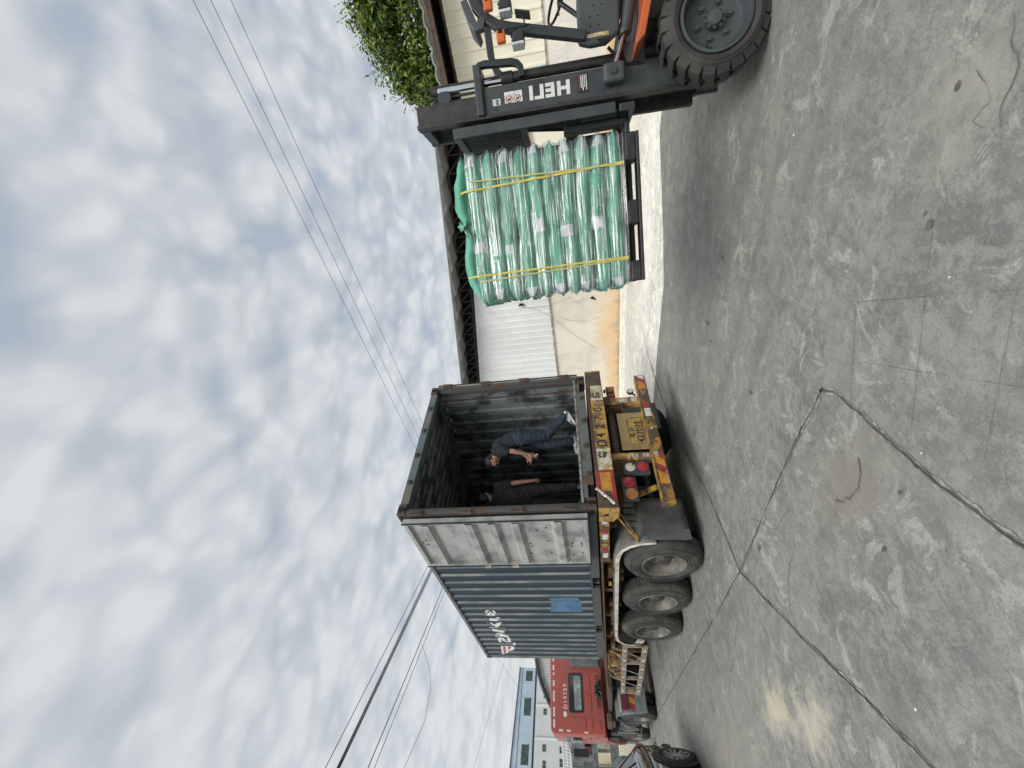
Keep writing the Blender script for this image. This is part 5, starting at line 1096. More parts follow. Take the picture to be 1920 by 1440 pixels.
# stretch film
fm = bpy.data.materials.new('stretch_film'); fm.use_nodes = True; t_ = fm.node_tree; n = t_.nodes; l = t_.links; n.clear()
tcn = n.new('ShaderNodeTexCoord'); mpn = n.new('ShaderNodeMapping'); mpn.inputs['Scale'].default_value = (2.2, 2.2, 75); mpn.inputs['Rotation'].default_value = (0, R(-4), 0)
l.new(tcn.outputs['Object'], mpn.inputs[0]); nz_ = n.new('ShaderNodeTexNoise'); nz_.inputs['Scale'].default_value = 1.0; nz_.inputs['Detail'].default_value = 4; nz_.inputs['Roughness'].default_value = .6; nz_.inputs['Distortion'].default_value = .6; l.new(mpn.outputs[0], nz_.inputs['Vector'])
mrn = n.new('ShaderNodeMapRange'); mrn.inputs[1].default_value = .50; mrn.inputs[2].default_value = .66; mrn.inputs[3].default_value = .05; mrn.inputs[4].default_value = .78; l.new(nz_.outputs['Fac'], mrn.inputs[0])
tb = n.new('ShaderNodeBsdfTransparent'); mp3 = n.new('ShaderNodeMapping'); mp3.inputs['Scale'].default_value = (1.6, 1.6, 48); mp3.inputs['Rotation'].default_value = (0, R(-6), 0); mp3.inputs['Location'].default_value = (5, 3, 1)
l.new(tcn.outputs['Object'], mp3.inputs[0]); nz3 = n.new('ShaderNodeTexNoise'); nz3.inputs['Scale'].default_value = 1.0; nz3.inputs['Detail'].default_value = 5; nz3.inputs['Roughness'].default_value = .65; nz3.inputs['Distortion'].default_value = .9; l.new(mp3.outputs[0], nz3.inputs['Vector'])
cr3 = n.new('ShaderNodeValToRGB'); l.new(nz3.outputs['Fac'], cr3.inputs[0]); cr3.color_ramp.elements[0].position = .50; cr3.color_ramp.elements[0].color = (.93, .95, .95, 1); cr3.color_ramp.elements[1].position = .66; cr3.color_ramp.elements[1].color = (.42, .46, .45, 1); l.new(cr3.outputs[0], tb.inputs[0]); df = n.new('ShaderNodeBsdfDiffuse'); df.inputs[0].default_value = (.75, .78, .80, 1); gl = n.new('ShaderNodeBsdfGlossy'); gl.inputs['Roughness'].default_value = .12; gl.inputs[0].default_value = (.9, .9, .9, 1)  # dark streaks paint the darker reflections of creases into the film's tint
m1 = n.new('ShaderNodeMixShader'); m1.inputs[0].default_value = .35; l.new(df.outputs[0], m1.inputs[1]); l.new(gl.outputs[0], m1.inputs[2])
m2 = n.new('ShaderNodeMixShader'); l.new(mrn.outputs[0], m2.inputs[0]); l.new(tb.outputs[0], m2.inputs[1]); l.new(m1.outputs[0], m2.inputs[2])
bmp = n.new('ShaderNodeBump'); bmp.inputs['Strength'].default_value = .8; bmp.inputs['Distance'].default_value = .01; l.new(nz_.outputs['Fac'], bmp.inputs['Height']); l.new(bmp.outputs[0], gl.inputs['Normal'])
oo = n.new('ShaderNodeOutputMaterial'); l.new(m2.outputs[0], oo.inputs[0])
mb = MB(); rows = []; NZ, P = 90, 60
for i in range(NZ + 1):
    z = 1.018 + (LZ0 + LH * 10 + .01 - 1.018) * i / NZ; k = (z - LZ0) / LH; f = k - math.floor(k); bu = math.sin(math.pi * f) if z > LZ0 else .3; inset = .020 * (1 - bu)
    row = []
    x0, x1, b0, b1 = SX0 - .012 + inset * 1.5, SX1 + .014 - inset * 1.5, PB0 - .033 + inset * .7, PB1 + .03 - inset * .7
    if z < LZ0: tt = (LZ0 - z) / .055; x0 += .012 * tt; x1 -= .025 * tt
    r_ = .05; cs = [(x0 + r_, b0 + r_, 180), (x1 - r_, b0 + r_, 270), (x1 - r_, b1 - r_, 0), (x0 + r_, b1 - r_, 90)]
    for cx, cb_, a0 in cs:
        for q in range(5): a = R(a0 + 90 * q / 4); row.append((cx + r_ * math.cos(a), cb_ + r_ * math.sin(a)))
        nx = cs[(cs.index((cx, cb_, a0)) + 1) % 4]; pa = row[-1]; a = R(nx[2]); pb_ = (nx[0] + r_ * math.cos(a), nx[1] + r_ * math.sin(a))
        for q in range(1, 12): row.append((pa[0] + (pb_[0] - pa[0]) * q / 12, pa[1] + (pb_[1] - pa[1]) * q / 12))
    row.append(row[0]); w_ = .0035
    rows.append([FM @ Vector((x + w_ * mnoise.noise(Vector((x * 9, b * 9, z * 60))), -(b + w_ * mnoise.noise(Vector((x * 7, b * 9 + 4, z * 70)))), z + sagz(x, (z - LZ0) / LH) * min(1, max(0, (z - LZ0) * 4)) + .012 * mnoise.noise(Vector((x * 4, b * 4, 7))) * (1 if i in (0, NZ) else 0))) for x, b in row])
mb.grid(rows); fo = mb.build('stretch_film', fm, None, smooth=True, fixn=False, weld=True)
c = FM @ Vector((1.18, -.64, .985)); RM = Matrix.Translation(c) @ FM.to_3x3().to_4x4(); fo.data.transform(RM.inverted()); fo.matrix_world = RM
tag(fo, 'clear wrinkled stretch film wrapped round the green sacks', 'film')
# ------------------------------------------------------------------ warehouse walls along x = 8.7
M_panel = mat('white_metal_panel', (0.78, 0.80, 0.80), (0.70, 0.72, 0.71), sc1=1.6, lo=.5, hi=.7, rough=.5, col3=(.45, .40, .34), sc3=18, lo3=.74, hi3=.77)
M_cream = mat('cream_metal_panel', (0.80, 0.76, 0.62), (0.72, 0.68, 0.55), sc1=1.6, lo=.45, hi=.7, rough=.5, col3=(.40, .28, .2), sc3=22, lo3=.73, hi3=.76)
M_roof = mat('roof_sheet_grey', (0.20, 0.20, 0.195), (0.13, 0.13, 0.125), sc1=3, rough=.7)
M_truss = mat('dark_truss', (0.05, 0.045, 0.042), (0.09, .06, .045), sc1=6, rough=.7)
def rust_wall(name, base, rust, zlo, zhi):
    m = bpy.data.materials.new(name); m.use_nodes = True; n = m.node_tree.nodes; l = m.node_tree.links; b = n['Principled BSDF']; b.inputs['Roughness'].default_value = .75
    g = n.new('ShaderNodeNewGeometry'); s = n.new('ShaderNodeSeparateXYZ'); l.new(g.outputs['Position'], s.inputs[0])
    def nz(sc_, st, d=6):
        mp_ = n.new('ShaderNodeMapping'); mp_.inputs['Scale'].default_value = st; l.new(g.outputs['Position'], mp_.inputs[0]); q = n.new('ShaderNodeTexNoise'); q.inputs['Scale'].default_value = sc_; q.inputs['Detail'].default_value = d; q.inputs['Roughness'].default_value = .62; l.new(mp_.outputs[0], q.inputs['Vector']); return q.outputs['Fac']
    def mth(op, a, b_):
        q = n.new('ShaderNodeMath'); q.operation = op
        for i, v in enumerate((a, b_)):
            if isinstance(v, (int, float)): q.inputs[i].default_value = v
            else: l.new(v, q.inputs[i])
        return q.outputs[0]
    def mr(src, a, b_, c=0., d=1.):
        q = n.new('ShaderNodeMapRange'); q.interpolation_type = 'SMOOTHERSTEP'
        for i, v in enumerate((a, b_, c, d)): q.inputs[i + 1].default_value = v
        l.new(src, q.inputs[0]); return q.outputs[0]
    def mx(f, a, b_):
        q = n.new('ShaderNodeMix'); q.data_type = 'RGBA'
        for i, v in ((0, f), (6, a), (7, b_)):
            if isinstance(v, (int, float)): q.inputs[i].default_value = v
            elif isinstance(v, tuple): q.inputs[i].default_value = (*v, 1)
            else: l.new(v, q.inputs[i])
        return q.outputs[2]
    z = s.outputs[2]; c = mx(mr(nz(1.2, (1, 1, 1)), .4, .65), base, tuple(v * .84 for v in base)); c = mx(mr(nz(2.0, (1, 3, .6), 8), .55, .66, 0, .5), c, tuple(v * .72 for v in base))
    zz = mth('ADD', z, mth('MULTIPLY', mth('SUBTRACT', nz(.9, (1, 1.2, 1)), .5), -1.5))
    c = mx(mr(zz, zhi, zlo), c, rust); c = mx(mr(mth('ADD', z, mth('MULTIPLY', mth('SUBTRACT', nz(5, (1, 1, 1)), .5), .5)), .08, .0, 0, .6), c, (.55, .50, .42))
    c = mx(mr(mth('ADD', z, mth('MULTIPLY', mth('SUBTRACT', nz(2.5, (1, 1, .5)), .5), 1.6)), .15, -.1, 0, .4), c, (.34, .30, .24))
    l.new(c, b.inputs['Base Color']); return m
M_lower = rust_wall('stained_plaster', (0.80, 0.75, 0.65), (0.76, 0.56, 0.33), .10, .95)
M_lowerR = rust_wall('pale_plaster', (0.78, 0.74, 0.67), (0.66, 0.42, 0.2), .1, .4)
WX = 8.7
wh = thing('warehouse', 'long warehouse with white ribbed panels above a rust stained lower wall', 'building', (WX, 3, 0))
def ribs(nm, y0, y1, zfun0, zfun1, pitch, m_, par, x=WX, dep=.03, rw=.035):
    mb = MB(); y = y0; row = []
    while y < y1 - 1e-6:
        for (dy, dx) in ((0, 0), (pitch - rw * 2.2, 0), (pitch - rw * 1.6, -dep), (pitch - rw * .6, -dep)):
            if y + dy <= y1: row.append((y + dy, dx))
        y += pitch
    row.append((y1, 0)); mb.grid([[(x + dx, yy, zfun0(yy)) for yy, dx in row], [(x + dx, yy, zfun1(yy)) for yy, dx in row]]); return mb.build(nm, m_, par, fixn=False)
rz = lambda y: 4.23 + .159 * (y + 2.76)             # underside of the sloping roof
ribs('upper_panel', -3.0, 13.0, lambda y: 2.165, lambda y: rz(y) - .52, .24, M_panel, wh)
mb = MB(); mb.bx(WX + .02, WX + .30, -3.0, 13.0, 0.0, 2.13); lw = mb.build('lower_wall', M_lower, wh)
mb = MB(); mb.bx(WX - .035, WX + .02, -3.0, 13.0, 2.131, 2.165); mb.build('seam_flashing', mat('seam_rust', (.30, .22, .17), (.5, .46, .4), sc1=9, rough=.7), wh)
mb = MB(); mb.bx(WX - .10, WX + .019, 1.05, 1.42, 0.0, 2.13); mb.build('pilaster', M_lower, wh)
mb = MB(); mb.bx(WX - .05, WX - .0, 1.5, 2.05, 2.08, 2.30); mb.build('torn_flashing', M_cream, wh, bevel=.01)
mb = MB(); mb.bx(WX - .04, WX - .0, 1.40, 1.47, 2.1, 2.3); mb.build('bracket', M_truss, wh)
mb = MB(); mb.add([(8.05, -3.3, rz(-3.3)), (8.05, 13.2, rz(13.2)), (20, 13.2, rz(13.2)), (20, -3.3, rz(-3.3)), (8.05, -3.3, rz(-3.3) + .05), (8.05, 13.2, rz(13.2) + .05), (20, 13.2, rz(13.2) + .05), (20, -3.3, rz(-3.3) + .05)], [(0, 1, 2, 3), (7, 6, 5, 4), (0, 4, 5, 1), (1, 5, 6, 2), (2, 6, 7, 3), (3, 7, 4, 0)])
rf = mb.build('roof', M_roof, wh)
mb = MB(); k = 0; y = -3.25
while y < 13:
    mb.add([(8.02, y, rz(y) - .005), (8.02, y + .62, rz(y + .62) - .10), (8.02, y + .80, rz(y + .8) - .005), (8.7, y, rz(y) - .005), (8.7, y + .62, rz(y + .62) - .10), (8.7, y + .80, rz(y + .8) - .005)], [(0, 1, 2), (3, 5, 4), (0, 3, 4, 1), (1, 4, 5, 2)]); y += .80
mb.build('eaves_sheet', mat('eaves_grey', (.16, .16, .155), (.11, .11, .105), sc1=4, rough=.7), rf)
mb = MB(); y = -2.9; zt_ = lambda y: rz(y) - .06; zb_ = lambda y: rz(y) - .44; i = 0
mb.bar((WX + .10, -3, zt_(-3)), (WX + .10, 13, zt_(13)), .06, .06); mb.bar((WX + .10, -3, zb_(-3)), (WX + .10, 13, zb_(13)), .06, .06)
while y < 12.6:
    mb.bar((WX + .10, y, zb_(y)), (WX + .10, y + .4, zt_(y + .4)), .035, .035); mb.bar((WX + .10, y + .4, zt_(y + .4)), (WX + .10, y + .4, zb_(y + .4)), .03, .03); y += .42
mb.build('roof_truss', M_truss, wh)
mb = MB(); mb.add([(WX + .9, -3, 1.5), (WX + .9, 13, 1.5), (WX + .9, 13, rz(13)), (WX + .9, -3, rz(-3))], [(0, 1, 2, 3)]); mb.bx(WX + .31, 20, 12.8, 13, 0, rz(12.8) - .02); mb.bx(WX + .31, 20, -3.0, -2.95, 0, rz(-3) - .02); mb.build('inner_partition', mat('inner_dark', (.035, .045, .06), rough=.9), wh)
mb = MB(); r_ = random.Random(2)
mb.tube([(WX - .035, 2.45, 3.05), (WX - .03, 2.55, 2.7), (WX - .03, 2.75, 2.35), (WX - .04, 2.95, 2.1), (WX - .01, 3.4, 1.75), (WX - .01, 4.0, 1.2), (WX - .01, 4.35, .8)], .0035, 5)
mb.tube([(WX - .035, 2.45, 3.05), (WX - .03, 2.5, 2.6), (WX - .03, 2.5, 2.2), (WX, 2.3, 1.5), (WX, 2.55, 1.3), (WX, 2.35, 1.1), (WX, 2.6, 1.2)], .0025, 5)
mb.tube([(WX, 2.95, 1.9), (WX, 3.1, 1.7), (WX, 3.2, 1.4), (WX, 3.25, 1.0), (WX, 3.15, .6)], .0025, 5); mb.each('loose_wire', M_truss, wh)
mb = MB(); mb.prism([(2.3, 3.07), (2.42, 3.12), (2.38, 3.0), (2.46, 2.92), (2.32, 2.96)], frame((WX - .04, 0, 0), (0, 1, 0), (0, 0, 1), (1, 0, 0)), -.006, .0); mb.prism([(2.35, .82), (2.43, .90), (2.47, .80), (2.52, .70), (2.41, .76)], frame((WX + .015, 0, 0), (0, 1, 0), (0, 0, 1), (1, 0, 0)), -.006, .0); mb.each('wall_hole', M_black, wh)

w2 = thing('cream_shed', 'cream ribbed metal shed behind the forklift with a dark open eave', 'building', (WX, -7, 0))
ribs('upper_panel', -12.0, -3.02, lambda y: 1.615, lambda y: 3.60, .235, M_cream, w2, x=WX - .02)
mb = MB(); mb.bx(WX, WX + .30, -12, -3.02, 0, 1.585); mb.build('lower_wall', M_lowerR, w2)
mb = MB(); mb.bx(WX - .03, WX + .0, -12, -3.02, 1.586, 1.612); mb.build('seam_flashing', mat('seam_rust', (.3, .2, .15)), w2)
mb = MB(); y = -12.0; row = []
while y < -3.2:
    row += [(y, 0), (y + .10, .035), (y + .2, .035), (y + .26, .0)]; y += .30
mb.grid([[(8.10, yy, 3.88 + dz) for yy, dz in row], [(20, yy, 4.6 + dz) for yy, dz in row]]); o = mb.build('roof', mat('eave_light_grey', (.30, .30, .28), (.2, .2, .19), sc1=4, rough=.7), w2, fixn=False); o.modifiers.new('s', 'SOLIDIFY').thickness = .035
mb = MB(); mb.bx(8.15, 8.22, -12, -3.3, 3.74, 3.83); mb.bx(WX + .0, WX + .10, -12, -3.05, 3.601, 3.66); mb.each('eave_beam', mat('rusty_beam', (.10, .06, .04), (.05, .035, .03), sc1=6, rough=.7), w2)
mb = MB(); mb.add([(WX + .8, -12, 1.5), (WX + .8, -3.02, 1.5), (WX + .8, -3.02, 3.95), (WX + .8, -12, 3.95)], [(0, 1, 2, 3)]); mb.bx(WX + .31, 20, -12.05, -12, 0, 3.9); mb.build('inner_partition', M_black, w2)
mb = MB(); mb.bx(WX - .052, WX - .05, -3.72, -3.60, 1.75, 1.90) if False else mb.bx(WX - .056, WX - .052, -3.56, -3.44, 1.68, 1.83); mb.build('blue_sticker', mat('sticker_blue', (.25, .45, .70), (.6, .7, .8), sc1=40), w2)
mb = MB(); mb.bx(WX - .003, WX - .001, -3.75, -3.45, 1.15, 1.45); mb.build('paper_notice', mat('notice_pale', (.72, .70, .66), (.6, .58, .55), sc1=30), w2)

# ------------------------------------------------------------------ overgrown tree behind the cream shed
def leaf_mat(nm, c1, c2, c3):
    m = bpy.data.materials.new(nm); m.use_nodes = True; n = m.node_tree.nodes; l = m.node_tree.links; b = n['Principled BSDF']; b.inputs['Roughness'].default_value = .5
    g = n.new('ShaderNodeNewGeometry'); q = n.new('ShaderNodeTexNoise'); q.inputs['Scale'].default_value = 1.8; l.new(g.outputs['Position'], q.inputs['Vector'])
    a = n.new('ShaderNodeMath'); a.operation = 'MULTIPLY_ADD'; l.new(g.outputs['Random Per Island'], a.inputs[0]); a.inputs[1].default_value = .5; l.new(q.outputs['Fac'], a.inputs[2])
    r = n.new('ShaderNodeValToRGB'); e = r.color_ramp.elements; e[0].position = .45; e[0].color = (*c1, 1); e[1].position = 1.0; e[1].color = (*c3, 1); k = e.new(.72); k.color = (*c2, 1)
    l.new(a.outputs[0], r.inputs[0]); l.new(r.outputs[0], b.inputs['Base Color'])
    tr_ = n.new('ShaderNodeBsdfTranslucent'); l.new(r.outputs[0], tr_.inputs[0]); mx_ = n.new('ShaderNodeMixShader'); mx_.inputs[0].default_value = .3; l.new(b.outputs[0], mx_.inputs[1]); l.new(tr_.outputs[0], mx_.inputs[2]); l.new(mx_.outputs[0], n['Material Output'].inputs[0]); return m
M_leaf = leaf_mat('tree_leaf', (0.03, 0.062, 0.014), (0.095, 0.165, 0.026), (0.30, 0.38, 0.06))
M_bark = mat('bark', (.09, .065, .045), (.05, .04, .03), sc1=8, rough=.9, bump=.4)
tree = thing('tree', 'leafy bright green tree rising behind the cream shed roof', 'tree', (12.5, -6.0, 0))
clumps = []
r_ = random.Random(11)
def topz(y):
    T = [(-2.6, 5.2), (-2.85, 5.6), (-3.5, 6.25), (-4.25, 6.45), (-5.4, 6.65), (-12, 7.0)]
    for (a, b), (c, d) in zip(T[:-1], T[1:]):
        if c <= y <= a: return b + (d - b) * (a - y) / (a - c)
    return 5.2
for i in range(230):
    y = r_.uniform(-9.5, -3.0); zt2 = topz(y) - r_.uniform(.1, .35); z = r_.uniform(3.6, zt2) if r_.random() < .6 else zt2 - r_.uniform(0, .6)
    clumps.append((Vector((r_.uniform(11.2, 13.2), y, max(z, 3.6))), r_.uniform(.28, .55)))
mb = MB()
for c, rad in clumps:
    for k in range(165):
        d = Vector((r_.gauss(0, 1), r_.gauss(0, 1), r_.gauss(0, 1))).normalized(); p = c + d * rad * r_.uniform(.55, 1.05) * (1.3 if r_.random() < .06 else 1); p.z = max(p.z, 3.3)
        a = (d + Vector((r_.uniform(-.7, .7), r_.uniform(-.7, .7), r_.uniform(.0, .9)))).normalized(); u = a.orthogonal().normalized(); u = Matrix.Rotation(r_.uniform(0, 6.28), 3, a) @ u; v = a.cross(u); s = r_.uniform(.04, .08)
        mb.add([p - u * s * 1.3, p + v * s * .6 + a * s * .2, p + u * s * 1.3, p - v * s * .6 + a * s * .2], [(0, 1, 2, 3)])
for i in range(26):                               # thin sprays along the outline
    y = r_.uniform(-6.5, -2.9); p = Vector((r_.uniform(11.3, 12.6), y, topz(y) - .25)); d = Vector((r_.uniform(-.3, .1), r_.uniform(.1, .8), r_.uniform(.5, 1))).normalized()
    for k in range(16):
        q = p + d * k * .04; a = Vector((r_.uniform(-1, 1), r_.uniform(-1, 1), r_.uniform(-1, 1))).normalized(); u = a.orthogonal(); v = a.cross(u); s = .022; mb.add([q - u * s, q + v * s * .7, q + u * s, q - v * s * .7], [(0, 1, 2, 3)])
mb.build('crown', M_leaf, tree, fixn=False)
mb = MB(); mb.tube([(12.5, -6.0, -.05), (12.45, -6.0, 1.5), (12.55, -5.9, 3.0), (12.5, -5.6, 5.0)], .2, 10, rs=[.28, .22, .18, .08])
for (y, z, x) in [(-4.0, 5.4, 12.0), (-8.0, 6.4, 12.8), (-3.4, 4.9, 12.6), (-9.2, 5.6, 12.2), (-6.5, 7.6, 12.1), (-5.0, 6.4, 12.9)]:
    mb.tube([(12.52, -5.95, 2.6), (12.5 + (x - 12.5) * .5, -6 + (y + 6) * .5, 2.6 + (z - 2.6) * .62), (x, y, z)], .1, 7, rs=[.13, .08, .03])
mb.build('trunk', M_bark, tree, smooth='auto')

# ------------------------------------------------------------------ overhead cables
M_cable = mat('cable_black', (.03, .03, .032), rough=.6); M_cablet = mat('cable_thin', (.10, .105, .11), rough=.6)
def cable(pts, r_, label, sag=0.0, m_=M_cable, ext=(1.6, 1.6)):
    a, b = Vector(pts[0]), Vector(pts[-1])
    if len(pts) == 2:
        d = (b - a); A = a - d * ext[0]; B = b + d * ext[1]; P = [A.lerp(B, i / 40) for i in range(41)]; L_ = 1 + ext[0] + ext[1]
        P = [p + Vector((0, 0, sag * (((i / 40 * L_) - ext[0]) ** 2 - ((i / 40 * L_) - ext[0])))) for i, p in enumerate(P)]
    else: P = [Vector(p) for p in pts]
    mb = MB(); mb.tube(P, r_, 6); o = mb.build('overhead_cable', m_, None, fixn=False); c = sum((Vector(v.co) for v in o.data.vertices), Vector()) / len(o.data.vertices); o.data.transform(Matrix.Translation(-c)); o.location = c
    return tag(o, label, 'cable', 'overhead cables')
cable([(7.49, -5.64, 8.0), (7.63, 6.6, 8.0)], .0058, 'thin overhead wire right of the container top, farthest from the shed roofs', .04)
cable([(8.06, -5.63, 8.0), (8.17, 7.05, 8.0)], .0058, 'thin overhead wire, middle of the three crossing above the warehouse', .04)
cable([(8.78, -5.63, 8.0), (8.93, 7.57, 8.0)], .0058, 'thin overhead wire, lowest of the three crossing above the warehouse', .04)
cable([(-1.84, 7.75, 8.0), (4.33, 11.34, 8.0)], .010, 'overhead cable topmost of those left of the container', .03)
for k, dz in enumerate((0, .035, .07)): cable([(-1.86 + .02 * k, 7.33, 7.5 - dz), (3.96, 10.52 + .02 * k, 7.5 - dz)], .013, ['thick black cable on the upper side of the twisted bundle', 'thick black cable in the middle of the twisted bundle', 'thick black cable on the lower side of the twisted bundle'][k], .03)
cable([(-1.79, 7.86, 7.0), (3.33, 10.78, 7.0)], .011, 'overhead cable below the thick bundle, upper of a close pair', .03)
cable([(-1.75, 8.23, 7.0), (3.41, 11.1, 7.0)], .008, 'overhead cable below the thick bundle, lower of a close pair', .03, M_cablet)
cable([(-2.6, 9.9, 7.35), (-1.54, 10.27, 7.0), (-.4, 10.9, 6.85), (.5, 11.1, 6.9), (1.0, 10.95, 7.02), (1.45, 10.29, 7.15)], .006, 'slack thin cable looping down under the cable pair', 0, M_cablet)
cable([(.09, 26.98, 9.0), (7.06, 34.23, 9.0)], .008, 'faint distant wire rising over the pale blue building', .0, M_cablet)
cable([(8.08, 48.4, 9.6), (7.54, 35.3, 9.6)], .010, 'faint distant wire crossing the sky beside the container corner', .0, M_cablet)

# ------------------------------------------------------------------ far buildings
M_bblue = mat('pale_blue_cladding', (0.55, 0.68, 0.78), (0.50, 0.63, 0.75), sc1=.6, rough=.6)
M_bwhite = mat('white_render', (0.80, 0.82, 0.82), (0.75, 0.77, 0.77), sc1=.5, rough=.7)
M_win = mat('far_window', (.05, .08, .075), (.10, .14, .13), sc1=2, rough=.15)
M_trim = mat('dark_trim', (.06, .065, .075), rough=.6)
A0 = Vector((14.449, 64.759, 0)); bd = Vector((-.965, -.262, 0)).normalized(); bn = Vector((bd.y, -bd.x, 0))
if (Vector((-2.85, -4.7, 0)) - A0).dot(bn) < 0: bn = -bn
BM = Matrix(((bd.x, -bn.x, 0, A0.x), (bd.y, -bn.y, 0, A0.y), (0, 0, 1, 0), (0, 0, 0, 1)))   # x along facade to picture left, y into the building
fb = thing('apartment_block', 'distant white block with pale blue top storey beyond the red cab', 'building', M=BM)
def fbx(nm, b, m_, par=fb, **k): mb = MB(); mb.bx(*b); return mb.build(nm, m_, par, world=False, **k)
fbx('wall', (0, 26, 0, 12, 0, 10.05), M_bwhite)
mb = MB(); mb.add([(0, .0, 10.3), (26, .0, 10.3), (26, .0, 13.25), (0, .0, 12.5), (0, 12, 10.3), (26, 12, 10.3), (26, 12, 13.25), (0, 12, 12.5)], [(0, 1, 2, 3), (5, 4, 7, 6), (0, 3, 7, 4), (1, 5, 6, 2), (3, 2, 6, 7), (0, 4, 5, 1)]); mb.build('top_storey', M_bblue, fb, world=False)
fbx('dark_band', (-.1, 26, .06, 11.9, 10.051, 10.299), M_trim)
mb = MB(); mb.bar((-.1, -.06, 12.50), (26, -.06, 13.26), .12, .10); mb.build('roof_edge', mat('roof_edge_dark', (.10, .10, .15)), fb, world=False)
mb = MB(); mb.bar((0, -.025, 12.08), (26, -.025, 12.2), .04, .035); mb.build('cladding_joint', M_trim, fb, world=False)
for (a, b) in ((.45, 1.75), (3.88, 5.9), (9.0, 11.0), (14, 16)):
    f_ = fbx('window', (a, b, -.03, -.001, 10.76, 11.6), M_win); fbx('window_frame', (a - .05, b + .05, -.02, -.0011, 10.70, 10.76), M_trim, f_)
for (a, b, z0, z1) in ((.6, 1.2, 8.6, 9.05), (3.2, 3.8, 8.6, 9.05), (5.06, 5.75, 8.61, 9.04), (8.9, 9.6, 8.62, 9.05), (10.5, 11.2, 8.6, 9.0), (9.04, 9.7, 6.58, 6.98), (10.24, 11.0, 6.58, 6.98), (5.1, 5.8, 6.58, 6.98), (13, 13.7, 8.6, 9.0), (13, 13.7, 6.58, 6.98)):
    f_ = fbx('window', (a, (a + b) / 2 - .03, -.03, -.001, z0, z1), M_win); fbx('window', ((a + b) / 2 + .03, b, -.03, -.001, z0, z1), M_win)
fbx('drain_pipe', (4.55, 4.68, -.12, -.001, 4, 10.04), M_bwhite); fbx('drain_pipe', (8.22, 8.34, -.12, -.001, 4, 10.04), M_bwhite); fbx('wall_band', (0, 26, -.05, -.001, 5.9, 6.0), M_bwhite)
ch = thing('chimney_stack', 'slim pale grey square chimney far beyond the blue roofed block', 'chimney', M=BM @ Matrix.Translation((12.0, 24, 0)))
mb = MB(); mb.bx(-.32, .32, -.32, .32, 0, 20.5); mb.build('shaft', mat('haze_grey', (.48, .50, .54), rough=.8), ch, world=False); mb = MB(); mb.bx(-.36, .36, -.36, .36, 20.5, 20.8); mb.build('cap', mat('haze_grey', (.48, .50, .54)), ch, world=False)
# arched shed just past the truck cab
ar = thing('arched_shed', 'grey corrugated end wall under a dark arched roof behind the cab', 'building', (4, 31, 0))
da = Vector((4.13 - 6.2, 32.07 - 29.67, 0)).normalized(); nA = Vector((-da.y, da.x, 0)); 
if nA.dot(Vector((-2.85, -4.7, 0)) - Vector((5, 31, 0))) > 0: nA = -nA          # into the building
P0 = Vector((6.9, 28.9, 0)); pts = []
arc = []
for i in range(25):
    t = -9 + 13.9 * i / 24; z = 5.76 - .060 * (t - .6) ** 2 if t > .6 else 5.76 - .028 * (t - .6) ** 2; arc.append((t, max(z, .8)))
MA = frame(P0, da, (0, 0, 1), nA)
poly = [(arc[0][0], 0)] + arc + [(arc[-1][0], 0)]
mb = MB(); mb.prism(poly, MA, 0, .2); mb.build('end_wall', mat('corrugated_pale', (.50, .51, .50), (.40, .41, .40), sc1=3, rough=.6), ar)
mb = MB()
for k in range(70):
    t = -8.8 + k * .19
    if t < arc[-1][0] - .1: mb.add([MA @ Vector((t, .1, -.02)), MA @ Vector((t + .05, .1, -.02)), MA @ Vector((t + .05, max(a[1] for a in arc if abs(a[0] - t) < .6) - .22, -.02)), MA @ Vector((t, max(a[1] for a in arc if abs(a[0] - t) < .6) - .22, -.02))], [(0, 1, 2, 3)])
mb.build('wall_ribs', mat('rib_grey', (.36, .37, .36)), ar, fixn=False)
mb = MB(); mb.grid([[MA @ Vector((t, z + .02, -.35)) for t, z in arc], [MA @ Vector((t, z + .02, 9)) for t, z in arc]]); o = mb.build('roof', M_trim, ar, fixn=False); o.modifiers.new('s', 'SOLIDIFY').thickness = .12
# open market shelter with stored goods at the far left
sh = thing('open_shelter', 'low open shelter with white slatted awning behind the black car', 'shelter', (.2, 22, 0))
Pa, Pb = Vector((1.15, 20.6, 3.52)), Vector((-1.6, 24.0, 3.10)); dS = (Pb - Pa); dS.z = 0; dS.normalize(); nS = Vector((dS.y, -dS.x, 0))
if nS.dot(Vector((-2.85, -4.7, 0)) - Pa) < 0: nS = -nS
mb = MB()
for k in range(34):
    p = Pa + dS * (k * .17); mb.bar(p, p + nS * -.0 + Vector((0, 0, -.0)) + dS * .10 - nS * 2.2 + Vector((0, 0, .25)), .07, .03); mb.bar(p + Vector((0, 0, -.02)), p + dS * .12 + Vector((0, 0, -.36)), .05, .03)
mb.bar(Pa, Pa + dS * 5.8, .08, .06); mb.bar(Pa + Vector((0, 0, -.36)), Pa + dS * 5.8 + Vector((0, 0, -.36)), .06, .06); mb.bar(Pa + Vector((0, 0, -.18)), Pa + dS * 5.8 + Vector((0, 0, -.18)), .04, .04)
mb.build('slatted_awning', M_refw, sh)
mb = MB()
for k in (0.1, 2.0, 3.9, 5.7): mb.bar(Pa + dS * k + Vector((0, 0, -.4)), Vector(((Pa + dS * k).x, (Pa + dS * k).y, 0)), .09, .09, up=(1, 0, 0))
for k in (1.25, 2.1): mb.bar(Vector((Pa.x, Pa.y, k)), Vector(((Pa + dS * 5.7).x, (Pa + dS * 5.7).y, k)), .05, .05)
mb.each('post', M_gplast, sh)
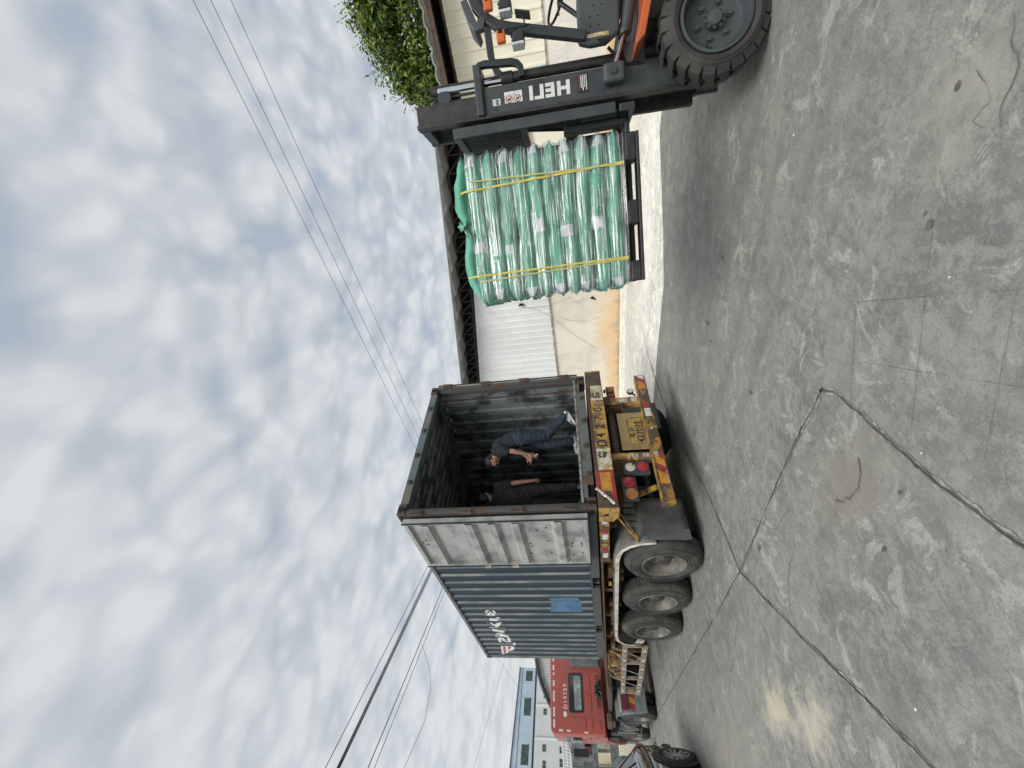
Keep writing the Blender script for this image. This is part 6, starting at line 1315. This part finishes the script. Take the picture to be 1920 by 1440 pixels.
mb = MB(); q0 = Pa - nS * 2.6; mb.add([(q0.x, q0.y, 0), ((q0 + dS * 6).x, (q0 + dS * 6).y, 0), ((q0 + dS * 6).x, (q0 + dS * 6).y, 3.4), (q0.x, q0.y, 3.4)], [(0, 1, 2, 3)]); mb.build('back_wall', mat('shelter_back', (.22, .24, .24), (.12, .13, .13), sc1=2.5, rough=.8), sh)
goods = [(.35, .6, 2.15, .65, .55, 'black_bin', (.03, .03, .035), 'black plastic bin on the top shelf of the shelter', 'bin'), (1.15, .3, 2.13, .45, .35, 'dark_crate', (.12, .05, .05), 'dark red crate on the top shelf beside the bin', 'crate'), (.45, .5, 1.28, .75, .6, 'glass_case', (.28, .36, .35), 'greenish glass display case on the middle shelf', 'display case'), (1.4, .4, 1.28, .8, .6, 'wood_box', (.62, .55, .40), 'pale cream wooden box under the middle shelf', 'box'),
         (2.4, .4, 1.28, .7, .62, 'white_carton', (.62, .64, .62), 'white carton in the middle bay of the shelter', 'carton'), (2.3, .4, 2.13, .6, .5, 'grey_case', (.30, .31, .32), 'grey case on the top shelf near the second post', 'case'), (3.2, .5, 1.28, .6, .45, 'red_box', (.45, .07, .05), 'small red box left of the white carton', 'box'), (.5, .5, .0, 1.0, .9, 'cream_cabinet', (.60, .56, .44), 'cream cabinet on the ground under the shelter', 'cabinet'), (1.9, .5, .0, .9, .8, 'green_cabinet', (.26, .33, .31), 'greyish green cabinet on the ground under the shelter', 'cabinet'), (3.1, .5, .0, .9, .7, 'grey_cabinet', (.34, .36, .36), 'light grey cabinet nearest the car under the shelter', 'cabinet')]
for (t, dep, z, wd, ht, nm, col, lab, cat_) in goods:
    p = Pa + dS * t - nS * .15; M = frame((p.x, p.y, z), dS, -nS, (0, 0, 1)) if dS.cross(-nS).z > 0 else frame((p.x + dS.x * wd, p.y + dS.y * wd, z), -dS, -nS, (0, 0, 1))
    g_ = thing(nm, lab, cat_, M=M); m_ = mat(nm + '_paint', col, tuple(c * .7 for c in col), sc1=6, rough=.5)
    mb = MB(); mb.bx(0, wd, 0, dep, .03, ht - .04); mb.build('case_body', m_, g_, world=False, bevel=.01); mb = MB(); mb.bx(-.012, wd + .012, -.012, dep, ht - .04, ht); mb.build('lid', mat(nm + '_lid', tuple(min(1, c * 1.25 + .02) for c in col), rough=.5), g_, world=False, bevel=.006)
    mb = MB(); mb.bx(wd * .12, wd * .88, -.008, -.0005, ht * .2, ht * .75); mb.build('front_panel', mat(nm + '_panel', tuple(c * .8 for c in col), rough=.4), g_, world=False, bevel=.004)
# low wall closing the yard beyond the truck, mostly hidden
bw = thing('boundary_wall', 'pale boundary wall far behind the tractor truck wheels', 'wall', (0, 34, 0))
mb = MB(); mb.bar((-30, 46, .6), (7.5, 27.0, .6), .25, 1.2, up=(0, 0, 1)); mb.build('wall_body', mat('pale_wall', (.50, .50, .47), (.4, .4, .38), sc1=2, rough=.8), bw)
mb = MB(); mb.bar((-30, 46, 1.24), (7.5, 27.0, 1.24), .32, .07); mb.build('coping', mat('pale_wall_cap', (.56, .56, .53)), bw)
M_weed = leaf_mat('weed_leaf', (.03, .07, .02), (.07, .13, .03), (.14, .22, .05))
mb = MB(); r_ = random.Random(5)
for i in range(90):
    p = Vector((-.55 + r_.gauss(0, .08), 12.6 + r_.gauss(0, .12), 0)); h = r_.uniform(.06, .18); d = Vector((r_.uniform(-.08, .08), r_.uniform(-.08, .08), h)); s = Vector((-d.y, d.x, 0)).normalized() * .012 if d.xy.length > .001 else Vector((.012, 0, 0)); mb.add([p - s, p + s, p + d], [(0, 1, 2)])
tag(mb.build('weeds', M_weed, fixn=False), 'small tuft of weeds on the yard beside the tractor', kind='stuff')
# ------------------------------------------------------------------ people inside the container
M_skin = mat('skin', (0.36, 0.20, 0.14), (0.30, 0.16, 0.11), sc1=12, rough=.5)
M_hair = mat('hair_black', (0.012, 0.011, 0.011), rough=.5, bump=.3, bscale=150)
M_tee = mat('navy_tee', (0.012, 0.015, 0.023), (0.018, .021, .03), sc1=9, rough=.85, bump=.2)
M_tee2 = mat('black_tee', (0.018, 0.019, 0.021), (0.026, .028, .03), sc1=9, rough=.85, bump=.2)
M_jean = mat('blue_jeans', (0.012, 0.021, 0.038), (0.026, 0.042, 0.068), sc1=7, lo=.5, hi=.65, rough=.8, bump=.3)
M_trou = mat('charcoal_trousers', (0.024, 0.026, 0.03), (0.034, .037, .041), sc1=7, rough=.85, bump=.25)
M_sole = mat('white_shoe', (0.52, 0.54, 0.57), (0.08, .09, .11), sc1=14, rough=.5)
M_shoeb = mat('grey_shoe', (0.10, 0.11, 0.12), (0.2, .21, .22), sc1=14, rough=.6)
def caps(mb, p0, r0, p1, r1, n=14, sq=1.0, up=None):
    p0 = Vector(p0); p1 = Vector(p1); d = p1 - p0; L_ = d.length; d.normalize(); a = (Vector(up) - d * d.dot(Vector(up))).normalized() if up else d.orthogonal().normalized(); b = d.cross(a); rows = []
    for i in range(5): t = R(-90 + 22.5 * i); rows.append((p0 + d * r0 * math.sin(t), r0 * math.cos(t)))
    for i in range(5): t = R(22.5 * i); rows.append((p1 + d * r1 * math.sin(t), r1 * math.cos(t)))
    mb.grid([[c + (a * math.cos(2 * math.pi * k / n) * sq + b * math.sin(2 * math.pi * k / n)) * max(r, 1e-4) for k in range(n + 1)] for c, r in rows])
def chain(mb, pts, n=14, sq=1.0, up=None):
    for (p, r), (q, s) in zip(pts[:-1], pts[1:]): caps(mb, p, r, q, s, n, sq, up)
def solid(mb, nm, m_, par, vox=.007, smooth_it=4, noise_amp=0.0, noise_sc=12, folds=None):
    me = bpy.data.meshes.new(nm); me.from_pydata([tuple(v) for v in mb.v], [], mb.f); bm = bmesh.new(); bm.from_mesh(me); bmesh.ops.remove_doubles(bm, verts=bm.verts, dist=1e-5); bmesh.ops.holes_fill(bm, edges=bm.edges, sides=20); bmesh.ops.recalc_face_normals(bm, faces=bm.faces); bm.to_mesh(me); bm.free()
    o = bpy.data.objects.new('tmp', me); COL.objects.link(o); a = o.modifiers.new('r', 'REMESH'); a.mode = 'VOXEL'; a.voxel_size = vox
    s = o.modifiers.new('s', 'SMOOTH'); s.iterations = smooth_it; s.factor = .5
    m2 = evalmesh(o); bpy.data.objects.remove(o)
    if noise_amp:
        for v in m2.vertices:
            c = v.co; f = mnoise.noise(Vector((c.x * noise_sc, c.y * noise_sc, c.z * noise_sc * 1.8))) + .5 * mnoise.noise(Vector((c.x * noise_sc * 2.3, c.y * noise_sc * 2.3, c.z * noise_sc * 4))); v.co = c + v.normal * f * noise_amp
    m2.name = nm; m2.materials.clear(); m2.materials.append(m_); return link(nm, m2, par, True, True)
def hand(mb, wrist, dirv, palm_n, thumb_side, curl=.5, s=1.0):
    w = Vector(wrist); d = Vector(dirv).normalized(); n = Vector(palm_n); n = (n - d * n.dot(d)).normalized(); t = Vector(thumb_side); t = (t - d * t.dot(d) - n * t.dot(n)).normalized()
    caps(mb, w, .023 * s, w + d * .03 * s, .026 * s); 
    for k in range(4): u = (1.5 - k) * .018 * s; caps(mb, w + d * .025 * s + t * u * .7, .015 * s, w + d * .085 * s + t * u, .0125 * s, 10)
    for k, ln in enumerate((.070, .078, .072, .056)):
        u = (1.5 - k) * .0195 * s; p = w + d * .088 * s + t * u; c1 = curl * (.75 + .15 * k); sp = t * (1.5 - k) * .10
        d1 = (d * math.cos(c1 * .5) + n * math.sin(c1 * .5) + sp).normalized(); d2 = (d * math.cos(c1 * 1.2) + n * math.sin(c1 * 1.2) + sp).normalized(); d3 = (d * math.cos(c1 * 1.8) + n * math.sin(c1 * 1.8)).normalized()
        p1 = p + d1 * ln * .45 * s; p2 = p1 + d2 * ln * .32 * s; p3 = p2 + d3 * ln * .23 * s; chain(mb, [(p, .0095 * s), (p1, .009 * s), (p2, .008 * s), (p3, .007 * s)], 8)
    p = w + d * .028 * s + t * .028 * s; chain(mb, [(p, .013 * s), (p + (d * .6 + t * .8 + n * .2) * .034 * s, .011 * s), (p + (d * .6 + t * .8 + n * .2) * .034 * s + (d * .95 + t * .3 + n * .3) * .028 * s, .009 * s)], 8)
def head(mb, c, fwd, up, s=1.0):
    f = Vector(fwd).normalized(); u = Vector(up); u = (u - f * u.dot(f)).normalized(); r = f.cross(u); C_ = Vector(c)
    def P(a, b, c_): return C_ + f * a * s + r * b * s + u * c_ * s
    caps(mb, P(.005, 0, .035), .078 * s, P(-.02, 0, .045), .080 * s); caps(mb, P(.035, 0, -.03), .058 * s, P(.03, 0, -.065), .042 * s); caps(mb, P(.045, 0, -.075), .028 * s, P(.058, 0, -.085), .022 * s)
    for q in (-1, 1): caps(mb, P(.025, q * .035, -.02), .045 * s, P(.03, q * .02, -.07), .03 * s); caps(mb, P(-.005, q * .078, .0), .013 * s, P(-.008, q * .080, -.03), .010 * s); caps(mb, P(.072, q * .028, .033), .014 * s, P(.074, q * .040, .030), .012 * s); caps(mb, P(.070, q * .03, -.005), .018 * s, P(.06, q * .04, -.015), .018 * s)
    caps(mb, P(.078, 0, .02), .009 * s, P(.100, 0, -.018), .013 * s); caps(mb, P(.083, -.016, -.05), .009 * s, P(.083, .016, -.05), .009 * s); caps(mb, P(.081, -.012, -.062), .009 * s, P(.081, .012, -.062), .009 * s)
    return P
def eyes(P, par, s=1.0):
    mb = MB()
    for q in (-1, 1): mb.ball(P(.0755, q * .032, .012), .0115 * s, 12)
    e_ = mb.build('eyes', mat('eye_white', (.7, .68, .65), rough=.2), par, smooth=True); mb = MB()
    for q in (-1, 1): mb.ball(P(.0825, q * .032, .012), .0058 * s, 10)
    mb.build('iris', mat('eye_dark', (.015, .01, .008), rough=.1), e_, smooth=True)
    mb = MB()
    for q in (-1, 1): mb.bar(P(.088, q * .016, .034), P(.078, q * .048, .036), .004, .006)
    mb.build('eyebrows', M_hair, par)
def shoe(mb, heel, toe, up=(0, 0, 1), w=.045):
    h = Vector(heel); t = Vector(toe); u = Vector(up); d = (t - h); caps(mb, h + u * .035, .036, h + d * .35 + u * .045, .040); caps(mb, h + d * .3 + u * .035, .040, h + d * .62 + u * .03, .042); caps(mb, h + d * .6 + u * .028, .042, t - d.normalized() * .03 + u * .022, .032)
def sole(mb, heel, toe, up=(0, 0, 1)):
    h = Vector(heel); t = Vector(toe); d = (t - h).normalized(); u = Vector(up).normalized(); r = d.cross(u).normalized(); L_ = (t - h).length; pts = []
    for i in range(20):
        a = 2 * math.pi * i / 20; x = .5 * L_ + .5 * L_ * math.cos(a) * 1.06; pts.append((x, (.045 if x > L_ * .5 else .036) * math.sin(a)))
    M = Matrix(((d.x, r.x, u.x, h.x), (d.y, r.y, u.y, h.y), (d.z, r.z, u.z, h.z), (0, 0, 0, 1))); mb.prism(pts, M, -.004, .022)
FZ = H0 + .175
# the walker: bent forward, stepping toward the container's left side, looking down at what he holds
A_f = Vector((-.60, .75, 0)).normalized(); A_r = Vector((A_f.y, -A_f.x, 0))    # facing, his right is A_r (away) ; near side is -A_r? see below
pa = thing('person', 'person in navy tee and jeans stepping bent forward, looking down at a white slip', 'person', (1.42, .28, FZ))
hipc = Vector((1.43, .26, FZ + .86)); side = Vector((A_f.y, -A_f.x, 0))
if side.dot(Vector((-2.85, -4.7, 0)) - hipc) < 0: side = -side       # 'side' points toward the camera
N_ = side; Fh = -side
hn = hipc + N_ * .085; hf_ = hipc - N_ * .085
kn_f = hipc + A_f * .17 - N_ * .08 + Vector((0, 0, -.40)); an_f = hipc + A_f * .13 - N_ * .08 + Vector((0, 0, -.77)) # front leg
kn_b = hipc + A_f * (-.02) + N_ * .08 + Vector((0, 0, -.42)); an_b = hipc + A_f * (-.30) + N_ * .08 + Vector((0, 0, -.70))
# in the photo the leading leg is the straight one; the trailing foot has its heel raised
wst = hipc + A_f * .02 + Vector((0, 0, .10)); chst = hipc + A_f * .14 + Vector((0, 0, .32)); nk = hipc + A_f * .22 + Vector((0, 0, .425)); hd = hipc + A_f * .335 + Vector((0, 0, .475))
shn = chst + N_ * .17 + Vector((0, 0, .06)) + A_f * .03; shf = chst - N_ * .17 + Vector((0, 0, .06)) + A_f * .03
eln = shn + Vector((0, 0, -.27)) + A_f * .00 + N_ * .03; wrn = eln + Vector((0, 0, -.215)) + A_f * .07 - N_ * .04
elf = shf + Vector((0, 0, -.26)) + A_f * .02; wrf = elf + Vector((0, 0, -.17)) + A_f * .14 + N_ * .10
mb = MB()
caps(mb, hipc + N_ * .06, .115, hipc - N_ * .06, .115); caps(mb, hipc, .12, wst, .118); caps(mb, wst, .115, chst, .135); caps(mb, chst + N_ * .07, .105, chst - N_ * .07, .105); caps(mb, shn, .055, shf, .055); caps(mb, chst, .08, nk, .058); caps(mb, nk, .052, hd + Vector((0, 0, -.03)), .05)
for (h, k, a) in ((hf_, kn_f, an_f), (hn, kn_b, an_b)): chain(mb, [(h, .095), (h.lerp(k, .5), .080), (k, .058)]); chain(mb, [(k, .056), (k.lerp(a, .35) - A_f * .015, .056), (a, .038)])
for (s_, e_, w_) in ((shn, eln, wrn), (shf, elf, wrf)): chain(mb, [(s_, .052), (s_.lerp(e_, .5), .046), (e_, .038)]); chain(mb, [(e_, .039), (e_.lerp(w_, .3), .038), (w_, .024)])
dirn = (wrn - eln).normalized(); hand(mb, wrn, (dirn + Vector((0, 0, -.3))), -N_ * .6 + A_f * .5 + Vector((0, 0, .4)), A_f + Vector((0, 0, .6)), .9); hand(mb, wrf, (wrf - elf), N_ * .7 + A_f * .2 + Vector((0, 0, .2)), Vector((0, 0, 1)) + A_f * .2, .9)
fdir = (A_f * .62 + Vector((0, 0, -.72)) + N_ * .12).normalized(); udir = (A_f * .75 + Vector((0, 0, .62)))
P = head(mb, hd, fdir, udir)
bodyA = solid(mb, 'body', M_skin, pa, .0065, 3); eyes(P, bodyA)
mb = MB(); caps(mb, P(-.012, 0, .052), .086, P(-.035, 0, .035), .086); caps(mb, P(.03, 0, .085), .055, P(-.03, 0, .06), .075); caps(mb, P(-.055, 0, .0), .055, P(-.06, 0, -.03), .045); solid(mb, 'hair', M_hair, pa, .008, 2, .004, 60)
mb = MB(); caps(mb, wst - Vector((0, 0, .03)), .138, chst, .152); caps(mb, chst + N_ * .07, .120, chst - N_ * .07, .120); caps(mb, shn, .070, shf, .070); caps(mb, chst, .095, nk - Vector((0, 0, .03)), .070); caps(mb, wst + A_f * .05, .11, chst + A_f * .05, .12)
for (s_, e_) in ((shn, eln), (shf, elf)): chain(mb, [(s_, .072), (s_.lerp(e_, .62), .066)])
solid(mb, 'tee_shirt', M_tee, pa, .009, 3, .010, 11)
mb = MB(); caps(mb, hipc + N_ * .065, .128, hipc - N_ * .065, .128); caps(mb, hipc, .13, wst - Vector((0, 0, .01)), .126)
for (h, k, a) in ((hf_, kn_f, an_f), (hn, kn_b, an_b)): chain(mb, [(h, .108), (h.lerp(k, .5), .094), (k, .076)]); chain(mb, [(k, .075), (k.lerp(a, .35) - A_f * .012, .072), (a + (k - a) * .06, .062)])
solid(mb, 'jeans', M_jean, pa, .009, 3, .009, 14)
fheel = an_f + Vector((0, 0, -(an_f.z - FZ))) - A_f * .05; ftoe = fheel + A_f * .26
bheel = Vector((an_b.x, an_b.y, FZ + .115)) - A_f * .05 + Vector((0, 0, .0)); btoe = bheel + A_f * .20 + Vector((0, 0, -.115)); bup = (btoe - bheel).cross(N_); bup = bup if bup.z > 0 else -bup; bup.normalize()
for nm, (h, t, u) in (('shoe', (fheel, ftoe, Vector((0, 0, 1)))), ('shoe', (bheel, btoe, bup))):
    mb = MB(); shoe(mb, h, t, u); so_ = solid(mb, 'shoe', M_sole, pa, .007, 2); mb = MB(); sole(mb, h, t, u); mb.build('sole', M_refw, so_, bevel=.003)
caps_ = MB(); hp = wrn + dirn * .10 + A_f * .01 + Vector((0, 0, -.02)); caps_.bx(-.015, .04, -.03, .03, -.006, .006, Matrix.Translation(hp) @ Matrix.Rotation(.8, 4, 'Y')); q = caps_.build('paper_slip', M_litter, bevel=.002)
tag(q, 'small white slip held in the hand of the person in jeans', 'paper slip')
# the second: standing, seen from behind and to his right, right arm hanging
B_f = Vector((.70, .71, 0)).normalized(); B_r = Vector((B_f.y, -B_f.x, 0))
pb2 = thing('person', 'person in black tee and dark trousers standing inside the container, one bare forearm hanging', 'person', (.86, 1.05, FZ))
hip = Vector((.86, 1.05, FZ + .87)); up = Vector((0, 0, 1)); rr = B_r
waist = hip + up * .12; chest_ = hip + up * .36 + B_f * .01; neck_ = hip + up * .54 + B_f * .035; hd2 = hip + up * .66 + B_f * .08
sr_ = chest_ + rr * .19 + up * .08; sl_ = chest_ - rr * .19 + up * .08
er = sr_ - up * .28 + rr * .05 - B_f * .03; wr_ = er - up * .24 - B_f * .05 + rr * .03; el_ = sl_ - up * .28 - rr * .04 + B_f * .04; wl_ = el_ - up * .12 + B_f * .20
mb = MB(); caps(mb, hip + rr * .07, .12, hip - rr * .07, .12); caps(mb, hip, .125, waist, .125); caps(mb, waist, .125, chest_, .14); caps(mb, chest_ + rr * .08, .115, chest_ - rr * .08, .115); caps(mb, sr_, .058, sl_, .058); caps(mb, chest_, .09, neck_, .062); caps(mb, neck_, .056, hd2 - up * .04, .055)
legs = []
for q, off in ((1, .02), (-1, .10)):
    h = hip + rr * .095 * q; k = h - up * .42 + B_f * (.03 + off * .5) + rr * .015 * q; a = Vector((k.x, k.y, FZ + .085)) + B_f * (off - .03) + rr * .02 * q; legs.append((h, k, a)); chain(mb, [(h, .10), (h.lerp(k, .5), .084), (k, .06)]); chain(mb, [(k, .058), (k.lerp(a, .35) - B_f * .015, .058), (a, .04)])
for (s_, e_, w_) in ((sr_, er, wr_), (sl_, el_, wl_)): chain(mb, [(s_, .055), (s_.lerp(e_, .5), .049), (e_, .041)]); chain(mb, [(e_, .042), (e_.lerp(w_, .3), .041), (w_, .026)])
hand(mb, wr_, (wr_ - er) + B_f * .02, -rr + B_f * .3, B_f, .5, 1.05); hand(mb, wl_, (wl_ - el_), up, rr, .6, 1.05)
P = head(mb, hd2, (B_f + Vector((0, 0, -.15))), up); bodyB = solid(mb, 'body', M_skin, pb2, .007, 3); eyes(P, bodyB)
mb = MB(); caps(mb, P(-.012, 0, .052), .086, P(-.035, 0, .035), .086); caps(mb, P(.03, 0, .085), .055, P(-.03, 0, .06), .075); caps(mb, P(-.055, 0, .0), .055, P(-.06, 0, -.03), .045); solid(mb, 'hair', M_hair, pb2, .008, 2, .004, 60)
mb = MB(); caps(mb, hip + up * .03 + rr * .05, .142, hip + up * .03 - rr * .05, .142); caps(mb, waist + rr * .03, .15, chest_ + rr * .03, .155); caps(mb, waist - rr * .03, .15, chest_ - rr * .03, .155); caps(mb, chest_ + rr * .09, .132, chest_ - rr * .09, .132); caps(mb, sr_, .076, sl_, .076); caps(mb, chest_, .11, neck_ - up * .03, .075)
for (s_, e_) in ((sr_, er), (sl_, el_)): chain(mb, [(s_, .078), (s_.lerp(e_, .62), .074)])
solid(mb, 'tee_shirt', M_tee2, pb2, .009, 3, .010, 10)
mb = MB(); caps(mb, hip + rr * .07, .133, hip - rr * .07, .133)
for (h, k, a) in legs: chain(mb, [(h, .114), (h.lerp(k, .5), .10), (k, .084)]); chain(mb, [(k, .083), (k.lerp(a, .4), .078), (a + up * .03, .070)])
solid(mb, 'trousers', M_trou, pb2, .009, 3, .009, 11)
for (h, k, a) in legs:
    hl_ = Vector((a.x, a.y, FZ)) - B_f * .05; mb = MB(); shoe(mb, hl_, hl_ + B_f * .27); so_ = solid(mb, 'shoe', M_shoeb, pb2, .007, 2); mb = MB(); sole(mb, hl_, hl_ + B_f * .27); mb.build('sole', M_refw, so_, bevel=.003)
